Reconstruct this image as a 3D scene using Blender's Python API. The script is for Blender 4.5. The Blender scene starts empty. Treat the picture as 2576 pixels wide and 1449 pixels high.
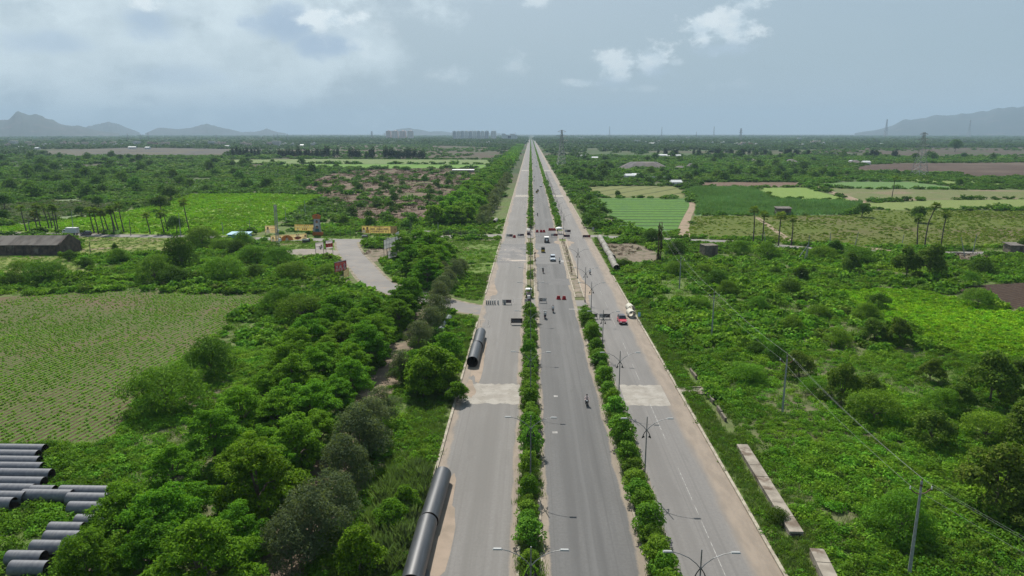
import bpy, bmesh, math, random
import numpy as np
from mathutils import Vector, Matrix
R = math.radians
PI = math.pi
rng = np.random.default_rng(7)
random.seed(7)
S = bpy.context.scene
COL = S.collection
# ---------------------------------------------------------------- camera frame (a drone 40 m above the road)
F, CX, CY, H = 1773.0, 1288.0, 724.5, 40.0
PITCH, YAW = math.atan2(390.5, F), R(1.483)
fwd = Vector((-math.sin(YAW) * math.cos(PITCH), math.cos(YAW) * math.cos(PITCH), -math.sin(PITCH)))
rgt = Vector((math.cos(YAW), math.sin(YAW), 0))
upv = rgt.cross(fwd)
CAM = Vector((0, 0, H))
def P(x, y, z=0.0):
    """ground point (plane z) seen at survey coordinate x, y of the photograph"""
    d = fwd * F + rgt * (x - CX) + upv * (CY - y)
    t = (z - H) / d.z
    q = CAM + d * t
    return Vector((q.x, q.y, z))
def dirv(x, y):
    return (fwd * F + rgt * (x - CX) + upv * (CY - y)).normalized()
def proj(p):
    v = Vector(p) - CAM
    w = v.dot(fwd)
    return CX + F * v.dot(rgt) / w, CY - F * v.dot(upv) / w
def ztop(base, ytop):
    """height over base at which a vertical line reaches picture row ytop"""
    lo, hi = 0.0, 400.0
    for _ in range(40):
        m = (lo + hi) / 2
        if proj((base[0], base[1], m))[1] > ytop: lo = m
        else: hi = m
    return lo
def ppm(base):
    """survey pixels per metre at a ground point"""
    return F / ((Vector((base[0], base[1], 0)) - CAM).dot(fwd))
cam_d = bpy.data.cameras.new('camera'); cam = bpy.data.objects.new('camera', cam_d); COL.objects.link(cam)
cam.location = CAM
cam.rotation_euler = (PI / 2 - PITCH, 0, YAW)
cam_d.sensor_width = 36; cam_d.lens = F / 2576 * 36
cam_d.clip_start = 0.5; cam_d.clip_end = 80000
S.camera = cam
# ---------------------------------------------------------------- materials
def nt(m):
    m.use_nodes = True
    t = m.node_tree; t.nodes.clear(); return t
class NB:
    def __init__(s, t): s.t = t
    def n(s, typ, ins=None, **kw):
        o = s.t.nodes.new(typ)
        for k, v in kw.items(): setattr(o, k, v)
        for k, v in (ins or {}).items():
            if isinstance(v, bpy.types.NodeSocket): s.t.links.new(v, o.inputs[k])
            else: o.inputs[k].default_value = v
        return o
    def math(s, op, a, b=0.0, c=0.0, clamp=False):
        o = s.n('ShaderNodeMath', {0: a, 1: b, 2: c}, operation=op); o.use_clamp = clamp; return o.outputs[0]
    def vmath(s, op, a, b=(0, 0, 0)):
        return s.n('ShaderNodeVectorMath', {0: a, 1: b}, operation=op).outputs[0]
    def noise(s, vec, scale, detail=4, rough=.55, out=0):
        return s.n('ShaderNodeTexNoise', {'Vector': vec, 'Scale': scale, 'Detail': detail, 'Roughness': rough}).outputs[out]
    def mr(s, v, a, b, c=0.0, d=1.0, smooth=True):
        o = s.n('ShaderNodeMapRange', {0: v, 1: a, 2: b, 3: c, 4: d}); o.clamp = True
        if smooth: o.interpolation_type = 'SMOOTHSTEP'
        return o.outputs[0]
    def mix(s, f, a, b, bt='MIX'):
        o = s.n('ShaderNodeMix', data_type='RGBA', blend_type=bt)
        for i, v in ((0, f), (6, a), (7, b)):
            if isinstance(v, bpy.types.NodeSocket): s.t.links.new(v, o.inputs[i])
            else: o.inputs[i].default_value = v if i == 0 else (tuple(v) + (1,) if len(v) == 3 else v)
        return o.outputs[2]
    def ramp(s, f, stops):
        o = s.n('ShaderNodeValToRGB', {0: f}); e = o.color_ramp.elements
        while len(e) < len(stops): e.new(.5)
        for i, (p, c) in enumerate(stops): e[i].position = p; e[i].color = tuple(c) + (1,)
        return o.outputs[0]
    def out(s, sh): s.n('ShaderNodeOutputMaterial', {0: sh})
def M(name, base, rough=.8, c2=None, scale=1.0, lo=.35, hi=.65, detail=5, stretch=(1, 1, 1), bump=0, metallic=0, spec=.3, c3=None, scale3=.2, lo3=.4, hi3=.6, coat=0):
    m = bpy.data.materials.new(name); b = NB(nt(m))
    co = b.n('ShaderNodeTexCoord').outputs['Object']
    if stretch != (1, 1, 1): co = b.n('ShaderNodeMapping', {0: co, 3: stretch}).outputs[0]
    col = tuple(base) + (1,)
    nz = None
    if c2 is not None:
        nz = b.noise(co, scale, detail); col = b.mix(b.mr(nz, lo, hi), base, c2)
    if c3 is not None:
        col = b.mix(b.mr(b.noise(co, scale3, 5), lo3, hi3), col, c3)
    p = b.n('ShaderNodeBsdfPrincipled', {'Base Color': col, 'Roughness': rough, 'Metallic': metallic, 'Specular IOR Level': spec})
    if coat: p.inputs['Coat Weight'].default_value = coat
    if bump:
        p_n = b.n('ShaderNodeBump', {'Height': nz if nz is not None else b.noise(co, scale, 5), 'Strength': bump, 'Distance': .1}).outputs[0]
        b.t.links.new(p_n, p.inputs['Normal'])
    b.out(p.outputs[0]); return m
def leafmat(name, dark, light, trans=.35, tcol=None, big=.03, var=.5, spec=.15, patch=None):
    """foliage: every leaf its own tone, every plant its own shift, sunlight passing through"""
    m = bpy.data.materials.new(name); b = NB(nt(m))
    g = b.n('ShaderNodeNewGeometry')
    ri = g.outputs['Random Per Island']
    oi = b.n('ShaderNodeObjectInfo').outputs['Random']
    col = b.mix(ri, dark, light)
    v = b.mr(oi, 0, 1, 1 - var * .5, 1 + var * .5, False)
    big_n = b.mr(b.noise(g.outputs['Position'], big, 3), .3, .7, .75, 1.25)
    v = b.math('MULTIPLY', v, big_n)
    hue = b.mr(b.math('FRACT', b.math('MULTIPLY', oi, 7.31)), 0, 1, .482, .518, False)
    hs = b.n('ShaderNodeHueSaturation', {'Hue': hue, 'Saturation': 1.0, 'Value': v, 'Color': col})
    col = hs.outputs[0]
    if patch: col = b.mix(b.mr(b.noise(g.outputs['Position'], patch[1], 3), patch[2], patch[3]), col, patch[0])
    p = b.n('ShaderNodeBsdfPrincipled', {'Base Color': col, 'Roughness': .7, 'Specular IOR Level': spec * .35})
    tc = b.mix(.5, col, tcol or (.17, .36, .015))
    tr = b.n('ShaderNodeBsdfTranslucent', {0: tc})
    b.out(b.n('ShaderNodeMixShader', {0: trans, 1: p.outputs[0], 2: tr.outputs[0]}).outputs[0])
    return m
G = {}
# ---------------------------------------------------------------- object helpers
def tag(o, label=None, cat=None, group=None, kind=None):
    if label: o['label'] = label
    if cat: o['category'] = cat
    if group: o['group'] = group
    if kind: o['kind'] = kind
    return o
def thing(name, label, cat, loc=(0, 0, 0), rz=0.0, group=None, sc=1.0):
    o = bpy.data.objects.new(name, None); COL.objects.link(o)
    o.empty_display_size = .2
    o.location = loc; o.rotation_euler = (0, 0, rz); o.scale = (sc, sc, sc) if not hasattr(sc, '__len__') else sc
    return tag(o, label, cat, group)
def link(name, me, parent=None, loc=None, rz=None, sc=None):
    o = bpy.data.objects.new(name, me); COL.objects.link(o)
    if parent is not None: o.parent = parent
    if loc is not None: o.location = loc
    if rz is not None: o.rotation_euler = (0, 0, rz)
    if sc is not None: o.scale = (sc, sc, sc) if not hasattr(sc, '__len__') else sc
    return o
def children(o): return [c for c in bpy.data.objects if c.parent == o]
def proto_copy(root, kids):
    """copy a thing, its parts and sub-parts; kids: nested [(obj, [(sub, [])])]"""
    r = root.copy(); COL.objects.link(r)
    for k, sub in kids:
        c = k.copy(); COL.objects.link(c); c.parent = r
        for s2 in sub:
            d = s2.copy(); COL.objects.link(d); d.parent = c
    return r
def kids_of(root):
    by = {}
    for o in bpy.data.objects:
        if o.parent is not None: by.setdefault(o.parent.name, []).append(o)
    return [(k, by.get(k.name, [])) for k in by.get(root.name, [])]
class MB:
    """collects geometry for ONE mesh"""
    def __init__(s): s.v, s.f, s.m = [], [], []
    def add(s, vs, fs, mi=0):
        o = len(s.v); s.v += [tuple(v) for v in vs]
        s.f += [tuple(i + o for i in f) for f in fs]; s.m += [mi] * len(fs); return s
    def box(s, c, d, rz=0.0, mi=0, top=(1, 1)):
        x, y, z = d[0] / 2, d[1] / 2, d[2] / 2
        ca, sa = math.cos(rz), math.sin(rz); vs = []
        for sz in (-1, 1):
            tx, ty = (top if sz > 0 else (1, 1))
            for sx, sy in ((-1, -1), (1, -1), (1, 1), (-1, 1)):
                px, py = sx * x * tx, sy * y * ty
                vs.append((c[0] + px * ca - py * sa, c[1] + px * sa + py * ca, c[2] + sz * z))
        return s.add(vs, [(0, 3, 2, 1), (4, 5, 6, 7), (0, 1, 5, 4), (1, 2, 6, 5), (2, 3, 7, 6), (3, 0, 4, 7)], mi)
    def cyl(s, p0, p1, r0, r1=None, n=8, caps=True, mi=0):
        r1 = r0 if r1 is None else r1
        p0, p1 = Vector(p0), Vector(p1); a = (p1 - p0).normalized()
        u = a.orthogonal().normalized(); w = a.cross(u)
        vs = []
        for p, r in ((p0, r0), (p1, r1)):
            for i in range(n):
                t = 2 * PI * i / n; vs.append(p + u * (r * math.cos(t)) + w * (r * math.sin(t)))
        fs = [(i, (i + 1) % n, n + (i + 1) % n, n + i) for i in range(n)]
        if caps: fs += [tuple(range(n - 1, -1, -1)), tuple(range(n, 2 * n))]
        return s.add(vs, fs, mi)
    def tube(s, pts, rs, n=6, mi=0):
        pts = [Vector(p) for p in pts]
        if not hasattr(rs, '__len__'): rs = [rs] * len(pts)
        vs = []; u = None
        for i, p in enumerate(pts):
            a = (pts[min(i + 1, len(pts) - 1)] - pts[max(i - 1, 0)]).normalized()
            if u is None: u = a.orthogonal().normalized()
            else: u = (u - a * u.dot(a)).normalized()
            w = a.cross(u)
            for k in range(n):
                t = 2 * PI * k / n; vs.append(p + u * (rs[i] * math.cos(t)) + w * (rs[i] * math.sin(t)))
        fs = []
        for i in range(len(pts) - 1):
            for k in range(n):
                a, b2 = i * n + k, i * n + (k + 1) % n; fs.append((a, b2, b2 + n, a + n))
        fs += [tuple(range(n - 1, -1, -1)), tuple(range((len(pts) - 1) * n, len(pts) * n))]
        return s.add(vs, fs, mi)
    def loft(s, secs, mi=0, caps=True):
        n = len(secs[0]); vs = [p for sec in secs for p in sec]; fs = []
        for i in range(len(secs) - 1):
            for k in range(n):
                a, b2 = i * n + k, i * n + (k + 1) % n; fs.append((a, b2, b2 + n, a + n))
        if caps: fs += [tuple(range(n - 1, -1, -1)), tuple(range((len(secs) - 1) * n, len(secs) * n))]
        return s.add(vs, fs, mi)
    def ball(s, c, r, nu=8, nv=6, mi=0, sq=(1, 1, 1)):
        vs = [(c[0], c[1], c[2] - r * sq[2])]
        for j in range(1, nv):
            ph = -PI / 2 + PI * j / nv
            for i in range(nu):
                t = 2 * PI * i / nu
                vs.append((c[0] + r * sq[0] * math.cos(ph) * math.cos(t), c[1] + r * sq[1] * math.cos(ph) * math.sin(t), c[2] + r * sq[2] * math.sin(ph)))
        vs.append((c[0], c[1], c[2] + r * sq[2])); fs = []
        for i in range(nu): fs.append((0, 1 + (i + 1) % nu, 1 + i))
        for j in range(nv - 2):
            for i in range(nu):
                a, b2 = 1 + j * nu + i, 1 + j * nu + (i + 1) % nu; fs.append((a, b2, b2 + nu, a + nu))
        e = len(vs) - 1; o = 1 + (nv - 2) * nu
        for i in range(nu): fs.append((o + i, o + (i + 1) % nu, e))
        return s.add(vs, fs, mi)
    def me(s, name, mats, smooth=False):
        me = bpy.data.meshes.new(name); me.from_pydata(s.v, [], s.f)
        for m in (mats if isinstance(mats, (list, tuple)) else [mats]): me.materials.append(m)
        if any(s.m): me.polygons.foreach_set('material_index', s.m)
        if smooth: me.polygons.foreach_set('use_smooth', [True] * len(s.f))
        me.update(); return me
    def to(s, name, mats, parent=None, smooth=False, **kw): return link(name, s.me(name, mats, smooth), parent, **kw)
def npmesh(name, v, f, mats, mi=None):
    """quad mesh from arrays"""
    me = bpy.data.meshes.new(name)
    me.vertices.add(len(v)); me.vertices.foreach_set('co', np.asarray(v, dtype=np.float32).ravel())
    f = np.asarray(f, dtype=np.int32); n, k = f.shape
    me.loops.add(n * k); me.loops.foreach_set('vertex_index', f.ravel())
    me.polygons.add(n); me.polygons.foreach_set('loop_start', np.arange(0, n * k, k, dtype=np.int32))
    if mi is not None: me.polygons.foreach_set('material_index', np.asarray(mi, dtype=np.int32))
    for m in (mats if isinstance(mats, (list, tuple)) else [mats]): me.materials.append(m)
    me.update(calc_edges=True); me.validate(); return me
def struct(name, me, **kw): return tag(link(name, me, **kw), kind='structure')
# ---------------------------------------------------------------- foliage
def unit(a): return a / np.maximum(np.linalg.norm(a, axis=1, keepdims=True), 1e-9)
def leaves(c, nrm, size, asp=.55, r=rng):
    """one pointed blade per centre"""
    n = len(c); t = unit(np.cross(nrm, r.normal(size=(n, 3)))); b = np.cross(nrm, t)
    sz = np.asarray(size).reshape(-1, 1) * np.ones((n, 1))
    v = np.stack([c - t * sz, c - b * sz * asp + nrm * sz * .12, c + t * sz - nrm * sz * .2, c + b * sz * asp + nrm * sz * .12], 1).reshape(-1, 3)
    f = np.arange(4 * n).reshape(n, 4); return v, f
def shell(lobes, n, size, up=.25, spread=.7, r=rng, lower=-.35, asp=.55, sj=.35, rag=0.0):
    """leaves spread over the outside of a set of lobes (cx,cy,cz,rx,ry,rz)"""
    L = np.asarray(lobes, dtype=float); w = L[:, 3] * L[:, 4]; w = w / w.sum()
    k = r.choice(len(L), size=n, p=w); d = unit(r.normal(size=(n, 3)))
    d[:, 2] = np.where(d[:, 2] < lower, -d[:, 2] * .6, d[:, 2]); d = unit(d)
    c = L[k, :3] + L[k, 3:] * d * (.62 + .42 * r.random((n, 1)) ** .7 + rag * np.abs(r.normal(size=(n, 1))))
    nr = unit(d * .55 + r.normal(size=(n, 3)) * spread * .6 + np.array([0, 0, up]))
    return leaves(c, nr, size * (1 + sj * (r.random(n) * 2 - 1)), asp, r)
def trunk_mesh(name, h, r0, tips, mat, bend=.3, base=.0):
    m = MB(); b = Vector((random.uniform(-bend, bend), random.uniform(-bend, bend), h))
    m.tube([(0, 0, -.15), (b.x * .3, b.y * .3, h * .5), b], [r0, r0 * .8, r0 * .6], 6)
    for t in tips:
        t = Vector(t); mid = b.lerp(t, .5) + Vector((0, 0, .15 * (t - b).length))
        m.tube([b - Vector((0, 0, h * .1)), mid, t], [r0 * .5, r0 * .32, r0 * .12], 5)
    return m.me(name, mat)
def umbrella_lobes(rad, z0, z1, n, lr, flat=.55, r=rng):
    out = []
    for i in range(n):
        a = i * 2.399 + r.random() * .6; q = math.sqrt((i + .5) / n); rr = rad * q * (.85 + .25 * r.random())
        z = z1 - (z1 - z0) * (q ** 1.7) * (.7 + .4 * r.random())
        l = lr * (.6 + .8 * r.random()); z += r.normal() * .12 * (z1 - z0); out.append((rr * math.cos(a), rr * math.sin(a), z, l, l, l * flat))
    return out
def scatter(name, pts, rot, scl, idx, protos, label_kind='stuff', mats=None):
    """ONE stuff object: plants of a few kinds standing on many points"""
    coll = bpy.data.collections.new(name + '_kinds')
    for i, me in enumerate(protos): coll.objects.link(bpy.data.objects.new('%s_kind_%02d' % (name, i), me))
    me = bpy.data.meshes.new(name); n = len(pts)
    me.vertices.add(n); me.vertices.foreach_set('co', np.asarray(pts, dtype=np.float32).ravel())
    for nm, ty, arr, key in (('rot', 'FLOAT_VECTOR', rot, 'vector'), ('scl', 'FLOAT_VECTOR', scl, 'vector'), ('idx', 'INT', idx, 'value')):
        a = me.attributes.new(nm, ty, 'POINT'); a.data.foreach_set(key, np.asarray(arr, dtype=np.int32 if ty == 'INT' else np.float32).ravel())
    o = link(name, me); tag(o, kind=label_kind)
    t = bpy.data.node_groups.new(name + '_nodes', 'GeometryNodeTree')
    t.interface.new_socket('Geometry', in_out='INPUT', socket_type='NodeSocketGeometry')
    t.interface.new_socket('Geometry', in_out='OUTPUT', socket_type='NodeSocketGeometry')
    gi, go = t.nodes.new('NodeGroupInput'), t.nodes.new('NodeGroupOutput')
    ci = t.nodes.new('GeometryNodeCollectionInfo'); ci.inputs[0].default_value = coll
    ci.inputs['Separate Children'].default_value = True; ci.inputs['Reset Children'].default_value = True
    ip = t.nodes.new('GeometryNodeInstanceOnPoints'); ip.inputs['Pick Instance'].default_value = True
    def na(nm, ty):
        q = t.nodes.new('GeometryNodeInputNamedAttribute'); q.data_type = ty; q.inputs['Name'].default_value = nm; return q.outputs['Attribute']
    e2r = t.nodes.new('FunctionNodeEulerToRotation'); t.links.new(na('rot', 'FLOAT_VECTOR'), e2r.inputs[0])
    for a, b in ((gi.outputs[0], ip.inputs['Points']), (ci.outputs[0], ip.inputs['Instance']), (na('idx', 'INT'), ip.inputs['Instance Index']),
                 (e2r.outputs[0], ip.inputs['Rotation']), (na('scl', 'FLOAT_VECTOR'), ip.inputs['Scale']), (ip.outputs[0], go.inputs[0])): t.links.new(a, b)
    md = o.modifiers.new('plants', 'NODES'); md.node_group = t
    return o
def inpoly(pts, poly):
    x, y = pts[:, 0], pts[:, 1]; c = np.zeros(len(pts), bool); n = len(poly); j = n - 1
    for i in range(n):
        xi, yi, xj, yj = poly[i][0], poly[i][1], poly[j][0], poly[j][1]
        if yi != yj: c ^= ((yi > y) != (yj > y)) & (x < (xj - xi) * (y - yi) / (yj - yi) + xi)
        j = i
    return c
def gp(polyD): return [tuple(P(*q)[:2]) for q in polyD]
EXCL = []                      # ground polygons kept free of wild growth
def sample(poly, spacing, jit=.45, excl=True, r=rng, prob=None):
    a = np.asarray(poly); lo, hi = a.min(0), a.max(0)
    gx, gy = np.meshgrid(np.arange(lo[0], hi[0], spacing), np.arange(lo[1], hi[1], spacing))
    p = np.stack([gx.ravel(), gy.ravel()], 1); p += r.uniform(-jit, jit, p.shape) * spacing
    p = p[inpoly(p, poly)]
    if excl:
        for e in EXCL:
            if len(p): p = p[~inpoly(p, e)]
    if prob is not None: p = p[r.random(len(p)) < prob(p)]
    return p
def vnoise(p, scale, seed=0):
    """smooth value noise on plan coordinates, 0..1"""
    q = np.asarray(p)[:, :2] / scale + seed * 17.3; i = np.floor(q).astype(int); f = q - i; f = f * f * (3 - 2 * f)
    def h(a, b): return np.modf(np.abs(np.sin(a * 127.1 + b * 311.7 + seed * 7.7) * 43758.5453))[0]
    return (h(i[:, 0], i[:, 1]) * (1 - f[:, 0]) + h(i[:, 0] + 1, i[:, 1]) * f[:, 0]) * (1 - f[:, 1]) + (h(i[:, 0], i[:, 1] + 1) * (1 - f[:, 0]) + h(i[:, 0] + 1, i[:, 1] + 1) * f[:, 0]) * f[:, 1]
ONES = 'zeroth first second third fourth fifth sixth seventh eighth ninth tenth eleventh twelfth thirteenth fourteenth fifteenth sixteenth seventeenth eighteenth nineteenth'.split()
TENS = {2: ('twentieth', 'twenty'), 3: ('thirtieth', 'thirty'), 4: ('fortieth', 'forty'), 5: ('fiftieth', 'fifty'), 6: ('sixtieth', 'sixty'), 7: ('seventieth', 'seventy'), 8: ('eightieth', 'eighty'), 9: ('ninetieth', 'ninety')}
def nth(n):
    if n < 20: return ONES[n]
    if n >= 100: return 'hundred-and-' + nth(n - 100) if n > 100 else 'hundredth'
    return TENS[n // 10][0] if n % 10 == 0 else TENS[n // 10][1] + '-' + ONES[n % 10]
LAND, PENDING = [], []   # landmarks (words, x, y) and plants waiting for a label that names what they stand by
# ---------------------------------------------------------------- light, sky, air
SUN_EL, SUN_AZ = R(50), R(-16)                       # azimuth from +Y, negative = to the left
w = bpy.data.worlds.new('World'); S.world = w
b = NB(nt(w))
sky = b.n('ShaderNodeTexSky', sky_type='NISHITA'); sky.sun_disc = False
sky.sun_elevation = SUN_EL; sky.sun_rotation = SUN_AZ; sky.altitude = 50; sky.dust_density = 3.0; sky.air_density = 1.0; sky.ozone_density = 1.5
dv = b.n('ShaderNodeTexCoord').outputs['Generated']
sx = b.n('ShaderNodeSeparateXYZ', {0: dv})
az = b.math('ARCTAN2', sx.outputs[0], sx.outputs[1]); el = b.math('ARCSINE', sx.outputs[2])
ae = b.n('ShaderNodeCombineXYZ', {0: az, 1: b.math('MULTIPLY', el, 1.5), 2: 0.0}).outputs[0]
n1 = b.noise(ae, 11.0, 8, .62); n2 = b.noise(ae, 30.0, 7, .62); n3 = b.noise(ae, 4.0, 5, .5)
def ael(x, y):
    d = dirv(x, y); return math.atan2(d.x, d.y), math.asin(d.z)
def blob(x, y, rx, ry, fine, amp, soft, gain):
    a0, e0 = ael(x, y); s = 1 / 1815.0
    u = b.math('DIVIDE', b.math('SUBTRACT', az, a0), rx * s); v = b.math('DIVIDE', b.math('SUBTRACT', el, e0), ry * s)
    r2 = b.math('SQRT', b.math('ADD', b.math('MULTIPLY', u, u), b.math('MULTIPLY', v, v)))
    nz = b.math('MULTIPLY_ADD', n2 if fine else n1, amp, -amp * .5)
    m_ = b.math('ADD', b.math('SUBTRACT', 1.0, r2), nz)
    return b.math('MULTIPLY', b.mr(m_, 0.0, soft), gain)
def many(lst):
    o = None
    for q in lst:
        k = blob(*q); o = k if o is None else b.math('MAXIMUM', o, k)
    return o
veil = many([(120, 110, 560, 200, 0, 2.2, .55, .80), (560, 150, 430, 170, 0, 2.4, .6, .78), (880, 130, 170, 120, 0, 2.2, .7, .60), (330, -60, 760, 190, 0, 2.0, .6, .9), (-200, 60, 420, 280, 0, 1.8, .7, .85)])
dark = many([(715, 62, 95, 66, 0, 2.6, .6, .75), (800, 112, 90, 36, 0, 2.4, .6, .75), (375, 48, 95, 46, 0, 2.6, .8, .65), (125, 105, 115, 34, 0, 2.6, .9, .5), (620, 300, 280, 90, 0, 1.6, 1.0, .35), (430, 190, 160, 36, 0, 1.8, .8, .35)])
white = many([(830, 48, 95, 30, 1, 2.6, .7, .85), (900, 90, 95, 50, 1, 2.6, 1.0, .40), (370, 5, 40, 22, 1, 2.0, .7, .8), (1140, 188, 62, 30, 1, 2.6, .9, .40), (1295, 160, 45, 38, 1, 2.6, .9, .30),
              (1550, 165, 72, 46, 1, 2.8, .7, .70), (1640, 150, 55, 40, 1, 2.8, .6, .72), (1470, 208, 62, 14, 1, 2.4, .8, .45), (1700, 158, 24, 12, 1, 2.2, .8, .45),
              (1765, 70, 55, 48, 1, 2.8, .6, .78), (1835, 66, 85, 58, 1, 2.8, .6, .72), (1885, 8, 48, 42, 1, 2.6, .7, .65), (1350, 6, 52, 18, 1, 2.4, .9, .5), (1600, 225, 90, 12, 1, 2.4, 1.0, .25), (1840, 215, 60, 14, 1, 2.4, 1.0, .2)])
base_sh = many([(1825, 122, 105, 26, 1, 1.8, 1.0, .75), (1655, 182, 70, 24, 1, 1.8, 1.0, .65), (1540, 208, 65, 22, 1, 1.8, 1.0, .55), (860, 80, 70, 22, 1, 1.8, 1.0, .3)])
hz = b.mr(el, 0.0, .28)
# pale humid air: whitens the blue of the sky, most of all low down
c = b.mix(b.math('MULTIPLY_ADD', hz, -.25, .85), sky.outputs[0], (3.8, 5.15, 6.05))
c = b.mix(b.mr(n3, .25, .8, 0, .25), c, (4.7, 5.7, 6.5))
c = b.mix(b.mr(el, .10, -.02, 0, .7), c, (5.0, 5.9, 6.6))
c = b.mix(b.math('MULTIPLY', veil, b.math('MULTIPLY', b.mr(n1, .3, .62, .5, 1.0), b.mr(n2, .3, .6, .82, 1.0))), c, (7.9, 9.1, 9.6))
c = b.mix(dark, c, (3.9, 5.2, 6.9))
c = b.mix(white, c, b.mix(b.mr(n2, .35, .62), (6.4, 7.7, 8.6), (9.2, 10.0, 10.3)))
c = b.mix(base_sh, c, (4.9, 6.1, 7.2))
bg = b.n('ShaderNodeBackground', {0: c, 1: .072})
b.n('ShaderNodeOutputWorld', {0: bg.outputs[0]})
ld = bpy.data.lights.new('sun', 'SUN'); ld.energy = 5.0; ld.angle = R(.53); ld.color = (1.0, .95, .87)
sun = bpy.data.objects.new('sun', ld); COL.objects.link(sun)
sd = Vector((math.sin(SUN_AZ) * math.cos(SUN_EL), math.cos(SUN_AZ) * math.cos(SUN_EL), math.sin(SUN_EL)))
sun.rotation_euler = sd.to_track_quat('Z', 'Y').to_euler(); sun.location = (0, 0, 600)
S.view_settings.view_transform = 'Standard'; S.view_settings.look = 'None'; S.view_settings.exposure = .45; S.view_settings.gamma = 1
S.render.engine = 'CYCLES'
cy = S.cycles
cy.use_denoising = True
try: cy.denoiser = 'OPENIMAGEDENOISE'; cy.denoising_input_passes = 'RGB_ALBEDO_NORMAL'; cy.denoising_prefilter = 'NONE'
except Exception: pass
cy.max_bounces = 5; cy.diffuse_bounces = 2; cy.glossy_bounces = 2; cy.transmission_bounces = 3; cy.transparent_max_bounces = 4; cy.volume_bounces = 0
cy.use_adaptive_sampling = True; cy.adaptive_threshold = .015; cy.caustics_reflective = False; cy.caustics_refractive = False
cy.sample_clamp_indirect = 4
# air
hm = bpy.data.materials.new('haze_air'); hb = NB(nt(hm))
pv = hb.n('ShaderNodeVolumePrincipled'); pv.inputs['Color'].default_value = (.49, .67, .84, 1); pv.inputs['Density'].default_value = 0.9e-4; pv.inputs['Anisotropy'].default_value = .0
hb.n('ShaderNodeOutputMaterial', {1: pv.outputs[0]})
tag(MB().box((0, 9000, 289.5), (40000, 20000, 581)).to('haze', hm), kind='stuff')
# ---------------------------------------------------------------- ground
def ground_mat():
    m = bpy.data.materials.new('open_ground'); b = NB(nt(m))
    pos = b.n('ShaderNodeNewGeometry').outputs['Position']
    a = b.noise(pos, .035, 6, .6); f = b.noise(pos, .6, 6, .65); big = b.noise(pos, .0028, 4, .5); bg2 = b.noise(b.vmath('ADD', pos, (511, 97, 0)), .0016, 4, .55)
    grass = b.mix(b.mr(f, .3, .7), (.060, .095, .022), (.115, .160, .045))
    dry = b.mix(b.mr(f, .3, .7), (.085, .072, .048), (.145, .125, .085))
    col = b.mix(b.mr(a, .42, .72), grass, dry)
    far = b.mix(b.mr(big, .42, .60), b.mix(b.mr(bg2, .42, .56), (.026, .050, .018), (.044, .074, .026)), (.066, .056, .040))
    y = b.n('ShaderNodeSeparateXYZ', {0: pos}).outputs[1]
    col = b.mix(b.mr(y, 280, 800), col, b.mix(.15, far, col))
    p = b.n('ShaderNodeBsdfPrincipled', {'Base Color': col, 'Roughness': .95, 'Specular IOR Level': .1})
    bp = b.n('ShaderNodeBump', {'Height': f, 'Strength': .6, 'Distance': .3}); b.t.links.new(bp.outputs[0], p.inputs['Normal'])
    b.out(p.outputs[0]); return m
struct('ground', MB().add([(-17000, -300, 0), (17000, -300, 0), (17000, 17500, 0), (-17000, 17500, 0)], [(0, 1, 2, 3)]).me('ground', ground_mat()))
def sheet(name, poly, mat, z, kind='structure'):
    """a flat sheet over a ground polygon (plan coordinates)"""
    bm = bmesh.new(); vs = [bm.verts.new((q[0], q[1], z)) for q in poly]
    f = bm.faces.new(vs); f.normal_update()
    if f.normal.z < 0: f.normal_flip()
    bmesh.ops.triangulate(bm, faces=bm.faces[:])
    me = bpy.data.meshes.new(name); bm.to_mesh(me); bm.free(); me.materials.append(mat)
    return tag(link(name, me), kind=kind)
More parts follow.
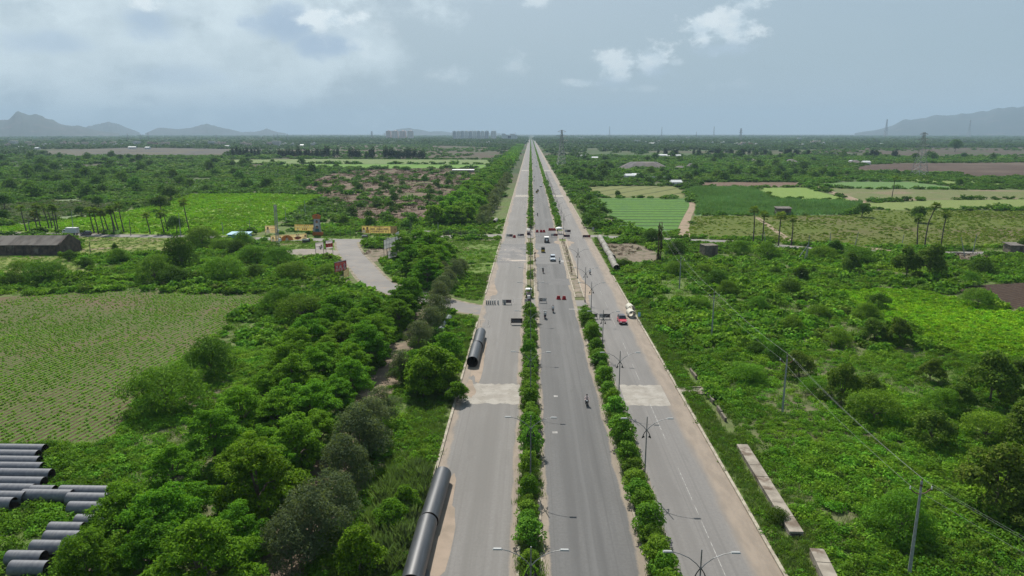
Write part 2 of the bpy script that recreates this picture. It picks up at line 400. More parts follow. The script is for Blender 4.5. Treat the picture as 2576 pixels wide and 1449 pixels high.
# ---------------------------------------------------------------- roads
def road_mat(name, tone, tone2, dust_l, dust_r, dust=(.24, .197, .155), wear=None, lanes=()):
    """worn asphalt with lengthwise streaks; sandy dust lying along its edges"""
    m = bpy.data.materials.new(name); b = NB(nt(m))
    pos = b.n('ShaderNodeNewGeometry').outputs['Position']
    sp = b.n('ShaderNodeSeparateXYZ', {0: pos}); x, y = sp.outputs[0], sp.outputs[1]
    def mp(s): return b.n('ShaderNodeMapping', {0: pos, 3: s}).outputs[0]
    stain = b.noise(mp((.55, .10, 1)), 1.0, 6, .66)
    st = b.noise(mp((1.3, .012, 1)), 1.0, 6, .6); st2 = b.noise(mp((.35, .02, 1)), 1.0, 3); pat = b.noise(mp((.12, .04, 1)), 1.0, 5, .6)
    fine = b.noise(pos, 3.0, 6, .7)
    col = b.mix(b.mr(st, .3, .7), tone, tone2)
    col = b.mix(b.mr(st2, .42, .62, 0, .55), col, tuple(t * .86 for t in tone))
    col = b.mix(b.mr(pat, .45, .75, 0, .5), col, tuple(t * 1.18 for t in tone2))
    col = b.mix(b.mr(fine, .35, .65, 0, .35), col, tuple(t * .72 for t in tone))
    col = b.mix(b.mr(stain,   .54, .70, 0, .5), col, tuple(t * .80 for t in tone))
    col = b.mix(b.mr(b.noise(mp((3.2, .006, 1)), 1.0, 3), .56, .66, 0, .45), col, tuple(t * .80 for t in tone))
    for xl, wd, f in lanes:
        k = b.mr(b.math('ABSOLUTE', b.math('SUBTRACT', b.math('ADD', x, b.math('MULTIPLY_ADD', b.noise(mp((0, .03, 1)), 1.0, 2), .8, -.4)), xl)), wd * .3, wd, 1, 0)
        col = b.mix(b.math('MULTIPLY', k, b.mr(b.noise(mp((.5, .02, 1)), 1.0, 4), .35, .6, 0, .7)), col, tuple(t * f for t in tone))
    edge = b.math('ADD', b.math('MULTIPLY_ADD', b.noise(mp((.25, .07, 1)), 1.0, 6, .62), 5.0, -2.5), b.math('MULTIPLY_ADD', fine, 1.2, -.6))
    for lim, wd, sgn, amp in (dust_l, dust_r):
        if wd <= 0: continue
        d = b.math('MULTIPLY', b.math('SUBTRACT', x, lim), sgn)          # metres inside the edge
        k = b.mr(b.math('ADD', d, b.math('MULTIPLY', edge, amp)), wd * .62, wd, 1, 0)
        dc = b.mix(b.mr(b.noise(mp((.9, .25, 1)), 1.0, 5, .6), .35, .65), dust, tuple(t * .80 for t in dust))
        col = b.mix(b.math('MULTIPLY', k, b.mr(fine, .2, .55, .55, .96)), col, dc)
    p = b.n('ShaderNodeBsdfPrincipled', {'Base Color': col, 'Roughness': .85, 'Specular IOR Level': .25})
    bp = b.n('ShaderNodeBump', {'Height': fine, 'Strength': .25, 'Distance': .02}); b.t.links.new(bp.outputs[0], p.inputs['Normal'])
    b.out(p.outputs[0]); return m
XL0, XL1, XM0, XM1, XR0, XR1 = -11.25, -1.1, 1.35, 11.15, 13.6, 23.7
YE = 4300
J2a, J2b, J1a, J1b = 150.0, 168.0, 268.0, 297.0
asph_l = road_mat('service_asphalt', (0.153, 0.146, 0.136), (0.177, 0.169, 0.161), (XL0, 1.5, 1, .8), (XL1, .9, -1, .4), lanes=((-5.3, 1.6, .84), (-3.2, .5, .9)))
asph_m = road_mat('main_asphalt', (0.103, 0.102, 0.101), (0.123, 0.121, 0.119), (XM0, .9, 1, .4), (XM1, .9, -1, .4), dust=(0.246, 0.205, 0.158), lanes=((4.6, 1.1, .78), (7.9, 1.3, .72), (6.3, .35, 1.15)))
asph_r = road_mat('outer_asphalt', (0.153, 0.146, 0.139), (0.177, 0.169, 0.161), (XR0, .8, 1, .5), (XR1, 3.3, -1, .4), lanes=((16.0, 1.2, .84),))
def quad(x0, x1, y0, y1, z): return [(x0, y0), (x1, y0), (x1, y1), (x0, y1)]
def road(name, x0, x1, mat, z=.02):
    m = MB(); ys = [-40, 60, 200, 600, 1500, YE]
    for a, c_ in zip(ys, ys[1:]): m.add([(x0, a, z), (x1, a, z), (x1, c_, z), (x0, c_, z)], [(0, 1, 2, 3)])
    return struct(name, m.me(name, mat))
road('service_road', XL0, XL1, asph_l); road('highway', XM0, XM1, asph_m); road('outer_road', XR0, XR1, asph_r)
cross_m = M('cross_road_asphalt', (0.184, 0.172, 0.159), .9, (0.152, 0.143, 0.135), .12, c3=(0.220, 0.181, 0.142), scale3=.35, lo3=.5, hi3=.8)
for nm, x0, x1, y0, y1 in (('crossing', XL1, XM0, J2a + 10, J2b + 1.5), ('crossing', XM1, XR0, J2a + 12, J2b), ('crossing', XL1, XM0, J1a + 4, J1b - 1), ('crossing', XM1, XR0, J1a + 2, J1b - 4)):
    sheet(nm, quad(x0, x1, y0, y1, 0), cross_m, .016)
# raised medians with stone kerbs
kerb_m = M('kerb_stone', (0.336, 0.304, 0.239), .85, (0.233, 0.200, 0.156), 1.2, c3=(0.162, 0.136, 0.103), scale3=.5, lo3=.55, hi3=.75)
soil_m = M('median_soil', (.045, .070, .018), .95, (.10, .085, .05), .6, lo=.42, hi=.66, bump=.5)
rub_m = M('rubble_soil', (0.233, 0.188, 0.142), .95, (0.142, 0.119, 0.091), .8, bump=.6, c3=(0.078, 0.075, 0.032), scale3=.35, lo3=.45, hi3=.62)
mg_m = M('dry_median_grass', (0.100, 0.104, 0.039), .95, (0.154, 0.127, 0.077), .5, bump=.6, c3=(0.231, 0.193, 0.146), scale3=.2, lo3=.5, hi3=.7)
def kerbline(x, y0, y1, wd=.28, h=.16):
    m = MB(); y = y0
    while y < y1:
        n_ = min(y + (random.uniform(14, 30) if y < 400 else 200), y1)
        m.box((x + random.uniform(-.02, .02), (y + n_) / 2 - .06, h / 2), (wd, n_ - y - .12, h)); y = n_
    return m
def median(x0, x1, y0, y1, mat):
    struct('median', MB().box(((x0 + x1) / 2, (y0 + y1) / 2, .06), (x1 - x0 - .6, y1 - y0 - .5, .12)).me('median', mat))
    for x in (x0 + .14, x1 - .14): struct('kerb', kerbline(x, y0, y1).me('kerb', kerb_m))
median(XL1, XM0, -30, J2a + 8, soil_m); median(XM1, XR0, -30, J2a + 6, soil_m)
median(XL1, XM0, J2b + 2, J1a, mg_m); median(XM1, XR0, J2b + 3, J1a - 4, rub_m)
median(XL1, XM0, J1b, YE, soil_m); median(XM1, XR0, J1b - 2, YE, soil_m)
for x, spans in ((XL0, ((-30, J2a - 3), (J2b + 6, J1a + 2), (J1b, 3000))), (XR1, ((-30, J1a - 70), (J1b, 3000)))):
    for y0, y1 in spans: struct('kerb', kerbline(x, y0, y1, .34, .22).me('kerb', kerb_m))
# side verges fall away on both sides: grassy banks
conc_m = M('concrete_patch', (0.297, 0.278, 0.246), .9, (0.233, 0.213, 0.184), .5, c3=(0.175, 0.159, 0.136), scale3=1.5, lo3=.55, hi3=.75)
def ragged(x0, x1, y0, y1, j=.35, n=14):
    q = [(x0 + (x1 - x0) * i / n, y0 + random.uniform(-j, j)) for i in range(n + 1)]
    return q + [(x1 - (x1 - x0) * i / n, y1 + random.uniform(-j, j)) for i in range(n + 1)]
yb = lambda yD: P(1335, yD).y
for x0, x1 in ((-9.6, -1.5), (14.6, 21.3)):
    for a, c_ in ((1017, 967), (495.5, 490.5), (430.5, 428)):
        sheet('concrete_band', ragged(x0, x1, yb(a), yb(c_)), conc_m, .026)
        if a > 900:
            jm = M('band_joint', (.24, .22, .19), .9)
            for t in (.3, .6, .82):
                y_ = yb(a) + (yb(c_) - yb(a)) * t; sheet('band_joint', quad(x0 + .2, x1 - .2, y_, y_ + .09, 0), jm, .031)
dk_m = M('dark_patch', (0.087, 0.084, 0.081), .85, (0.113, 0.107, 0.100), .25, stretch=(.12, 1, 1), lo=.4, hi=.7, c3=(0.272, 0.226, 0.181), scale3=.09, lo3=.52, hi3=.68)
def streaky():
    m = bpy.data.materials.new('flood_patch'); b = NB(nt(m)); pos = b.n('ShaderNodeNewGeometry').outputs['Position']
    mp = lambda s: b.n('ShaderNodeMapping', {0: pos, 3: s}).outputs[0]
    d = b.n('ShaderNodeTexNoise', {'Vector': mp((.16, .34, 1)), 'Scale': 1.0, 'Detail': 6, 'Roughness': .62, 'Distortion': 1.4}).outputs[0]
    y = b.n('ShaderNodeSeparateXYZ', {0: pos}).outputs[1]
    col = b.mix(b.mr(b.noise(mp((.3, .1, 1)), 1.0, 4), .35, .65), (.072, .070, .069), (.105, .100, .097))
    col = b.mix(b.math('MULTIPLY', b.mr(d, .545, .64), b.mr(y, 252, 236)), col, (0.288, 0.241, 0.198))
    b.out(b.n('ShaderNodeBsdfPrincipled', {'Base Color': col, 'Roughness': .8}).outputs[0]); return m
sheet('asphalt_patch', ragged(-10.7, -1.3, yb(661), yb(614), .15), streaky(), .026)
dk2 = M('newer_asphalt', (0.113, 0.111, 0.111), .85, (0.129, 0.127, 0.124), .3)
sheet('asphalt_patch', ragged(1.8, 10.6, yb(664), yb(612), .2), dk2, .026)
dk3 = M('asphalt_repair', (0.097, 0.095, 0.095), .85, (0.111, 0.109, 0.107), .4)
sheet('asphalt_patch', ragged(5.1, 10.9, yb(717), yb(701), .1, 5), dk3, .026)
dust_m = M('sand_spread', (0.272, 0.216, 0.168), .95, (0.213, 0.172, 0.132), .4)
def blobsheet(cx, cy, rx, ry, mat, z, n=26, name='sand'):
    pts = []
    for i in range(n):
        a = 2 * PI * i / n; k = 1 + .22 * math.sin(3 * a + cx) + random.uniform(-.14, .14); pts.append((cx + rx * k * math.cos(a), cy + ry * k * math.sin(a)))
    return sheet(name, pts, mat, z)
for x, y, rx, ry in ((12.6, 259, 3.4, 6.5), (-9.7, 178, 1.3, 7), (-9.2, 66, 1.5, 9), (-9.0, 121, 1.0, 12), (1.6, 241, 1.0, 7), (2.0, 232, 1.0, 5), (-9.6, 106, 1.0, 4), (14.4, 182, 1.2, 14)):
    blobsheet(x, y, rx, ry, dust_m, .034)
# markings left on the worn asphalt
mark_m = M('worn_paint', (0.323, 0.316, 0.300), .8, (0.193, 0.185, 0.177), 2.5, lo=.35, hi=.6)
m_ = MB(); y = 42
m2 = MB()
while y < 175:
    l = random.uniform(1.5, 7)
    if random.random() < .7: m2.add([(18.18, y, .03), (18.26, y, .03), (18.26, y + l, .03), (18.18, y + l, .03)], [(0, 1, 2, 3)])
    y += l + random.uniform(.2, 1.5)
struct('road_marking', m2.me('road_marking', mark_m))
m3 = MB()
for xD, yD, wd, ln in ((1398, 997, .3, .35), (1396, 1088, .35, .35), (1448, 778, 1.6, .25), (1338 + 77, 657, .5, 1.5)):
    q = P(xD, yD); m3.add([(q.x - wd, q.y - ln, .032), (q.x + wd, q.y - ln, .032), (q.x + wd, q.y + ln, .032), (q.x - wd, q.y + ln, .032)], [(0, 1, 2, 3)])
struct('road_marking', m3.me('road_marking', mark_m))
# side roads
def ribbon(pts, wd):
    p = [Vector((q[0], q[1], 0)) for q in pts]; L, Rr = [], []
    for i, q in enumerate(p):
        t = (p[min(i + 1, len(p) - 1)] - p[max(i - 1, 0)]).normalized(); nn = Vector((-t.y, t.x, 0)); k = wd[i] if hasattr(wd, '__len__') else wd
        L.append((q + nn * k / 2)[:2]); Rr.append((q - nn * k / 2)[:2])
    return L + Rr[::-1]
def smooth_path(pts, n=6):
    o = []
    for i in range(len(pts) - 1):
        p0, p1, p2, p3 = (Vector(pts[max(i - 1, 0)]), Vector(pts[i]), Vector(pts[i + 1]), Vector(pts[min(i + 2, len(pts) - 1)]))
        for k in range(n):
            t = k / n; o.append(tuple(.5 * ((2 * p1) + (p2 - p0) * t + (2 * p0 - 5 * p1 + 4 * p2 - p3) * t * t + (3 * p1 - p0 - 3 * p2 + p3) * t ** 3)))
    o.append(tuple(pts[-1])); return o
GR = lambda L: [tuple(P(*q)[:2]) for q in L]
def side_road(name, ptsD, wd, mat, z, keep=1.2):
    c = smooth_path(GR(ptsD)); poly = ribbon(c, wd); sheet(name, poly, mat, z)
    EXCL.append(ribbon(c, (np.array(wd) + keep * 2 if not hasattr(wd, '__len__') else np.array(wd) + keep))); return c
shoulder_m = M('road_shoulder', (0.233, 0.191, 0.146), .95, (0.110, 0.103, 0.059), .5, bump=.3)
slip = [(1262, 784), (1200, 779), (1130, 766), (1075, 750), (1010, 735), (950, 712), (912, 672), (882, 636), (872, 612), (880, 602)]
sc_ = smooth_path(GR(slip)); sheet('road_shoulder', ribbon(sc_, 9.2), shoulder_m, .006)
sheet('slip_road', ribbon(sc_, 7.4), cross_m, .014); EXCL.append(ribbon(sc_, 13))
x1_ = [(-160, 586), (0, 587), (150, 590), (300, 593), (480, 596), (640, 600), (760, 602), (870, 605), (960, 603), (1060, 598), (1160, 594), (1285, 592)]
xc_ = smooth_path(GR(x1_)); wl = np.interp(np.arange(len(xc_)), [0, 36, 48, 56, len(xc_)], [6, 6.5, 8.5, 6.0, 7.0]); sheet('cross_road', ribbon(xc_, list(wl)), cross_m, .010); EXCL.append(ribbon(xc_, list(wl + 3)))
x2_ = [(1462, 593), (1530, 596), (1640, 601), (1760, 605), (1870, 610), (2000, 622), (2150, 632), (2400, 637), (2470, 637), (2640, 640)]
xr_ = smooth_path(GR(x2_)); sheet('cross_road', ribbon(xr_, 6.2), cross_m, .010); EXCL.append(ribbon(xr_, 8))
EXCL.append(quad(XL0 - .5, XR1 + .5, -50, YE, 0))
# paved lot beside the slip road, bare earth places
lot = GR([(712, 630), (760, 626), (830, 627), (858, 634), (846, 643), (800, 645), (735, 641)]); sheet('paved_lot', lot, M('paved_lot', (0.184, 0.160, 0.139), .95, (0.224, 0.197, 0.170), .3, c3=(0.116, 0.116, 0.061), scale3=.15, lo3=.5, hi3=.7), .008); EXCL.append(lot)
EARTH = []
earth_m = M('bare_earth', (0.170, 0.134, 0.098), .95, (0.114, 0.093, 0.062), .5, bump=.4, c3=(0.062, 0.067, 0.026), scale3=.25, lo3=.48, hi3=.66)
for q in ([(925, 628), (985, 622), (1010, 632), (975, 650), (935, 660), (915, 640)], [(1500, 614), (1600, 612), (1660, 640), (1655, 660), (1575, 668), (1530, 640)], [(2380, 640), (2470, 638), (2500, 652), (2420, 660)]):
    g = GR(q); sheet('bare_earth', g, earth_m, .005); EXCL.append(g); EARTH.append(g)
ditch_c = smooth_path(GR([(640, 1520), (730, 1370), (830, 1180), (905, 1040), (985, 905), (1035, 830), (1068, 770)])); ditch_c = [(q[0] + .5, q[1]) for q in ditch_c]
path_m = M('dirt_track', (0.213, 0.159, 0.113), .95, (0.136, 0.107, 0.075), .4, c3=(0.055, 0.065, 0.026), scale3=.18, lo3=.5, hi3=.66, bump=.4)
sheet('dirt_track', ribbon(ditch_c, 5.5), path_m, .007); EXCL.append(ribbon(ditch_c, 4.2))
# ---------------------------------------------------------------- fields
def field_mat(name, a, c, rows=0, ang=0, duty=.5, soil=(.16, .115, .075), patch=None, pscale=.03, plo=.45, phi=.62, fscale=.5, soilamt=1.0, third=None):
    m = bpy.data.materials.new(name); b = NB(nt(m)); pos = b.n('ShaderNodeNewGeometry').outputs['Position']
    fine = b.noise(pos, fscale, 6, .65); col = b.mix(b.mr(fine, .33, .67), a, c)
    if third: col = b.mix(b.mr(b.noise(pos, .09, 5, .6), .48, .66), col, third)
    if rows:
        rot = b.n('ShaderNodeMapping', {0: pos, 2: (0, 0, ang)}).outputs[0]
        x = b.n('ShaderNodeSeparateXYZ', {0: rot}).outputs[0]
        x = b.math('ADD', x, b.math('MULTIPLY_ADD', b.noise(pos, .15, 3), rows * .2, -rows * .1))
        ph = b.math('ABSOLUTE', b.math('SUBTRACT', b.math('FRACT', b.math('DIVIDE', x, rows)), .5))
        k = b.math('MULTIPLY', b.mr(ph, duty * .5 - .09, duty * .5 + .01), soilamt); col = b.mix(k, col, soil)
    if patch: col = b.mix(b.mr(b.noise(pos, pscale, 4, .5), plo, phi), col, patch)
    p = b.n('ShaderNodeBsdfPrincipled', {'Base Color': col, 'Roughness': .95, 'Specular IOR Level': .1})
    bp = b.n('ShaderNodeBump', {'Height': fine, 'Strength': .8, 'Distance': .5}); b.t.links.new(bp.outputs[0], p.inputs['Normal'])
    b.out(p.outputs[0]); return m
FIELD = {}
def field(key, ptsD, mat, z=.004, excl=True):
    g = GR(ptsD); sheet('field', g, mat, z)
    if excl: EXCL.append(g)
    FIELD[key] = g; return g
ROWA = math.atan2(4.5, 32)
field('left_crop', [(-420, 800), (-60, 752), (120, 740), (270, 733), (480, 738), (690, 741), (655, 765), (600, 795), (545, 850), (480, 885), (420, 950), (345, 1000), (300, 1100), (120, 1118), (0, 1124), (-260, 1150), (-520, 1000)],
      field_mat('bean_rows', (.066, .108, .024), (.100, .145, .038), .95, ROWA, .62, (.080, .056, .036), (.120, .088, .056), .04, .46, .72, .9))
field('bright_green', [(-260, 590), (-120, 572), (0, 571), (130, 556), (240, 545), (340, 528), (480, 489), (640, 487), (815, 490), (765, 520), (720, 548), (655, 585), (600, 593), (400, 590), (200, 584), (0, 582)],
      field_mat('groundnut', (0.102, 0.191, 0.017), (0.157, 0.246, 0.030), fscale=.35, third=(0.085, 0.140, 0.025)))
field('shed_grass', [(205, 597), (480, 600), (500, 606), (430, 640), (330, 642), (205, 645), (160, 648), (240, 690), (120, 690), (-100, 690), (-100, 640), (150, 645), (207, 632)],
      field_mat('rough_grass', (.115, .165, .035), (.185, .190, .065), fscale=.3, patch=(.20, .16, .10), pscale=.06, plo=.52, phi=.66))
field('burnt', [(745, 470), (850, 432), (1000, 424), (1212, 424), (1185, 460), (1150, 495), (1110, 545), (1095, 588), (1000, 588), (930, 588), (850, 575), (880, 545), (870, 515), (800, 492)],
      field_mat('cleared_land', (0.089, 0.061, 0.047), (0.140, 0.102, 0.076), fscale=.22, patch=(0.085, 0.098, 0.038), pscale=.035, plo=.52, phi=.64, third=(0.170, 0.132, 0.093)), excl=False)
field('strip_a', [(560, 402), (800, 400), (1240, 402), (1228, 413), (900, 412), (600, 411)], field_mat('meadow_a', (.095, .150, .045), (.130, .180, .065), fscale=.1, third=(.15, .16, .075)), .012)
field('strip_b', [(700, 412.5), (900, 413), (1228, 414), (1212, 423), (1000, 423.5), (720, 423)], field_mat('meadow_b', (.085, .175, .028), (.115, .205, .040), fscale=.1), .012)
field('far_brown', [(690, 379), (800, 366), (960, 363), (1130, 367), (1270, 372), (1262, 386), (1240, 401), (1070, 399), (700, 398)], field_mat('dry_plain', (0.058, 0.045, 0.032), (0.084, 0.066, 0.046), fscale=.06, patch=(0.048, 0.068, 0.028), pscale=.012, plo=.48, phi=.62), .02, True)
field('far_brown_r', [(1985, 389), (2050, 376), (2200, 372), (2640, 371), (2640, 398), (2400, 396), (2150, 393), (2040, 392)], field_mat('dry_plain_r', (0.058, 0.045, 0.034), (0.080, 0.064, 0.048), fscale=.05, patch=(0.048, 0.068, 0.028), pscale=.012, plo=.5, phi=.62), .02, True)
field('open_lot', [(1134, 605), (1262, 604), (1236, 690), (1180, 690), (1168, 660), (1136, 640)], field_mat('open_lot_grass', (.085, .140, .030), (.130, .180, .045), fscale=.4, patch=(.17, .14, .085), pscale=.05, plo=.52, phi=.68), .003)
field('junction_grass', [(640, 606), (760, 608), (850, 612), (862, 640), (850, 652), (700, 650), (690, 625)], field_mat('junction_grass', (.090, .145, .030), (.135, .185, .045), fscale=.4, patch=(.17, .14, .085), pscale=.06, plo=.56, phi=.7), .003)
field('junction_verge', [(660, 592), (1000, 594), (1090, 592), (1090, 598), (960, 601), (870, 602), (660, 598)], field_mat('junction_verge', (.090, .145, .030), (.135, .185, .045), fscale=.4, patch=(.17, .14, .085), pscale=.06, plo=.56, phi=.7), .003)
field('yard', [(90, 380), (330, 371), (480, 373), (700, 378), (560, 388), (330, 392), (120, 391)], field_mat('gravel_yard', (0.079, 0.077, 0.055), (0.106, 0.095, 0.069), fscale=.05, patch=(0.074, 0.071, 0.066), pscale=.008, plo=.45, phi=.6), .02)
field('left_weeds', [(-80, 518), (60, 512), (180, 500), (300, 512), (250, 540), (120, 555), (0, 568), (-100, 570)], field_mat('pale_weeds', (.09, .13, .055), (.17, .20, .12), fscale=.25, patch=(.20, .14, .085), pscale=.03, plo=.58, phi=.7))
# right
field('tan', [(1474, 470), (1560, 468), (1700, 469), (1722, 485), (1718, 497), (1600, 497), (1505, 496)], field_mat('ripe_crop', (0.113, 0.131, 0.045), (0.149, 0.158, 0.059), fscale=.2, rows=17, ang=R(32), duty=.93, soil=(0.063, 0.077, 0.027)))
field('vegetable', [(1492, 499), (1600, 498), (1735, 500), (1738, 508), (1700, 583), (1660, 588), (1592, 570), (1550, 552), (1520, 530)], field_mat('vegetable_rows', (0.055, 0.132, 0.021), (0.093, 0.183, 0.036), 11.5, PI / 2, .88, (0.021, 0.038, 0.014), fscale=.5, third=(0.064, 0.140, 0.038)))
field('maize', [(1724, 472), (1890, 471), (1905, 478), (1942, 500), (2040, 504), (2170, 508), (2162, 530), (2120, 540), (1950, 543), (1880, 541), (1748, 542), (1752, 505), (1730, 490)], field_mat('maize', (.080, .175, .055), (.135, .235, .095), 2.4, R(-4), .62, (.040, .095, .030), fscale=.4, soilamt=.7))
field('soft_green', [(1894, 472), (2028, 472), (2075, 486), (2148, 505), (2060, 503), (1950, 500), (1912, 480)], field_mat('young_rice', (.115, .185, .040), (.155, .215, .055), fscale=.3))
field('brown_strip', [(1768, 459), (1880, 458), (2010, 459), (2022, 470), (1900, 470.5), (1765, 470)], field_mat('ploughed_a', (0.128, 0.085, 0.064), (0.157, 0.111, 0.081), fscale=.2, rows=9, ang=R(80), duty=.7, soil=(0.093, 0.064, 0.047)))
field('blue_green', [(2058, 462), (2150, 457), (2290, 458), (2395, 470), (2390, 475), (2200, 475), (2090, 471)], field_mat('cabbage', (.075, .145, .042), (.100, .165, .052), fscale=.2))
field('mixed', [(2078, 473), (2200, 476), (2390, 477), (2480, 478), (2620, 478), (2620, 500), (2400, 502), (2230, 505), (2170, 510), (2130, 492)], field_mat('patchy_crop', (0.090, 0.117, 0.041), (0.135, 0.140, 0.061), fscale=.2, patch=(0.180, 0.135, 0.095), pscale=.022, plo=.5, phi=.64))
field('yellow', [(2180, 512), (2320, 504), (2600, 501), (2640, 524), (2400, 526), (2240, 528), (2180, 524)], field_mat('mustard', (0.117, 0.162, 0.045), (0.158, 0.189, 0.063), fscale=.3))
field('groundnut_r', [(1746, 544), (1900, 543), (2130, 542), (2180, 529), (2640, 531), (2640, 622), (2420, 622), (2150, 619), (2000, 613), (1880, 601), (1720, 594), (1735, 570)],
      field_mat('groundnut_dry', (0.061, 0.089, 0.012), (0.092, 0.116, 0.022), fscale=.3, patch=(0.098, 0.085, 0.041), pscale=.016, plo=.47, phi=.70, third=(0.082, 0.102, 0.020)))
field('lush', [(2085, 735), (2200, 727), (2300, 728), (2400, 748), (2480, 768), (2640, 800), (2700, 880), (2640, 905), (2450, 895), (2330, 870), (2290, 835), (2210, 810), (2160, 780)],
      field_mat('groundnut_lush', (0.099, 0.184, 0.013), (0.149, 0.230, 0.023), fscale=.4))
field('dark_soil', [(2395, 728), (2480, 716), (2640, 708), (2640, 796), (2490, 762), (2440, 745)], field_mat('wet_soil', (0.044, 0.029, 0.021), (0.068, 0.048, 0.034), fscale=.5, rows=1.1, ang=R(60), duty=.6, soil=(0.036, 0.024, 0.018)))
field('plough_r', [(2170, 416), (2260, 411), (2420, 410), (2620, 409), (2620, 446), (2450, 447), (2420, 436), (2260, 432), (2150, 432)], field_mat('ploughed_dark', (0.056, 0.038, 0.030), (0.080, 0.058, 0.044), fscale=.1, patch=(0.104, 0.080, 0.060), pscale=.01, plo=.45, phi=.65), .012)
field('grass_r', [(2180, 437), (2400, 439), (2440, 450), (2640, 452), (2640, 474), (2480, 474), (2380, 462), (2200, 452)], field_mat('pasture', (.100, .165, .035), (.140, .195, .055), fscale=.15, third=(.125, .135, .05)), .01, False)
track_m = M('field_track', (0.246, 0.184, 0.126), .95, (0.188, 0.142, 0.097), .6, c3=(0.103, 0.110, 0.039), scale3=.2, lo3=.55, hi3=.7)
for pts, wd in (([(1722, 597), (1720, 575), (1730, 545), (1742, 520), (1740, 508)], [5, 4.5, 3.6, 3.5, 3.5]), ([(2042, 465), (2080, 480), (2130, 495), (2168, 511)], [6, 6, 6, 6]), ([(1903, 546), (1930, 565), (1985, 603), (2005, 612)], [2.4] * 4), ([(2140, 618), (2240, 632)], [5, 5])):
    side_road('dirt_path', pts, list(np.interp(np.linspace(0, 1, (len(pts) - 1) * 6 + 1), np.linspace(0, 1, len(wd)), wd)), track_m, .012, .5)
river_m = M('river_water', (.30, .36, .40), .12, (.22, .27, .30), .004, spec=.6)
sheet('river', GR([(2320, 346.5), (2420, 344.2), (2700, 343.5), (2700, 347.5), (2450, 348)]), river_m, .6)
pud = M('puddle_water', (.20, .22, .22), .06, (.34, .35, .34), .6, spec=.6)
for xD, yD, rx, ry in ((1160, 650, 2.4, 2.6), (1152, 647, 1.2, 1.3)):
    q = P(xD, yD); blobsheet(q.x, q.y, rx, ry, pud, .03, name='puddle')
# ---------------------------------------------------------------- hills
def hill(pts, base, dist, depth, mat, name='hill', seed=1):
    """a real ridge: height profile in plan, rounded in depth, with spurs"""
    nx, ny = 130, 16; xs = np.linspace(pts[0][0], pts[-1][0], nx); ys = np.interp(xs, [q[0] for q in pts], [q[1] for q in pts])
    v = []
    for i, (x, y) in enumerate(zip(xs, ys)):
        d = dirv(x, base); d2 = Vector((d.x, d.y, 0)).normalized()
        for j in range(ny):
            t = j / (ny - 1) * 2 - 1; dd = dist + t * depth
            hh = (base + 5 - y) / 1815 * dist * max(0, 1 - abs(t) ** 1.6)
            nz = vnoise(np.array([[i / 6.0, j / 2.2]]), 1.0, seed)[0] + .5 * vnoise(np.array([[i / 2.5, j / 1.3]]), 1.0, seed + 3)[0]
            v.append((d2.x * dd, d2.y * dd, max(hh * (.9 + .16 * (nz - .7)), 0) - 1))
    f = [(i * ny + j, (i + 1) * ny + j, (i + 1) * ny + j + 1, i * ny + j + 1) for i in range(nx - 1) for j in range(ny - 1)]
    me = npmesh(name, v, f, mat); me.polygons.foreach_set('use_smooth', [True] * len(f)); struct(name, me)
hill_m = M('hill_scrub', (.024, .036, .026), .95, (.070, .060, .055), .006, lo=.5, hi=.72)
hill([(-140, 335), (-60, 318), (0, 306), (24, 302), (44, 291), (58, 289), (82, 293), (100, 292), (130, 303), (165, 314), (200, 316), (240, 326), (300, 334)], 336, 9500, 1500, hill_m, seed=2)
hill([(200, 334), (224, 317), (250, 313), (276, 308), (300, 314), (325, 323), (352, 333)], 335, 12500, 1300, hill_m, seed=5)
hill([(365, 334), (398, 322), (420, 321), (450, 324), (480, 322), (500, 316), (522, 309), (548, 317), (575, 322), (610, 331), (640, 331), (672, 323), (700, 331), (720, 334)], 335, 12000, 1200, hill_m, seed=8)
hill([(965, 334), (1000, 325), (1020, 321), (1050, 323), (1080, 330), (1110, 329), (1135, 333), (1160, 329), (1190, 328), (1220, 333), (1260, 335)], 335, 12500, 900, hill_m, seed=11)
hill([(2150, 334), (2200, 327), (2240, 318), (2268, 303), (2300, 303), (2340, 294), (2390, 292), (2420, 292), (2450, 287), (2500, 281), (2540, 279), (2600, 280), (2700, 288), (2800, 300)], 335, 12800, 1700, hill_m, seed=14)
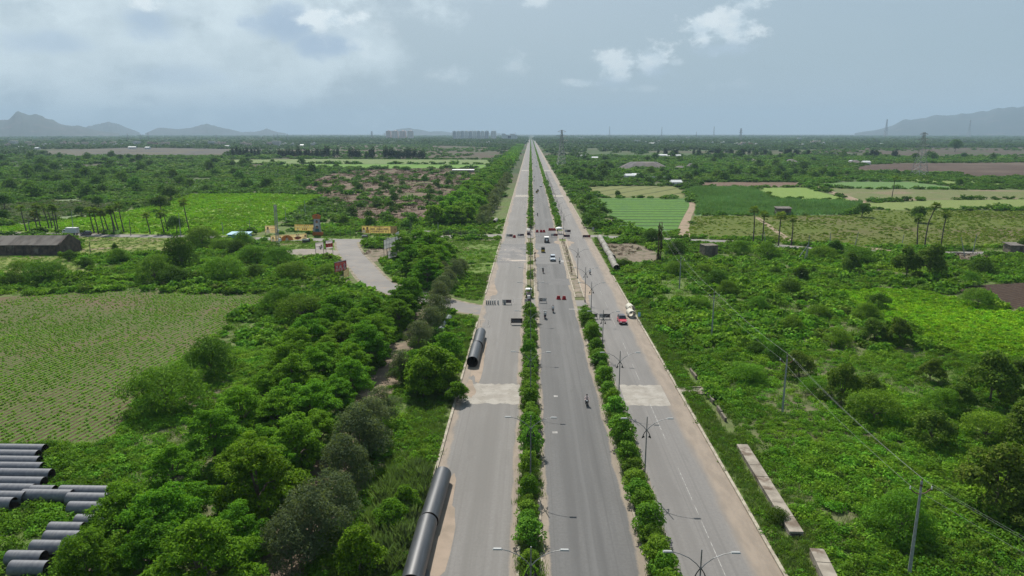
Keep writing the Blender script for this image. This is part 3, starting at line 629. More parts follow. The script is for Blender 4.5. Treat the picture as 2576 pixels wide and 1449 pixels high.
# ---------------------------------------------------------------- plants: leaf colours
Lf = {
 'scrub': leafmat('scrub_leaf', (0.051, 0.133, 0.011), (0.155, 0.321, 0.024), .32, var=.6, patch=((0.205, 0.321, 0.023), .06, .52, .72)),
 'scrub_far': leafmat('thicket_leaf', (0.030, 0.085, 0.009), (0.085, 0.181, 0.017), .3, var=.7, big=.012, patch=((0.119, 0.192, 0.020), .02, .52, .7)),
 'avenue': leafmat('avenue_leaf', (.040, .118, .008), (.150, .300, .016), .38, var=.3),
 'feather': leafmat('feather_leaf', (0.050, 0.125, 0.010), (0.156, 0.274, 0.023), .34, var=.35),
 'grey': leafmat('grey_leaf', (.055, .082, .038), (.125, .162, .080), .28, tcol=(0.273, 0.364, 0.044), var=.3),
 'dark': leafmat('dark_leaf', (0.026, 0.069, 0.008), (0.082, 0.158, 0.016), .22, var=.35),
 'olive': leafmat('olive_leaf', (.042, .090, .012), (.125, .180, .026), .3, var=.3),
 'median': leafmat('median_leaf', (0.050, 0.128, 0.011), (0.153, 0.288, 0.023), .32, var=.35),
 'palm': leafmat('palm_leaf', (0.073, 0.118, 0.016), (0.210, 0.263, 0.044), .22, var=.3),
 'cas': leafmat('casuarina_leaf', (0.010, 0.024, 0.010), (0.025, 0.043, 0.019), .15, var=.4),
 'far': leafmat('far_wood_leaf', (0.019, 0.049, 0.011), (0.048, 0.095, 0.019), .22, var=.4, big=.004),
 'fardark': leafmat('far_dark_leaf', (0.014, 0.036, 0.010), (0.036, 0.068, 0.016), .2, var=.5, big=.004),
 'grass': leafmat('grass_blade', (.065, .105, .022), (.135, .185, .055), .35, var=.5),
 'dry': leafmat('dry_twig', (.090, .070, .045), (.190, .150, .100), .2, tcol=(.2, .15, .08), var=.5),
 'reed': leafmat('reed_blade', (.075, .095, .045), (.150, .165, .090), .35, var=.4),
 'crop': leafmat('crop_leaf', (0.138, 0.303, 0.022), (0.301, 0.496, 0.048), .35, var=.4),
 'nut_dry': leafmat('groundnut_olive_leaf', (0.132, 0.186, 0.019), (0.216, 0.258, 0.043), .3, var=.3),
 'nut': leafmat('groundnut_leaf', (0.131, 0.301, 0.007), (0.246, 0.437, 0.016), .35, var=.5),
}
bark = M('bark', (.095, .075, .055), .95, (.16, .13, .10), 4, bump=.6)
palm_bark = M('palm_bark', (.055, .047, .040), .95, (.10, .085, .07), 3, stretch=(1, 1, 4), bump=.6)
bark_pale = M('pale_bark', (.22, .18, .13), .95, (.14, .11, .08), 4)
def crown_me(name, lobes, n, size, mat, **k):
    v, f = shell(lobes, n, size, **k); return npmesh(name, v, f, mat)
# ---- stuff: ground cover kinds
# ---------------------------------------------------------------- built things
mt = dict(
 steel=M('lamp_steel', (.20, .21, .22), .5, (.12, .12, .12), 2, metallic=.4), black=M('black_paint', (.018, .018, .02), .5), white=M('white_paint', (.74, .74, .72), .5, (.60, .59, .55), 2), lamp=M('lamp_glass', (.26, .27, .27), .5),
 pipe=M('pipe_coating', (.030, .034, .040), .42, (.048, .052, .058), 1.2, stretch=(3, .3, 3), spec=.5, c3=(.075, .072, .068), scale3=.8, lo3=.58, hi3=.75), rust=M('pipe_rust', (.060, .035, .022), .9, (.030, .020, .016), 2),
 ypipe=M('yard_pipe_coating', (.085, .090, .105), .5, (.120, .125, .138), 1.0, stretch=(.3, 3, 3), spec=.5, c3=(.16, .15, .14), scale3=.5, lo3=.6, hi3=.8),
 gpipe=M('grey_pipe_coating', (0.240, 0.228, 0.200), .75, (0.160, 0.152, 0.132), 1.2, c3=(0.112, 0.096, 0.080), scale3=.6, lo3=.52, hi3=.7), wpipe=M('concrete_pipe', (0.512, 0.496, 0.416), .8, (0.400, 0.376, 0.320), 2),
 bpipe=M('blue_grey_pipe', (.20, .24, .25), .6, (.13, .16, .17), 1.2),
 conc=M('cast_concrete', (0.288, 0.256, 0.212), .9, (0.192, 0.168, 0.136), .8, bump=.4, c3=(0.120, 0.092, 0.068), scale3=.55, lo3=.5, hi3=.66), concd=M('stained_concrete', (0.160, 0.136, 0.104), .95, (0.088, 0.080, 0.060), .8, bump=.5, c3=(0.288, 0.256, 0.208), scale3=.7, lo3=.55, hi3=.7),
 polec=M('pole_concrete', (0.272, 0.288, 0.280), .85, (0.208, 0.220, 0.216), 3), rusty=M('rusty_iron', (.16, .075, .05), .85, (.08, .05, .04), 4), wire=M('aluminium_wire', (.26, .27, .25), .5, metallic=.3),
 tyre=M('tyre_rubber', (.014, .014, .014), .85), chrome=M('bright_metal', (.5, .5, .5), .3, metallic=.8), glass=M('car_glass', (.012, .016, .02), .08, spec=.7), lens=M('lamp_lens', (.82, .84, .85), .15), tail=M('tail_lens', (.35, .012, .012), .3),
 redcar=M('red_car_paint', (.42, .022, .045), .28, spec=.5, coat=.6), whitecar=M('white_car_paint', (.72, .73, .74), .28, spec=.5, coat=.5), darkcar=M('dark_car_paint', (.05, .035, .04), .3, spec=.5, coat=.5), silver=M('silver_car_paint', (.50, .55, .60), .28, metallic=.3, coat=.5), blackcar=M('black_canvas', (.022, .022, .024), .7), yellow=M('yellow_body', (.50, .34, .03), .45),
 red=M('red_plastic', (.40, .018, .022), .5, (.30, .014, .018), 2), plum=M('plum_board', (.070, .020, .030), .6), boardw=M('board_white', (.62, .60, .57), .6, (.48, .46, .44), 1.5), boardd=M('board_dark', (.045, .034, .034), .6),
 brick=M('old_brick', (.115, .085, .068), .95, (.060, .048, .042), .9, bump=.5, c3=(.19, .165, .14), scale3=.35, lo3=.55, hi3=.72), tile=M('old_roof_sheet', (.110, .095, .082), .9, (.075, .066, .060), .7, stretch=(1, .25, 1), bump=.4, c3=(.15, .135, .12), scale3=.3), blue=M('blue_sheet', (.14, .30, .44), .5, (.22, .40, .52), .8), doorb=M('old_door', (.075, .055, .045), .9),
 lattice=M('galvanised_steel', (.32, .32, .31), .6, (.22, .21, .20), .5), lattice_dark=M('weathered_steel', (.105, .095, .085), .8), skin=M('skin', (.22, .12, .075), .6), hair=M('hair', (.012, .010, .009), .7),
 y=M('poster_yellow', (.55, .42, .12), .7, (.50, .37, .13), .8), cream=M('poster_cream', (.66, .52, .27), .7, (.60, .44, .20), .6), orange=M('poster_orange', (.42, .19, .07), .7), pink=M('poster_pale', (.60, .52, .50), .7, (.50, .45, .46), .8), ink=M('poster_ink', (.055, .035, .06), .7), maroon=M('poster_maroon', (.20, .03, .035), .7), pred=M('poster_red', (.50, .030, .040), .7), pteal=M('poster_teal', (.035, .12, .14), .7), pskin=M('poster_skin', (.34, .19, .12), .7), pwhite=M('poster_white', (.68, .68, .69), .7), pgrey=M('poster_grey', (.33, .34, .37), .7),
 bare=M('bare_sheet', (.56, .56, .54), .6, (.42, .41, .40), .7, c3=(.30, .26, .22), scale3=.5, lo3=.6, hi3=.75), gravel=M('gravel_heap', (0.124, 0.116, 0.116), .95, (0.084, 0.078, 0.080), .25, bump=.8, c3=(0.160, 0.140, 0.124), scale3=.05),
 tin=M('tin_sheet', (0.528, 0.544, 0.544), .5), glassw=M('window_dark', (.03, .035, .04), .3), farwin=M('shaded_window', (.50, .46, .45), .5))
def banner(m):
    t = m.node_tree; nb_ = NB(t); o_ = [n for n in t.nodes if n.type == 'OUTPUT_MATERIAL'][0]; p_ = [n for n in t.nodes if n.type == 'BSDF_PRINCIPLED'][0]; bc = p_.inputs['Base Color']
    tr = nb_.n('ShaderNodeBsdfTranslucent', {0: bc.links[0].from_socket if bc.links else tuple(bc.default_value)})
    t.links.new(nb_.n('ShaderNodeMixShader', {0: .45, 1: p_.outputs[0], 2: tr.outputs[0]}).outputs[0], o_.inputs[0])
for k_ in ('y', 'cream', 'orange', 'pink', 'maroon', 'pred', 'pwhite', 'bare', 'pgrey'): banner(mt[k_])
# ---- street lamps
def lamp_proto():
    root = thing('street_lamp', 'x', 'street lamp')
    MB().cyl((0, 0, -.1), (0, 0, 8.6), .09, .05, 8).cyl((0, 0, 0), (0, 0, .5), .17, .15, 8).to('pole', mt['steel'], root)
    br = MB()
    for s in (-1, 1):
        pts = [(0, 0, 6.9), (s * .35, 0, 7.35), (s * .95, 0, 7.85), (s * 1.7, 0, 8.2), (s * 2.35, 0, 8.36)]
        arm = MB().tube(pts, [.042, .038, .034, .03, .028], 6).to('arm', mt['steel'], root)
        MB().box((s * 2.6, 0, 8.38), (.75, .26, .10), 0, 0, (.8, .75)).to('lamp_head', mt['lamp'], arm)
        br.tube([(0, 0, 7.0), (s * .28, 0, 6.55), (s * .52, 0, 5.95)], .045, 5)
        br.add([(s * .52, -.03, 5.95), (s * .18, -.03, 6.1), (s * .36, -.03, 6.35), (s * .52, .03, 5.95), (s * .18, .03, 6.1), (s * .36, .03, 6.35)], [(0, 1, 2), (5, 4, 3), (0, 3, 4, 1), (1, 4, 5, 2), (2, 5, 3, 0)])
    br.to('bracket', mt['black'], root); return root
lp = lamp_proto(); lk = kids_of(lp); first = [True]
def lamp(x, y, label, group):
    o = lp if first[0] else proto_copy(lp, lk); first[0] = False
    o.location = (x, y, .1); o.rotation_euler = (0, 0, random.uniform(-.02, .02)); tag(o, label, 'street lamp', group)
near_y = [49, 75, 99.5, 124, 149, 166, 194]; far_y = [219, 244] + [279 + 25.2 * i for i in range(14)]
for side, x in (('left', .2), ('right', 13.35)):
    for i, y in enumerate(near_y): lamp(x, y, 'tall double armed street lamp, %s from the near end on the %s median' % (nth(i + 1), side), 'street lamps on the %s median' % side)
    for i, y in enumerate(far_y if side == 'left' else far_y[2:]):
        lamp(x, y, 'small looking double armed street lamp, %s in the far run of the %s median' % (nth(i + 1), side), 'street lamps on the %s median' % side)
# ---- pipes
def pipe(name, p0, p1, r, out, inn, label, cat, group=None, th=.05, bands=0):
    p0, p1 = Vector(p0), Vector(p1); L = (p1 - p0).length; m = MB(); n = 40
    for rr, mi, rev in ((r, 0, False), (r - th, 1, True)):
        vs = [(rr * math.cos(2 * PI * i / n), y, rr * math.sin(2 * PI * i / n)) for y in (0, L) for i in range(n)]
        fs = [(i, n + i, n + (i + 1) % n, (i + 1) % n) for i in range(n)]
        m.add(vs, [f[::-1] for f in fs] if rev else fs, mi)
    for y, flip in ((0, 0), (L, 1)):
        vs = [(q * math.cos(2 * PI * i / n), y, q * math.sin(2 * PI * i / n)) for q in (r, r - th) for i in range(n)]
        fs = [(i, (i + 1) % n, n + (i + 1) % n, n + i) for i in range(n)]; m.add(vs, [f[::-1] for f in fs] if flip else fs, 1)
    o = m.to(name, [out, inn], None, True); o.location = p0
    d = p1 - p0; o.rotation_euler = (0, 0, math.atan2(-d.x, d.y)); 
    for pl in o.data.polygons:
        if pl.area < .02 and len(pl.vertices) == 4 and pl.material_index == 1 and abs(pl.normal.y) > .9: pl.use_smooth = False
    return tag(o, label, cat, group)
pipe('steel_pipe', (-10.35, 55.0, 1.0), (-10.35, 65.2, 1.0), 1.0, mt['pipe'], mt['rust'], 'huge black steel pipe lying nearest the camera on the road edge', 'pipe', 'black pipes on the left road edge')
pipe('steel_pipe', (-10.25, 65.45, 1.0), (-10.05, 75.6, 1.0), 1.0, mt['pipe'], mt['rust'], 'huge black steel pipe just behind the nearest one, touching the kerb', 'pipe', 'black pipes on the left road edge')
pipe('steel_pipe', (-9.95, 117, 1.0), (-9.9, 126.3, 1.0), 1.0, mt['pipe'], mt['rust'], 'black steel pipe with open dark mouth, nearer of the pair below the side road', 'pipe', 'black pipes on the left road edge')
pipe('steel_pipe', (-9.75, 126.6, 1.0), (-9.75, 135.6, 1.0), 1.0, mt['pipe'], mt['rust'], 'black steel pipe lying just in front of the empty barrier frame', 'pipe', 'black pipes on the left road edge')
for i, (y0, y1) in enumerate(((138, 141.5), (141.8, 145), (145.3, 149))):
    pipe('steel_pipe', (-18.2 + i * .2, y0, .55), (-18.0 + i * .2, y1, .55), .6, mt['bpipe'], mt['rust'], 'blue grey pipe half hidden in weeds by the grey tree, %s of three' % ('nearest', 'middle', 'farthest')[i], 'pipe', 'blue grey pipes in the weeds')
q = P(1243, 563); pipe('steel_pipe', (q.x, q.y, .8), (q.x + .6, q.y + 9, .8), .9, mt['gpipe'], mt['rust'], 'grey pipe lying in the weeds left of the highway past the junction', 'pipe')
a_, b_ = P(1551, 683), P(1509, 603); dn = (b_ - a_); n_ = 7
for i in range(n_):
    s0 = a_ + dn * (i / n_) + Vector((0, 0, 1)); s1 = a_ + dn * ((i + .965) / n_) + Vector((random.uniform(-.3, .3), 0, 1))
    s0.x += (.9 if i == 2 else 0) * .6
    pipe('steel_pipe', s0, s1, 1.0, mt['gpipe'], mt['rust'], 'weathered grey pipe, %s from the near end of the line right of the highway' % nth(i + 1), 'pipe', 'grey pipes in a line right of the highway')
for i, (xD, yD) in enumerate(((1590, 800), (1588, 786))):
    q = P(xD, yD); pipe('concrete_ring', (q.x, q.y, .82), (q.x - .25, q.y + 2.4, .82), .82, mt['wpipe'], mt['wpipe'], 'cream concrete pipe section behind the red car, %s' % ('with its open end facing the camera' if i == 0 else 'the rear one of the two'), 'concrete pipe', 'concrete pipes beside the red car', .12)
yard = [(115, 1136, 1), (98, 1151, 1), (102, 1167, 1), (110, 1183, 1), (132, 1200, 1), (113, 1221, 1), (88, 1239, 1), (67, 1258, 1), (37, 1274, 1), (140, 1243, 0), (184, 1254, 0), (277, 1244, 0), (298, 1263, 0), (305, 1286, 0), (277, 1319, 0), (212, 1339, 0), (203, 1361, 0), (172, 1386, 0), (113, 1413, 0), (123, 1439, 0)]
for i, (xD, yD, blk) in enumerate(yard):
    q = P(xD, yD + 9); L = (9.0 if i < 6 else 5.0) if blk else (5.5 if i < 14 else 3.4)
    if i == 9: L = 2.6
    desc = ('open ended' if i in (5, 6, 7, 8, 13, 14, 19) else 'closed looking')
    k = i + 1 if blk else i - 8
    pipe('steel_pipe', (q.x - L, q.y, .72), (q.x, q.y, .72), .72, mt['ypipe'], mt['rust'], 'grey stored pipe in the weeds, %s from the top of the %s stack' % (nth(k), 'outer left' if blk else 'stepped right hand'), 'pipe', 'grey pipes stored in the weeds')
    EXCL.append(quad(q.x - L - 1, q.x - .2, q.y - .7, q.y + .7, 0))
# ---- utility poles with wires
POLES = [(2287, 1446, 1210), (1968, 1040, 893), (1790, 848, 735), (1709, 726, 647)]
tops = []
def util_pole(x, y, h, label, group=None, arms=True, lean=0, mat='polec'):
    o = thing('utility_pole', label, 'utility pole', (x, y, 0), 0, group)
    MB().cyl((0, 0, -.3), (lean, 0, h), .17, .10, 8).to('pole', mt[mat], o)
    if arms:
        MB().tube([(lean - .95, 0, h - .75), (lean - .5, 0, h - 1.15), (lean, 0, h - 1.3), (lean + .5, 0, h - 1.15), (lean + .95, 0, h - .75)], .06, 5).to('crossarm', mt['rusty'], o)
        MB().cyl((lean, 0, h - .5), (lean, 0, h + .25), .13, .04, 6).to('pole_cap', mt['rusty'], o)
        for s in (-1, 1): MB().cyl((lean + s * .95, 0, h - .78), (lean + s * .95, 0, h - .5), .07, .05, 6).to('insulator', mt['white'], o)
    return o
for i, (x, y, yt) in enumerate(POLES):
    q = P(x, y); h = ztop(q, yt); util_pole(q.x, q.y, h, 'grey concrete power pole with rusty crossarm, %s from the camera in the right scrub' % nth(i + 1), 'power poles in the right scrub')
    tops.append([(q.x - .95, q.y, h - .48), (q.x + .95, q.y, h - .48), (q.x, q.y, h + .26)]); LAND.append(('the %s power pole' % nth(i + 1), q.x, q.y))
q = P(1658, 660); hp = ztop(q, 560)
hpo = thing('vine_pole', 'old double post power structure choked with dark vines', 'power pole', (q.x, q.y, 0))
for s in (-.45, .45):
    pm = MB().cyl((s, 0, -.3), (s * .9, 0, hp), .16, .12, 6)
    pm.to('post', mt['rusty'], hpo)
lm = MB()
for k in range(9): lm.tube([(-.45, 0, k * 1.4 + .5), (.45, 0, k * 1.4 + 1.6)], .05, 4); lm.tube([(-.45, 0, k * 1.4 + 1.6), (.45, 0, k * 1.4 + 1.6)], .05, 4)
lm.to('bracing', mt['rusty'], hpo)
vl = [(random.uniform(-.5, .5), random.uniform(-.2, .2), z, random.uniform(.35, .6) * (1.5 if z < 2 else 1), .45, .7) for z in np.arange(.3, hp * .93, .55)]
link('vine', crown_me('vine', vl, 2400, .14, leafmat('vine_leaf', (.035, .04, .014), (.085, .085, .03), .25), lower=-.9), hpo)
LAND.append(('the vine covered power posts', q.x, q.y)); hq = q
pend = [(q.x - .8, q.y, hp - .8), (q.x + .8, q.y, hp - .8), (q.x, q.y, hp)]
beyond = Vector((46.0, 30.0, 0)); bz = 9.2
start = [(beyond.x - .95, beyond.y, bz), (beyond.x + .95, beyond.y, bz), (beyond.x, beyond.y, bz + .7)]
for k in range(3):
    pts = []; seq = [start[k]] + [t[k] for t in tops] + [pend[k]]
    for a, c_ in zip(seq, seq[1:]):
        a, c_ = Vector(a), Vector(c_)
        for i in range(10):
            t = i / 10; p_ = a.lerp(c_, t); p_.z -= 4 * t * (1 - t) * .55; pts.append(p_)
    pts.append(Vector(seq[-1]))
    tag(MB().tube(pts, .010, 4).to('power_line', mt['wire']), ('thin pale power line on the left insulators of the right hand poles', 'thin pale power line on the right insulators of the right hand poles', 'thin pale power line over the tips of the right hand poles')[k], 'wire', 'wires strung along the right hand poles')
tp = thing('pole_stand', 'grey three legged transformer pole standing in the scrub before the palms', 'power pole', P(2028, 660))
h = ztop(P(2028, 660), 592)
MB().cyl((0, 0, 0), (.3, 0, h), .17, .1, 6).to('pole', mt['polec'], tp)
for dx in (-3.6, -.9): MB().cyl((dx, -.4, 0), (.15, 0, h * .66), .14, .1, 6).to('leg', mt['polec'], tp)
MB().box((.25, 0, h * .82), (1.6, .12, .12)).box((.25, 0, h * .92), (1.2, .12, .12)).to('crossarm', mt['rusty'], tp)
LAND.append(('the three legged pole', tp.location.x, tp.location.y))
for i, (x, y, yt, ln, lab) in enumerate(((2428, 648, 597, -2.2, 'white concrete pole leaning left near the bare track'), (2447, 636, 590, .5, 'slim pale pole right of the leaning one near the bare track'), (2086, 627, 585, 0, 'slim pole standing in the field right of the three legged pole'), (2150, 620, 583, .8, 'rusty slim pole in the middle of the yellow green field'), (2267, 622, 590, .5, 'slim pole in the field left of the paired palms'), (1926, 620, 583, -.8, 'slim pole among the four palms by the road'))):
    q = P(x, y); util_pole(q.x, q.y, ztop(q, yt), lab, arms=False, lean=ln); LAND.append((('the leaning white pole' if i == 0 else None), q.x, q.y)) if i == 0 else None
for i, (x, y, yt, lab) in enumerate(((76, 588, 541, 'wooden looking pole with arms beside the leftmost palm'), (186, 590, 531, 'pale tall pole standing behind the white truck'), (494 * .667 + 0, 592, 550, 'bent double pole by the road between the palm groups'), (455, 594, 535, 'pale forked pole in front of the leafy tree by the road'), (629, 588, 555, 'braced pole right of the blue shed'), (562, 590, 558, 'thin pole left of the blue shed'), (1032, 606, 553, 'dark pole pair before the long yellow billboard'), (1037, 607, 556, 'second dark pole of the pair at the billboard'), (1103, 604, 560, 'grey pole beside the small dark kiosk'), (768, 545, 505, 'thin pole at the top edge of the bright green field'), (720, 560, 520, 'crossarmed pole at the right end of the bright green field'), (227, 635, 609, 'short black post right of the brick shed'))):
    q = P(x, y); util_pole(q.x, q.y, ztop(q, yt), lab, arms=(i in (0, 4, 10)), lean=random.uniform(-.2, .2), mat='lattice_dark' if i in (0, 2, 6, 7, 11) else 'polec')
# ---- lattice towers
def lattice(o, h, w0, w1, n, r, mat, arms=(), top=None):
    legs = [MB() for _ in range(4)]; br = MB(); C4 = ((-1, -1), (1, -1), (1, 1), (-1, 1))
    def wz(z): 
        t = z / h; return (w0 * (1 - t) ** 1.35 + w1 * (1 - (1 - t) ** 1.35)) / 2
    zs = [h * (1 - (1 - i / n) ** 1.25) for i in range(n + 1)]
    for m, (sx, sy) in zip(legs, C4):
        m.tube([(sx * wz(z), sy * wz(z), z) for z in zs], r, 4)
    for z0, z1 in zip(zs, zs[1:]):
        a, c_ = wz(z0), wz(z1)
        for i in range(4):
            p, q = C4[i], C4[(i + 1) % 4]
            br.tube([(p[0] * a, p[1] * a, z0), (q[0] * c_, q[1] * c_, z1)], r * .55, 3); br.tube([(q[0] * a, q[1] * a, z0), (p[0] * c_, p[1] * c_, z1)], r * .55, 3); br.tube([(p[0] * c_, p[1] * c_, z1), (q[0] * c_, q[1] * c_, z1)], r * .55, 3)
    for m in legs: m.to('leg', mat, o)
    br.to('bracing', mat, o)
    for z, L in arms:
        m = MB(); k = wz(z)
        for s in (-1, 1):
            for sy in (-1, 1): m.tube([(s * k, sy * k, z), (s * L, 0, z + .6)], r * .7, 3); m.tube([(s * k, sy * k, z + 2.2), (s * L, 0, z + .6)], r * .7, 3)
        m.to('crossarm', mat, o)
def pylon(x, y, yt, w0, label, r=.16, rz=0.0, gr='power transmission towers', armf=.2, mat='lattice'):
    q = P(x, y); h = ztop(q, yt); o = thing('transmission_tower', label, 'transmission tower', q, rz, gr)
    lattice(o, h, h * w0, h * .03, 11, r, mt[mat], ((h * .70, h * armf), (h * .82, h * armf * .85), (h * .94, h * armf * .6))); return q
q = pylon(2312, 443, 333, .27, 'large steel transmission tower before the dark ploughed field', .20, .3); LAND.append(('the big right hand transmission tower', q.x, q.y))
q = pylon(1412, 418, 327, .24, 'steel transmission tower just right of the highway', .24, .2); LAND.append(('the tower beside the highway', q.x, q.y))
pylon(1862, 358, 323, .2, 'distant crossed top transmission tower behind the right village', .55, .5)
pylon(936, 352, 330, .2, 'faint distant transmission tower left of the apartment towers', .6, .5)
for i, (x, y, yt, lab) in enumerate(((322, 360, 335, 'distant transmission tower above the left town'), (356, 362, 337, 'slim distant mast between two towers above the left town'), (374, 361, 334, 'distant transmission tower right of the slim mast'), (545, 356, 337, 'small distant tower under the middle left hill'), (690, 357, 337, 'left tower of a distant pair left of the horizon road'), (699, 357, 336, 'right tower of a distant pair left of the horizon road'), (724, 356, 336, 'small distant tower standing alone on the left horizon'), (1296, 356, 333, 'thin mast behind the white building'), (1533, 348, 318, 'faint tall mast on the horizon right of the highway'), (1664, 348, 319, 'faint tall mast on the horizon, middle of three'), (1415 + 380, 348, 318, 'faint tall mast on the horizon, right of three'), (1751, 350, 331, 'dark short chimney mast on the right horizon'))):
    q = P(x, min(y, 356)); h = ztop(q, yt); o = thing('lattice_mast', lab, 'mast', q); lattice(o, h, h * .12, h * .02, 6, .3 if y > 350 else .45, mt['lattice'], ((h * .8, h * .16),) if i in (0, 2, 3, 4, 6) else ())
pylon(2227, 346.5, 300, .16, 'very tall faint river crossing tower left of the right hand hill', .9, .2, armf=.06)
pylon(2436, 346, 302, .16, 'very tall faint river crossing tower in front of the right hand hill', 1.0, .2, armf=.06)
q = P(700, 632); h = ztop(q, 515); o = thing('mobile_mast', 'slim grey lattice mobile mast beside the billboards', 'mast', q); lattice(o, h, .95, .7, 16, .06, mt['lattice'])
MB().box((0, .1, h * .93), (.5, .25, 1.6)).to('antenna', mt['white'], o); MB().box((.7, 0, h * .25), (.7, .5, 1.0)).box((.55, 0, h * .45), (.5, .4, .8)).to('equipment_box', mt['white'], o); LAND.append(('the mobile mast', q.x, q.y))
# ---- palms
def frond(a, el, L, m, mi=0, nb=11):
    d = Vector((math.cos(a) * math.cos(el), math.sin(a) * math.cos(el), math.sin(el))); s = Vector((-math.sin(a), math.cos(a), 0)); n_ = d.cross(s)
    b0 = d * (L * .38); m.tube([(0, 0, 0), b0], [.035, .02], 3, mi)
    for i in range(nb):
        t = (i / (nb - 1) - .5) * 2.5; dd = (d * math.cos(t) + s * math.sin(t)).normalized(); ll = L * .66 * (1 - .12 * abs(t)); sd = dd.cross(n_).normalized() * (L * .05)
        e = b0 + dd * ll - Vector((0, 0, .16 * L * (.3 + abs(t) * .3))); mid = b0 + dd * ll * .55
        m.add([b0, mid - sd, e, mid + sd], [(0, 1, 2, 3)], mi)
def palm_crown(n=26, L=1.9):
    m = MB()
    for i in range(n):
        el = random.choice([random.uniform(-.1, 1.2), random.uniform(-.9, .5)]); frond(i * 2.4 + random.random() * .4, el, L * random.uniform(.8, 1.1), m)
    return m.me('crown', Lf['palm'])
pcs = [palm_crown() for _ in range(4)]
PALM = [(67, 586, 61, 523), (96, 584, 89, 536), (106, 584, 98, 518), (124, 576, 113, 519), (131, 573, 124, 524), (142, 584, 139, 521), (147, 584, 144, 523), (237, 586, 230, 529), (248, 588, 242, 529), (263, 588, 257, 533), (273, 586, 263, 534), (287, 589, 282, 526), (292, 588, 283, 529), (299, 586, 291, 524), (312, 586, 306, 516), (378, 588, 372, 541), (413, 588, 407, 539), (423, 585, 415, 535), (479, 595, 469, 508),
        (1894, 613, 1891, 528), (1917, 618, 1917, 540), (1958, 618, 1959, 543), (1990, 617, 1989, 550), (2307, 622, 2302, 547), (2326, 623, 2341, 518), (2367, 620, 2371, 538), (2243, 502, 2246, 447)]
for i, (x0, y0, x1, y1) in enumerate(PALM):
    q = P(x0, y0); h = ztop(q, y1); dx = (x1 - x0) / ppm(q); h -= .2
    lab = ('slender palm, %s from the left along the left cross road' % nth(i + 1)) if i < 19 else ('slender palm, %s from the left in the group of four palms' % nth(i - 18)) if i < 23 else ('left palm of the three beside the round tree', 'tall curved palm in the middle of the three', 'right palm of the three beside the round tree', 'lone palm standing in the patchy field')[i - 23]
    o = thing('palm_tree', lab, 'palm tree', q, 0, 'palms by the cross road' if i < 26 else None)
    cv = random.uniform(-.25, .25) if i != 24 else .9
    MB().tube([(0, 0, -.2), (0, 0, .3), (dx * .2 - cv * .5, 0, h * .3), (dx * .55 - cv, 0, h * .62), (dx, 0, h)], [.42, .30, .22, .20, .16], 7).to('trunk', palm_bark, o)
    c = link('crown', random.choice(pcs), o, (dx, 0, h)); s = random.uniform(.95, 1.2) * (1.15 if i >= 19 else 1.05); c.scale = (s, s, s); c.rotation_euler = (0, 0, random.uniform(0, 6))
    if i < 19 and i in (1, 4): pass
LAND.append(('the lone palm in the patchy field', *P(2243, 502)[:2]))
# date palm bush at the right scrub
q = P(2018, 706); dp = thing('date_palm', 'small bushy date palm in the right scrub below the three legged pole', 'palm tree', q)
MB().tube([(0, 0, -.2), (0, 0, 2.2)], [.3, .26], 7).to('trunk', palm_bark, dp)
m = MB()
for i in range(40):
    a, e = i * 2.4, random.uniform(-.5, 1.2); L = random.uniform(1.8, 2.5); pts = [Vector((math.cos(a) * t * L * math.cos(e), math.sin(a) * t * L * math.cos(e), 2.1 + t * L * math.sin(e) - .9 * t * t)) for t in (0, .3, .6, 1)]
    sd = Vector((-math.sin(a), math.cos(a), 0)) * .28
    for u, v in zip(pts, pts[1:]): m.add([u - sd * .5, u + sd, v + sd, v - sd], [(0, 1, 2, 3)])
m.to('crown', Lf['grey'], dp); LAND.append(('the small date palm', q.x, q.y))
# ---- brick shed
A, B_, C_ = P(-26, 642), P(151, 641), P(204, 629.5)
sh = thing('brick_shed', 'long weathered brick shed with a worn grey pitched roof', 'shed', (B_.x, B_.y, 0))
ux = (A - B_).normalized(); uy = (C_ - B_).normalized(); LL, DD = (A - B_).length + 1, (C_ - B_).length; hw, hr = ztop(B_, 616), ztop(B_ + uy * DD / 2, 592.5)
def SP(u, v, z): return ux * u + uy * v + Vector((0, 0, z))
wall = MB(); t_ = .35
wall.add([SP(0, 0, 0), SP(LL, 0, 0), SP(LL, 0, hw), SP(0, 0, hw)], [(0, 3, 2, 1)]); wall.add([SP(0, DD, 0), SP(LL, DD, 0), SP(LL, DD, hw), SP(0, DD, hw)], [(0, 1, 2, 3)])
for u in (0, LL):
    prof = [(0, 0), (DD, 0), (DD, hw), (DD * .86, hw + (hr - hw) * .34), (DD / 2, hr + .55), (DD * .14, hw + (hr - hw) * .34), (0, hw)]
    wall.loft([[SP(u - .18, v, z) for v, z in prof], [SP(u + .18, v, z) for v, z in prof]])
for k in range(9): wall.box(SP(LL * (k + .5) / 9, -.06, hw / 2)[:], (.34, .34, hw), math.atan2(ux.y, ux.x))
wall.to('wall', mt['brick'], sh)
rf = MB()
for v0, v1, z0, z1 in ((-.5, DD / 2, hw - .12, hr), (DD + .5, DD / 2, hw - .12, hr)):
    for k in range(6):
        u0, u1 = .2 + (LL - .4) * k / 6, .2 + (LL - .4) * (k + 1) / 6; j = random.uniform(-.03, .05)
        a = [SP(u0, v0, z0 + j), SP(u1, v0, z0 + j), SP(u1, v1, z1 + j), SP(u0, v1, z1 + j)]; rf.add(a + [p + Vector((0, 0, .12)) for p in a], [(0, 1, 2, 3), (7, 6, 5, 4), (0, 4, 5, 1), (1, 5, 6, 2), (2, 6, 7, 3), (3, 7, 4, 0)])
rf.to('roof', mt['tile'], sh)
for k in range(7): MB().box(SP(LL * (k + .6) / 7.4, -.02, hw - .45)[:], (.9, .12, .45), math.atan2(ux.y, ux.x)).to('window', mt['glassw'], sh)
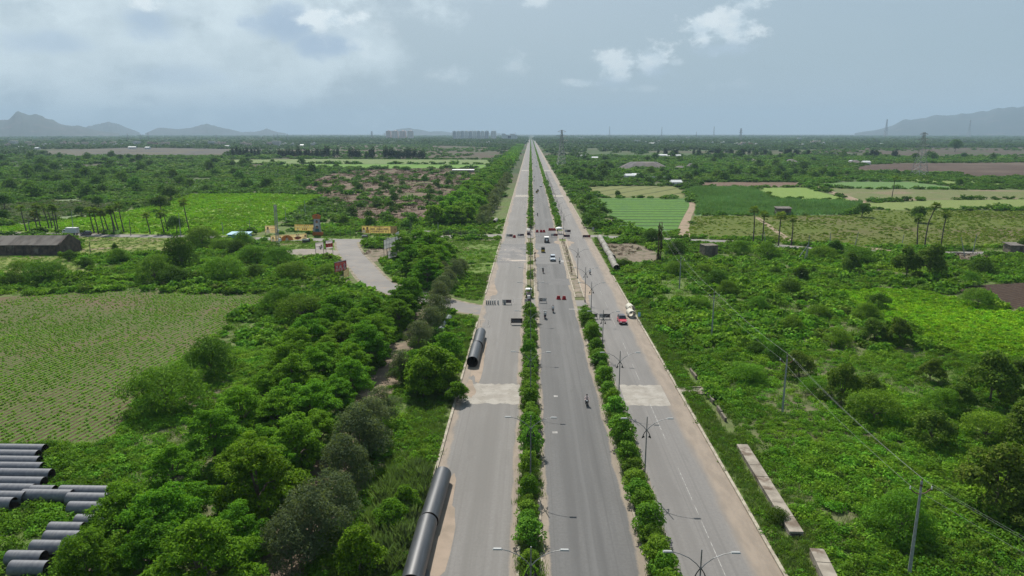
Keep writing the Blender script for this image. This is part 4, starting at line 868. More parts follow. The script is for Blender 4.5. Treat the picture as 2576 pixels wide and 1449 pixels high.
MB().box(SP(-.2, DD * .33, 1.35)[:], (.08, 1.9, 2.7), math.atan2(ux.y, ux.x)).to('door', mt['doorb'], sh)
MB().box(SP(-.24, DD * .33, 2.85)[:], (.16, 3.2, .2), math.atan2(ux.y, ux.x)).to('lintel', mt['brick'], sh)
EXCL.append([(sh.location + SP(u, v, 0))[:2] for u, v in ((-2, -2.5), (LL, -2.5), (LL, DD + 1), (-2, DD + 1))]); LAND.append(('the brick shed', *(sh.location + SP(LL * .3, DD / 2, 0))[:2]))
# blue shed, hut, kiosk, booths
def hut(name, x, y, w_, d_, h_, label, cat, wall, roof, over=.3, slope=.25, rz=0, door=True):
    q = P(x, y); o = thing(name, label, cat, (q.x, q.y, 0), rz)
    MB().box((0, d_ / 2, h_ / 2), (w_, d_, h_)).to('wall', wall, o)
    a = [(-w_ / 2 - over, -over, h_ + .02), (w_ / 2 + over, -over, h_ + .02), (w_ / 2 + over, d_ + over, h_ + slope), (-w_ / 2 - over, d_ + over, h_ + slope)]
    MB().add([Vector(p) for p in a] + [Vector(p) + Vector((0, 0, .1)) for p in a], [(3, 2, 1, 0), (4, 5, 6, 7), (0, 1, 5, 4), (1, 2, 6, 5), (2, 3, 7, 6), (3, 0, 4, 7)]).to('roof', roof, o)
    if door: MB().box((w_ * .2, -.03, h_ * .4), (w_ * .22, .08, h_ * .8)).to('door', mt['doorb'], o)
    EXCL.append(quad(q.x - w_ / 2 - 1, q.x + w_ / 2 + 1, q.y - 1, q.y + d_ + 1, 0)); LAND.append(('the ' + label.split(' by ')[0].split(' standing')[0].split(' in ')[0].split(' on ')[0], q.x, q.y)) if name in ('blue_shed', 'ruined_hut') else None
    return o
hut('blue_shed', 598, 603, 7.4, 4.5, 1.9, 'light blue sheet metal shed by the left cross road', 'shed', mt['blue'], mt['blue'], .4, .5)
o = hut('ruined_hut', 1789, 643, 4.6, 4.2, 3.3, 'roofless stained concrete hut in the right scrub', 'hut', mt['concd'], mt['concd'], .05, .06, .2)
o = hut('dark_kiosk', 1082, 603, 5.0, 3.0, 2.6, 'small dark roofed kiosk by the left cross road', 'kiosk', mt['boardd'], mt['lattice_dark'], .5, .3)
hut('field_hut', 1972, 541, 7, 4, 3.2, 'small dark field hut behind the four palms', 'hut', mt['concd'], mt['tile'], .4, .6)
hut('roadside_hut', 2560, 637, 5, 4, 2.6, 'dark roofed hut at the far right end of the track', 'hut', mt['concd'], mt['tile'], .4, .5)
hut('low_shed', 1165, 436 - 2, 22, 6, 2.5, 'low pinkish shed beyond the cleared land', 'shed', mt['conc'], mt['tin'], .4, .5)
# box culvert segments right
def culvert(p0, p1, w_, h_, label, n, group=None):
    p0, p1 = Vector(p0), Vector(p1); d = (p1 - p0); L = d.length; o = thing('box_drain', label, 'concrete drain', p0, math.atan2(-d.x, d.y), group)
    t = .22
    for i in range(n):
        a, c_ = L * i / n + .04, L * (i + 1) / n - .04; j = random.uniform(-.02, .02); yc, l = (a + c_) / 2, c_ - a
        MB().box((0, yc, h_ - t / 2 + j), (w_, l, t)).to('top_slab', mt['conc'], o)
    for s in (-1, 1): MB().box((s * (w_ / 2 - t / 2 - .03), L / 2, (h_ - t) / 2 - .1), (t, L - .1, h_ - t - .15)).to('side_wall', mt['conc'], o)
    MB().box((0, L / 2, .05), (w_ - 2 * t - .1, L - .2, .1)).to('floor_slab', mt['concd'], o)
    EXCL.append(ribbon([p0[:2], p1[:2]], w_ + .8)); return o
culvert(P(2003, 1352), P(1866, 1128), 1.4, .62, 'long cracked concrete box drain lying in the weeds beside the outer road', 7)
culvert(P(2130, 1560), P(2052, 1400), 1.3, .9, 'short broken concrete drain half buried at the lower edge of the view', 4)
m = MB(); a_, b_ = P(1722, 912), P(1848, 1095)
for i in range(14):
    t0, t1 = i / 14, (i + .97) / 14; p0, p1 = a_.lerp(b_, t0), a_.lerp(b_, t1); c_ = (p0 + p1) / 2; dd = p1 - p0
    if i in (0, 1, 4, 5, 6, 9, 12, 13): continue
    m.box((c_.x, c_.y, .15 + random.uniform(-.2, .2)), (dd.length, .3, 1.0 + random.uniform(-.2, .3)), math.atan2(dd.y, dd.x) + random.uniform(-.03, .03))
tag(m.to('drain_wall', mt['concd']), 'broken brown drain wall running through the weeds on the right', 'wall'); EXCL.append(ribbon([a_[:2], b_[:2]], 2.2)); LAND.append(('the broken drain wall', *((a_ + b_) / 2)[:2]))
for i, (x, y, w1, d1, lab) in enumerate(((1738, 985, 4.2, 3.0, 'pale concrete slab beside the right kerb'), (1143, 985, 3.0, 6, 'pale concrete apron beside the left kerb'))):
    q = P(x, y); s_ = MB().box((0, 0, .06), (w1, d1, .3)).box((w1 * .2, d1 * .4, .2), (w1 * .5, .3, .35)).to('concrete_slab', mt['conc']); s_.location = (q.x, q.y, 0); tag(s_, lab, 'concrete slab')
ch = smooth_path(GR([(1222, 565), (1232, 545), (1247, 515), (1262, 480), (1270, 460)])); m = MB()
for a, c_ in zip(ch, ch[1:]):
    m.add([(a[0] - .9, a[1], .5), (a[0] + .9, a[1], .5), (c_[0] + .9, c_[1], .5), (c_[0] - .9, c_[1], .5), (a[0] - 1, a[1], -.1), (a[0] + 1, a[1], -.1), (c_[0] + 1, c_[1], -.1), (c_[0] - 1, c_[1], -.1)], [(0, 1, 2, 3), (0, 4, 5, 1), (1, 5, 6, 2), (3, 2, 6, 7), (0, 3, 7, 4)])
tag(m.to('drain_cover', mt['gpipe']), 'pale grey covered drain running through weeds left of the far highway', 'drain'); EXCL.append(ribbon(ch, 3))
# ---- gravel heaps
for i, (x, y, w_, yt, lab) in enumerate(((1627, 427, 128, 405.5, 'largest flat topped grey gravel heap'), (1714, 426, 44, 415, 'small grey gravel heap right of the largest one'), (1742, 425, 40, 409, 'pointed grey gravel heap beside the small one'), (1997, 412, 52, 399, 'round grey gravel heap left of the transmission tower'), (2160, 414, 48, 401, 'grey gravel heap by the dark ploughed field'), (1896, 408, 44, 398, 'low greenish gravel heap between the others'), (1572, 427, 40, 415, 'low spur heap at the left end of the largest gravel heap'))):
    q = P(x, y); h = ztop((q.x, q.y + 18), yt); w2 = w_ / ppm(q) / 2; v = []; f = []; n = 30; rr = 9
    for j in range(rr + 1):
        t = j / rr
        for k in range(n):
            a = 2 * PI * k / n; e = 1 + .10 * math.sin(3 * a + i) + .06 * math.sin(7 * a + 2 * i); tw = (.42 if i == 0 else .12)
            rad = (tw + (1 - tw) * t) if j else 0
            zz = h * (1 - t) ** .95 * (1 + .05 * math.sin(5 * a + i)) if j else h * (.97)
            v.append((math.cos(a) * rad * w2 * e, math.sin(a) * rad * min(w2, 22) * e, zz - .3))
    f = [(j * n + k, j * n + (k + 1) % n, (j + 1) * n + (k + 1) % n, (j + 1) * n + k) for j in range(rr) for k in range(n)]
    f = [tuple(reversed(x_)) for x_ in f]
    me = npmesh('gravel_heap', v, f, mt['gravel']); o = link('gravel_heap', me, None, (q.x, q.y + min(w2, 22), 0)); tag(o, lab, 'gravel heap', 'gravel heaps'); LAND.append((('the largest gravel heap', 'the small gravel heap', 'the pointed gravel heap', 'the round gravel heap', 'the rightmost gravel heap', 'the greenish gravel heap', 'the low gravel spur')[i], q.x, q.y))
# ---------------------------------------------------------------- vehicles
def person_mat(name, shirt, legs):
    m = bpy.data.materials.new(name); b = NB(nt(m)); z = b.n('ShaderNodeSeparateXYZ', {0: b.n('ShaderNodeTexCoord').outputs['Object']}).outputs[2]
    c = b.mix(b.math('GREATER_THAN', z, .93), legs, shirt); c = b.mix(b.math('GREATER_THAN', z, 1.47), c, (.22, .12, .075))
    b.out(b.n('ShaderNodeBsdfPrincipled', {'Base Color': c, 'Roughness': .8}).outputs[0]); return m
def skin_body(name, joints, edges, rad, mat, parent=None):
    me = bpy.data.meshes.new(name); me.from_pydata(joints, edges, []); me.materials.append(mat); o = link(name, me, parent)
    md = o.modifiers.new('skin', 'SKIN'); md.use_smooth_shade = True
    for v, r in zip(me.skin_vertices[0].data, rad): v.radius = (r, r)
    me.skin_vertices[0].data[0].use_root = True
    o.modifiers.new('sub', 'SUBSURF').render_levels = 1; return o
def fingers(J, E, Rr, w, d, side):
    """palm with five short fingers curling round a grip"""
    k = len(J); J.append(tuple(Vector(w) + Vector(d) * .07)); E.append((J.index(w), k)); Rr.append(.034)
    for i, (off, ln) in enumerate(((-.03, .06), (-.01, .075), (.01, .07), (.03, .055))):
        t = Vector(J[k]) + Vector(d) * ln + Vector((off * 1.0, 0, -.02)); J.append(tuple(t)); E.append((k, len(J) - 1)); Rr.append(.011)
    t = Vector(w) + Vector(d) * .08 + Vector((-side * .05, 0, -.015)); J.append(tuple(t)); E.append((J.index(w), len(J) - 1)); Rr.append(.012)
def rider(x, y, rz, label, shirt, legs, helmet=None, group=None, back=0.0, hands=True):
    """seated rider; +Y is the way the machine points"""
    J = [(0, 0, .93), (0, -.02, 1.12), (0, .0, 1.34), (0, .02, 1.47), (0, .05, 1.56), (0, .06, 1.66)]; E = [(0, 1), (1, 2), (2, 3), (3, 4), (4, 5)]; Rr = [.17, .15, .16, .065, .085, .095]
    for s in (-1, 1):
        k = len(J); hx = .30 if hands else .16
        w = (s * hx, .60 if hands else .34, 1.06 if hands else 1.02)
        J += [(s * .21, .02, 1.38), (s * .30, .26, 1.17), w]; E += [(2, k), (k, k + 1), (k + 1, k + 2)]; Rr += [.068, .05, .034]
        fingers(J, E, Rr, w, (0, 1, 0), s)
        k = len(J); J += [(s * .13, .06, .90), (s * .20, .46, .82), (s * .19, .34, .42), (s * .19, .48, .36)]; E += [(0, k), (k, k + 1), (k + 1, k + 2), (k + 2, k + 3)]; Rr += [.11, .078, .05, .045]
    o = thing('person', label, 'person', (x - math.sin(rz) * back * -1 * -1 if False else x, y, 0), rz, group)
    off = Vector((0, back, 0)); off.rotate(Matrix.Rotation(rz, 3, 'Z')); o.location += off
    skin_body('body', J, E, Rr, person_mat('clothes', shirt, legs), o)
    hm = MB(); hm.ball((0, .045, 1.70), .125, 10, 7, 0, (1, 1.08, 1.0) if helmet else (.86, .92, .80)); hm.to('helmet' if helmet else 'hair', M('helmet_shell', helmet, .3) if helmet else mt['hair'], o, True)
    f = MB()
    for s in (-1, 1): f.ball((s * .035, .148, 1.655), .014, 6, 4); 
    f.box((0, .158, 1.585), (.05, .012, .012)); f.to('eye', mt['hair'], o)
    MB().ball((0, .155, 1.63), .02, 6, 4, 0, (.8, 1.2, 1.3)).to('nose', mt['skin'], o)
    return o
def standing(x, y, rz, label, shirt, legs):
    J = [(0, 0, .93), (0, 0, 1.12), (0, 0, 1.36), (0, 0, 1.48), (0, .01, 1.57), (0, .02, 1.67)]; E = [(0, 1), (1, 2), (2, 3), (3, 4), (4, 5)]; Rr = [.15, .13, .15, .06, .08, .09]
    for s in (-1, 1):
        k = len(J); w = (s * .27, .06, .84); J += [(s * .20, 0, 1.40), (s * .25, -.02, 1.13), w]; E += [(2, k), (k, k + 1), (k + 1, k + 2)]; Rr += [.06, .046, .033]
        fingers(J, E, Rr, w, (0, .15, -.98), s)
        k = len(J); J += [(s * .10, 0, .86), (s * .11, .02, .48), (s * .11, -.01, .07), (s * .12, .15, .04)]; E += [(0, k), (k, k + 1), (k + 1, k + 2), (k + 2, k + 3)]; Rr += [.10, .068, .045, .04]
    o = thing('person', label, 'person', (x, y, .02), rz); skin_body('body', J, E, Rr, person_mat('clothes', shirt, legs), o)
    MB().ball((0, .01, 1.71), .105, 8, 6).to('hair', mt['hair'], o, True); return o
def wheel_to(o, c, r, w_, nm='wheel'):
    c = Vector(c); t = MB(); n = 18
    secs = []
    for (yy, rr) in ((-w_ / 2, r * .62), (-w_ / 2, r * .92), (-w_ * .3, r), (w_ * .3, r), (w_ / 2, r * .92), (w_ / 2, r * .62)):
        secs.append([(c.x + yy, c.y + rr * math.cos(2 * PI * k / n), c.z + rr * math.sin(2 * PI * k / n)) for k in range(n)])
    wh = t.loft(secs, 0, True).to(nm, mt['tyre'], o)
    MB().cyl(c - Vector((w_ * .53, 0, 0)), c + Vector((w_ * .53, 0, 0)), r * .55, None, 12).cyl(c - Vector((w_ * .58, 0, 0)), c + Vector((w_ * .58, 0, 0)), r * .16, None, 8).to('rim', mt['chrome'], wh)
def motorcycle(x, y, rz, label, body, group='motorcycles on the highway', scooter=False):
    o = thing('motorcycle', label, 'motorcycle', (x, y, .02), rz, group)
    wheel_to(o, (0, -.62, .29), .29, .12); wheel_to(o, (0, .64, .29), .29, .10)
    b_ = MB()
    if scooter:
        b_.loft([[(-.16, -.85, .45), (.16, -.85, .45), (.14, -.8, .72), (-.14, -.8, .72)], [(-.2, -.3, .38), (.2, -.3, .38), (.17, -.3, .74), (-.17, -.3, .74)], [(-.17, .0, .30), (.17, .0, .30), (.17, .0, .38), (-.17, .0, .38)], [(-.2, .36, .30), (.2, .36, .30), (.2, .36, .40), (-.2, .36, .40)], [(-.2, .44, .34), (.2, .44, .34), (.12, .56, .98), (-.12, .56, .98)]])
    else:
        b_.loft([[(-.05, -.82, .62), (.05, -.82, .62), (.05, -.8, .72), (-.05, -.8, .72)], [(-.12, -.35, .52), (.12, -.35, .52), (.12, -.35, .74), (-.12, -.35, .74)], [(-.14, .02, .50), (.14, .02, .50), (.13, .02, .86), (-.13, .02, .86)], [(-.12, .34, .58), (.12, .34, .58), (.08, .36, .90), (-.08, .36, .90)]])
        b_.box((0, .0, .42), (.26, .42, .28)).tube([(.16, .1, .34), (.17, -.3, .30), (.17, -.75, .36)], .045, 6)
    b_.tube([(0, .64, .29), (0, .50, .86)], .04, 6).loft([[(-.07, .42, .60), (.07, .42, .60), (.07, .45, .63), (-.07, .45, .63)], [(-.07, .66, .61), (.07, .66, .61), (.07, .66, .64), (-.07, .66, .64)], [(-.05, .90, .46), (.05, .90, .46), (.05, .92, .49), (-.05, .92, .49)]])
    b_.to('body', body, o)
    MB().box((0, -.38, .79), (.26, .72, .10), 0, 0, (.9, .96)).to('seat', mt['blackcar'], o)
    MB().tube([(-.36, .40, 1.03), (-.2, .50, 1.04), (0, .53, .98), (.2, .50, 1.04), (.36, .40, 1.03)], .02, 6).tube([(-.22, .5, 1.04), (-.32, .55, 1.2)], .01, 4).tube([(.22, .5, 1.04), (.32, .55, 1.2)], .01, 4).ball((-.33, .55, 1.22), .05, 6, 4).ball((.33, .55, 1.22), .05, 6, 4).to('handlebar', mt['black'], o)
    MB().ball((0, .60, .90), .10, 10, 6).to('headlight', mt['lens'], o); MB().box((0, -.86, .66), (.16, .04, .08)).to('tail_light', mt['tail'], o); return o
def car(x, y, rz, label, paint, L=3.9, W=1.72, Hh=1.55, roofm=None, group=None, kind='suv', cat='car', name='car'):
    """+Y is the front"""
    o = thing(name, label, cat, (x, y, .02), rz, group); w2, l2 = W / 2, L / 2; gc = .22
    def sec(yy, hw, z0, z1, tuck=.86): return [(-hw * .94, yy, z0), (hw * .94, yy, z0), (hw, yy, z0 + (z1 - z0) * .45), (hw * tuck, yy, z1), (-hw * tuck, yy, z1), (-hw, yy, z0 + (z1 - z0) * .45)]
    hb = Hh * .60
    if kind == 'suv': S_ = [(-l2, .86, .40, hb * .86), (-l2 + .12, .97, gc, hb), (-l2 * .5, 1, gc, hb), (l2 * .25, 1, gc, hb), (l2 * .62, .99, gc, hb * .92), (l2 - .15, .93, gc, hb * .84), (l2, .80, .34, hb * .68)]
    else: S_ = [(-l2, .84, .40, hb * .80), (-l2 + .2, .96, gc, hb * .92), (-l2 * .5, 1, gc, hb), (l2 * .25, 1, gc, hb), (l2 * .6, .98, gc, hb * .88), (l2 - .18, .92, gc, hb * .78), (l2, .78, .34, hb * .6)]
    MB().loft([sec(a * 1.0, b_ * w2, c_, d_) for a, b_, c_, d_ in S_]).to('body', paint, o)
    rb, rf_ = (-l2 + .18, l2 * .34) if kind == 'suv' else (-l2 * .62, l2 * .36)
    tb, tf = (-l2 + .50, l2 * .02) if kind == 'suv' else (-l2 * .42, l2 * .04)
    cw, tw = w2 * .86, w2 * .70
    base = [(-cw, rb, hb - .02), (cw, rb, hb - .02), (cw, rf_, hb - .06), (-cw, rf_, hb - .06)]; top = [(-tw, tb, Hh - .06), (tw, tb, Hh - .06), (tw, tf, Hh - .06), (-tw, tf, Hh - .06)]
    MB().loft([base, top]).to('window', mt['glass'], o)
    rm = MB().loft([[(-tw - .03, tb - .06, Hh - .06), (tw + .03, tb - .06, Hh - .06), (tw + .03, tf + .06, Hh - .06), (-tw - .03, tf + .06, Hh - .06)], [(-tw + .08, tb + .06, Hh), (tw - .08, tb + .06, Hh), (tw - .08, tf - .08, Hh), (-tw + .08, tf - .08, Hh)]]); 
    rm.to('roof', roofm or paint, o)
    pl = MB()
    for s in (-1, 1):
        for b0, t0 in ((base[0], top[0]), (base[3], top[3])): pl.tube([(s * abs(b0[0]) * 1.01, b0[1], b0[2]), (s * abs(t0[0]) * 1.01, t0[1], t0[2])], .045, 4)
        ym = (rb + rf_) / 2; pl.tube([(s * cw * 1.01, ym, hb - .03), (s * tw * 1.01, (tb + tf) / 2, Hh - .05)], .04, 4)
    pl.to('pillar', roofm or paint, o)
    for s in (-1, 1):
        for yy in (-l2 * .62, l2 * .64): wheel_to(o, (s * (w2 - .10), yy, .31), .31, .2)
        MB().box((s * w2 * .66, l2 - .10, hb * .66), (w2 * .42, .22, .15), s * -.25).to('headlight', mt['lens'], o); MB().box((s * w2 * .78, -l2 + .03, hb * .78), (w2 * .26, .1, .2)).to('tail_light', mt['tail'], o)
        MB().box((s * (w2 + .08), rf_ - .25, hb + .05), (.18, .1, .13)).to('mirror', mt['black'], o)
    MB().box((0, l2 - .04, .36), (W * .86, .14, .24)).box((0, l2 - .03, hb * .60), (W * .40, .1, .12)).to('bumper', mt['black'], o)
    MB().box((0, l2 + .035, .42), (.5, .02, .12)).to('number_plate', mt['white'], o); return o
def rickshaw(x, y, rz, label, group=None):
    o = thing('auto_rickshaw', label, 'auto rickshaw', (x, y, .02), rz, group)
    MB().loft([[(-.62, -1.25, .35), (.62, -1.25, .35), (.62, -1.25, 1.0), (-.62, -1.25, 1.0)], [(-.66, -.2, .30), (.66, -.2, .30), (.66, -.2, .95), (-.66, -.2, .95)], [(-.62, .1, .28), (.62, .1, .28), (.62, .1, .5), (-.62, .1, .5)], [(-.55, .75, .30), (.55, .75, .30), (.5, .75, .55), (-.5, .75, .55)], [(-.42, 1.0, .34), (.42, 1.0, .34), (.40, .92, 1.05), (-.40, .92, 1.05)], [(-.2, 1.25, .42), (.2, 1.25, .42), (.2, 1.15, .9), (-.2, 1.15, .9)]]).to('body', mt['yellow'], o)
    MB().loft([[(-.64, -1.3, .98), (.64, -1.3, .98), (.56, -1.15, 1.72), (-.56, -1.15, 1.72)], [(-.66, -.35, .98), (.66, -.35, .98), (.60, -.35, 1.82), (-.60, -.35, 1.82)]]).loft([[(-.60, -.36, 1.72), (.60, -.36, 1.72), (.58, -.36, 1.83), (-.58, -.36, 1.83)], [(-.48, .75, 1.62), (.48, .75, 1.62), (.46, .75, 1.72), (-.46, .75, 1.72)]]).to('canopy', mt['blackcar'], o)
    MB().add([(-.44, .98, 1.05), (.44, .98, 1.05), (.46, .78, 1.64), (-.46, .78, 1.64), (-.44, .94, 1.05), (.44, .94, 1.05), (.46, .74, 1.64), (-.46, .74, 1.64)], [(0, 1, 2, 3), (7, 6, 5, 4)]).to('windscreen', mt['glass'], o)
    for c_ in ((-.55, -.8, .24), (.55, -.8, .24), (0, 1.0, .24)): wheel_to(o, c_, .24, .12)
    MB().ball((0, 1.24, .78), .10, 8, 6).to('headlight', mt['lens'], o)
    for s in (-1, 1): MB().box((s * .5, -1.29, .75), (.12, .05, .1)).to('tail_light', mt['tail'], o)
    return o
def G2(x, y, z=0): q = P(x, y, z); return q.x, q.y
AWAY, TO = 0.0, PI
q = G2(1568, 818); car(q[0], q[1] + 2, TO + .04, 'red hatchback with a dark roof driving toward the camera on the outer road', mt['redcar'], 3.9, 1.78, 1.62, mt['darkcar']); LAND.append(('the red car', *q))
q = G2(1391, 658); car(q[0], q[1] + 2, TO, 'silver white multi seat car driving toward the camera between the junctions', mt['silver'], 4.3, 1.8, 1.72)
for (xD, yD, lab) in ((1360.5, 469, 'white car past the junction, nearest of the far white ones'), (1349, 418.5, 'white car far up the highway, second of the far white ones'), (1349, 410, 'white car far up the highway, third of the far white ones'), (1346.5, 396, 'white car very far up the highway, fourth of the far white ones'), (1341.5, 371.5, 'white car near the vanishing point of the highway')):
    q = G2(xD, yD); car(q[0], q[1], TO, lab, mt['whitecar'], 4.2, 1.8, 1.6, group='white cars far up the highway')
q = G2(1350, 486); rickshaw(q[0], q[1], AWAY, 'black auto rickshaw far up the highway, nearer of two side by side', 'auto rickshaws on the highway')
q = G2(1353, 482.5); rickshaw(q[0], q[1], AWAY, 'black auto rickshaw far up the highway, slightly ahead of another', 'auto rickshaws on the highway')
q = G2(1366, 634); rickshaw(q[0], q[1], AWAY, 'black topped auto rickshaw driving away between the two junctions', 'auto rickshaws on the highway')
# open white jeep with a canvas top, seen from behind
q = G2(1375, 609); j = thing('jeep', 'white open jeep with a pale canopy and spare wheel driving into the junction', 'jeep', (q[0], q[1], .02), 0)
MB().loft([[(-.85, -1.9, .5), (.85, -1.9, .5), (.85, -1.9, 1.05), (-.85, -1.9, 1.05)], [(-.85, .6, .45), (.85, .6, .45), (.85, .6, 1.1), (-.85, .6, 1.1)], [(-.7, 1.7, .5), (.7, 1.7, .5), (.66, 1.7, 1.05), (-.66, 1.7, 1.05)]]).to('body', mt['darkcar'], j)
MB().box((0, -.55, 2.02), (1.8, 2.7, .12), 0, 0, (.92, .95)).to('canopy', mt['white'], j)
fr = MB()
for sx_ in (-.82, .82):
    for yy in (-1.85, -.6, .65): fr.cyl((sx_, yy, 1.0), (sx_, yy, 2.0), .05, None, 6)
fr.to('roof_frame', mt['white'], j); MB().cyl((0, -1.92, 1.05), (0, -2.15, 1.05), .36, None, 16).to('spare_wheel', mt['white'], j)
MB().box((0, .68, 1.5), (1.5, .05, .7)).to('windscreen', mt['glass'], j)
for s in (-1, 1):
    for yy in (-1.2, 1.2): wheel_to(j, (s * .78, yy, .36), .36, .22)
    MB().box((s * .7, -1.93, .85), (.14, .05, .14)).to('tail_light', mt['tail'], j)
# box truck and dark car on the left cross road
q = G2(176, 591); t = thing('box_truck', 'white box truck on the left cross road behind the brick shed', 'truck', (q[0], q[1] + .5, .02), PI / 2)
MB().box((0, -.9, 1.85), (2.1, 4.4, 2.1)).to('cargo_box', mt['tin'], t); MB().loft([[(-.95, 1.4, .6), (.95, 1.4, .6), (.95, 1.4, 2.3), (-.95, 1.4, 2.3)], [(-.95, 2.3, .6), (.95, 2.3, .6), (.95, 2.2, 2.2), (-.95, 2.2, 2.2)], [(-.9, 3.0, .6), (.9, 3.0, .6), (.88, 2.85, 1.35), (-.88, 2.85, 1.35)]]).to('cab', mt['white'], t)
MB().add([(-.82, 2.9, 1.38), (.82, 2.9, 1.38), (.78, 2.26, 2.1), (-.78, 2.26, 2.1)], [(0, 1, 2, 3)]).box((.955, 1.85, 1.75), (.03, .6, .5)).box((-.955, 1.85, 1.75), (.03, .6, .5)).to('window', mt['glass'], t)
MB().box((0, 0, .62), (.9, 6, .2)).to('chassis', mt['black'], t)
for s in (-1, 1):
    for yy in (-2, 2): wheel_to(t, (s * .85, yy, .42), .42, .26)
q = G2(213, 592); car(q[0], q[1] + 1, PI / 2, 'dark maroon car just right of the white box truck', mt['darkcar'], 4.2, 1.75, 1.6)
# motorcycles and riders
bk1 = mt['black']
def bike(xD, yD, rz, lab, plab, shirt, legs, helmet=None, scooter=False, pil=None, body=None):
    q = G2(xD, yD); motorcycle(q[0], q[1], rz, lab, body or bk1, scooter=scooter); rider(q[0], q[1], rz, plab, shirt, legs, helmet, 'riders on the highway')
    if pil: rider(q[0], q[1], rz, pil[0], pil[1], pil[2], None, 'riders on the highway', back=-.48, hands=False); 
bike(1476, 1019, TO - .05, 'black motorcycle coming toward the camera alone on the near highway', 'person in pinkish white shirt riding the nearest motorcycle', (.60, .46, .44), (.03, .03, .04))
bike(1371, 801, -.12, 'black scooter carrying two people away near the left median', 'person in white shirt driving the scooter with a passenger behind', (.64, .64, .62), (.02, .02, .03), scooter=True, pil=('person in dark clothes riding pillion on the scooter', (.45, .45, .44), (.02, .02, .03)))
bike(1391, 786, AWAY, 'motorcycle going away just ahead of the two person scooter', 'person in pale shirt riding ahead of the scooter', (.58, .58, .60), (.05, .05, .06))
bike(1366, 687, AWAY, 'black motorcycle going away below the auto rickshaw', 'person in dark clothes riding below the auto rickshaw', (.03, .03, .035), (.02, .02, .02))
bike(1407.5, 662, TO, 'motorcycle coming toward the camera beside the silver car', 'person in white shirt riding beside the silver car', (.66, .66, .65), (.05, .05, .07))
bike(1484, 690, TO, 'motorcycle coming toward the camera on the outer road between junctions', 'person in light shirt riding on the outer road', (.60, .60, .60), (.06, .06, .08))
bike(1352.4, 544, AWAY, 'motorcycle riding away just past the far junction', 'person in dark shirt riding just past the far junction', (.04, .08, .09), (.02, .02, .03))
for i, (xD, yD) in enumerate(((1343.4, 457), (1344, 447.5), (1340, 412.5), (1340, 402.5), (1339.6, 390.5))):
    bike(xD, yD, AWAY, 'tiny far motorcycle on the highway, %s beyond the far junction rider' % nth(i + 1), 'person on a tiny far motorcycle, %s beyond the far junction rider' % nth(i + 1), (.05, .05, .06), (.03, .03, .03))
q = G2(1402, 586); standing(q[0], q[1], 2.6, 'person in dark clothes standing under the white umbrella at the junction', (.05, .06, .07), (.03, .03, .04))
# ---------------------------------------------------------------- barriers
def barricade(xD, yD, rz, label, panels, w_=1.9, h_=1.15, group='road barricades', stack=False, z0=.42):
    q = P(xD, yD); o = thing('barricade', label, 'barricade', (q.x, q.y, .02), rz, group)
    f = MB(); fm = mt['boardw'] if panels is None else mt['black']
    for s in (-1, 1): f.box((s * w_ / 2, 0, h_ / 2), (.06, .06, h_)); f.box((s * w_ / 2, 0, .03), (.07, .7, .06))
    f.box((0, 0, h_ - .03), (w_ - .06, .06, .06))
    if panels: f.box((0, 0, z0 - .03), (w_ - .06, .06, .05))
    f.to('frame', fm, o)
    if panels:
        x = -w_ / 2 + .05; tot = sum(p[0] for p in panels)
        for fr_, mk_, art in panels:
            pw = (w_ - .1) * fr_ / tot; cx_ = x + pw / 2; x += pw
            bd = MB().box((cx_, -.02, (z0 + h_) / 2 - .02), (pw - .02, .025, h_ - z0 - .06)).to('panel', mt[mk_], o)
            if art == 'text':
                m = MB()
                for r_ in range(3):
                    xx = cx_ - pw * .40
                    while xx < cx_ + pw * .36:
                        l = random.uniform(.04, .12); m.box((xx + l / 2, -.038, z0 + .14 + r_ * .19), (l, .008, .085)); xx += l + .035
                m.to('lettering', mt['pgrey'] if mk_ != 'boardw' else mt['ink'], bd)
            elif art == 'face':
                for s in ((-.28, .28) if pw > .8 else (0,)):
                    MB().cyl((cx_ + s * pw, -.034, z0 + .36), (cx_ + s * pw, -.044, z0 + .36), .17, None, 14).to('emblem', mt['ink'] if mk_ == 'boardw' else mt['boardw'], bd)
                    MB().cyl((cx_ + s * pw, -.046, z0 + .38), (cx_ + s * pw, -.052, z0 + .38), .075, None, 10).to('emblem_centre', mt['pskin'] if mk_ != 'boardw' else mt['boardw'], bd)
    return o
D2 = [(1, 'boardw', 'face'), (1.5, 'plum', 'text')]
barricade(1275, 766, 0, 'dark barricade with white emblem panel beside the striped bollards', D2, 2.1)
barricade(1302, 764, 0, 'empty white barrier frame with no panel at the near junction', None, 2.1, 1.2)
barricade(1327, 764, 0, 'barricade with round emblem and plum panel next to the left median booth', [(1, 'boardw', 'face'), (1, 'plum', 'text')], 1.4)
barricade(1365.5, 762, 0, 'barricade with figures on its panel at the left edge of the highway', [(1, 'boardd', 'face'), (1.2, 'boardw', 'text')], 1.7)
barricade(1300, 817, .03, 'large dark barricade with white lettering standing alone on the left road', [(3, 'boardd', 'text')], 2.5, 1.4)
barricade(1219, 820, 0, 'thin empty barrier frame beside the black pipes', None, 1.8, 1.3)
barricade(1491, 802, 0, 'barricade half hidden behind the right median bushes', [(1, 'boardw', 'text'), (1, 'boardd', 'text')], 2.0)
barricade(1521, 803, 0, 'dark lettered barricade left of the red car', [(1, 'boardw', 'face'), (1.7, 'boardd', 'text')], 2.3, 1.2)
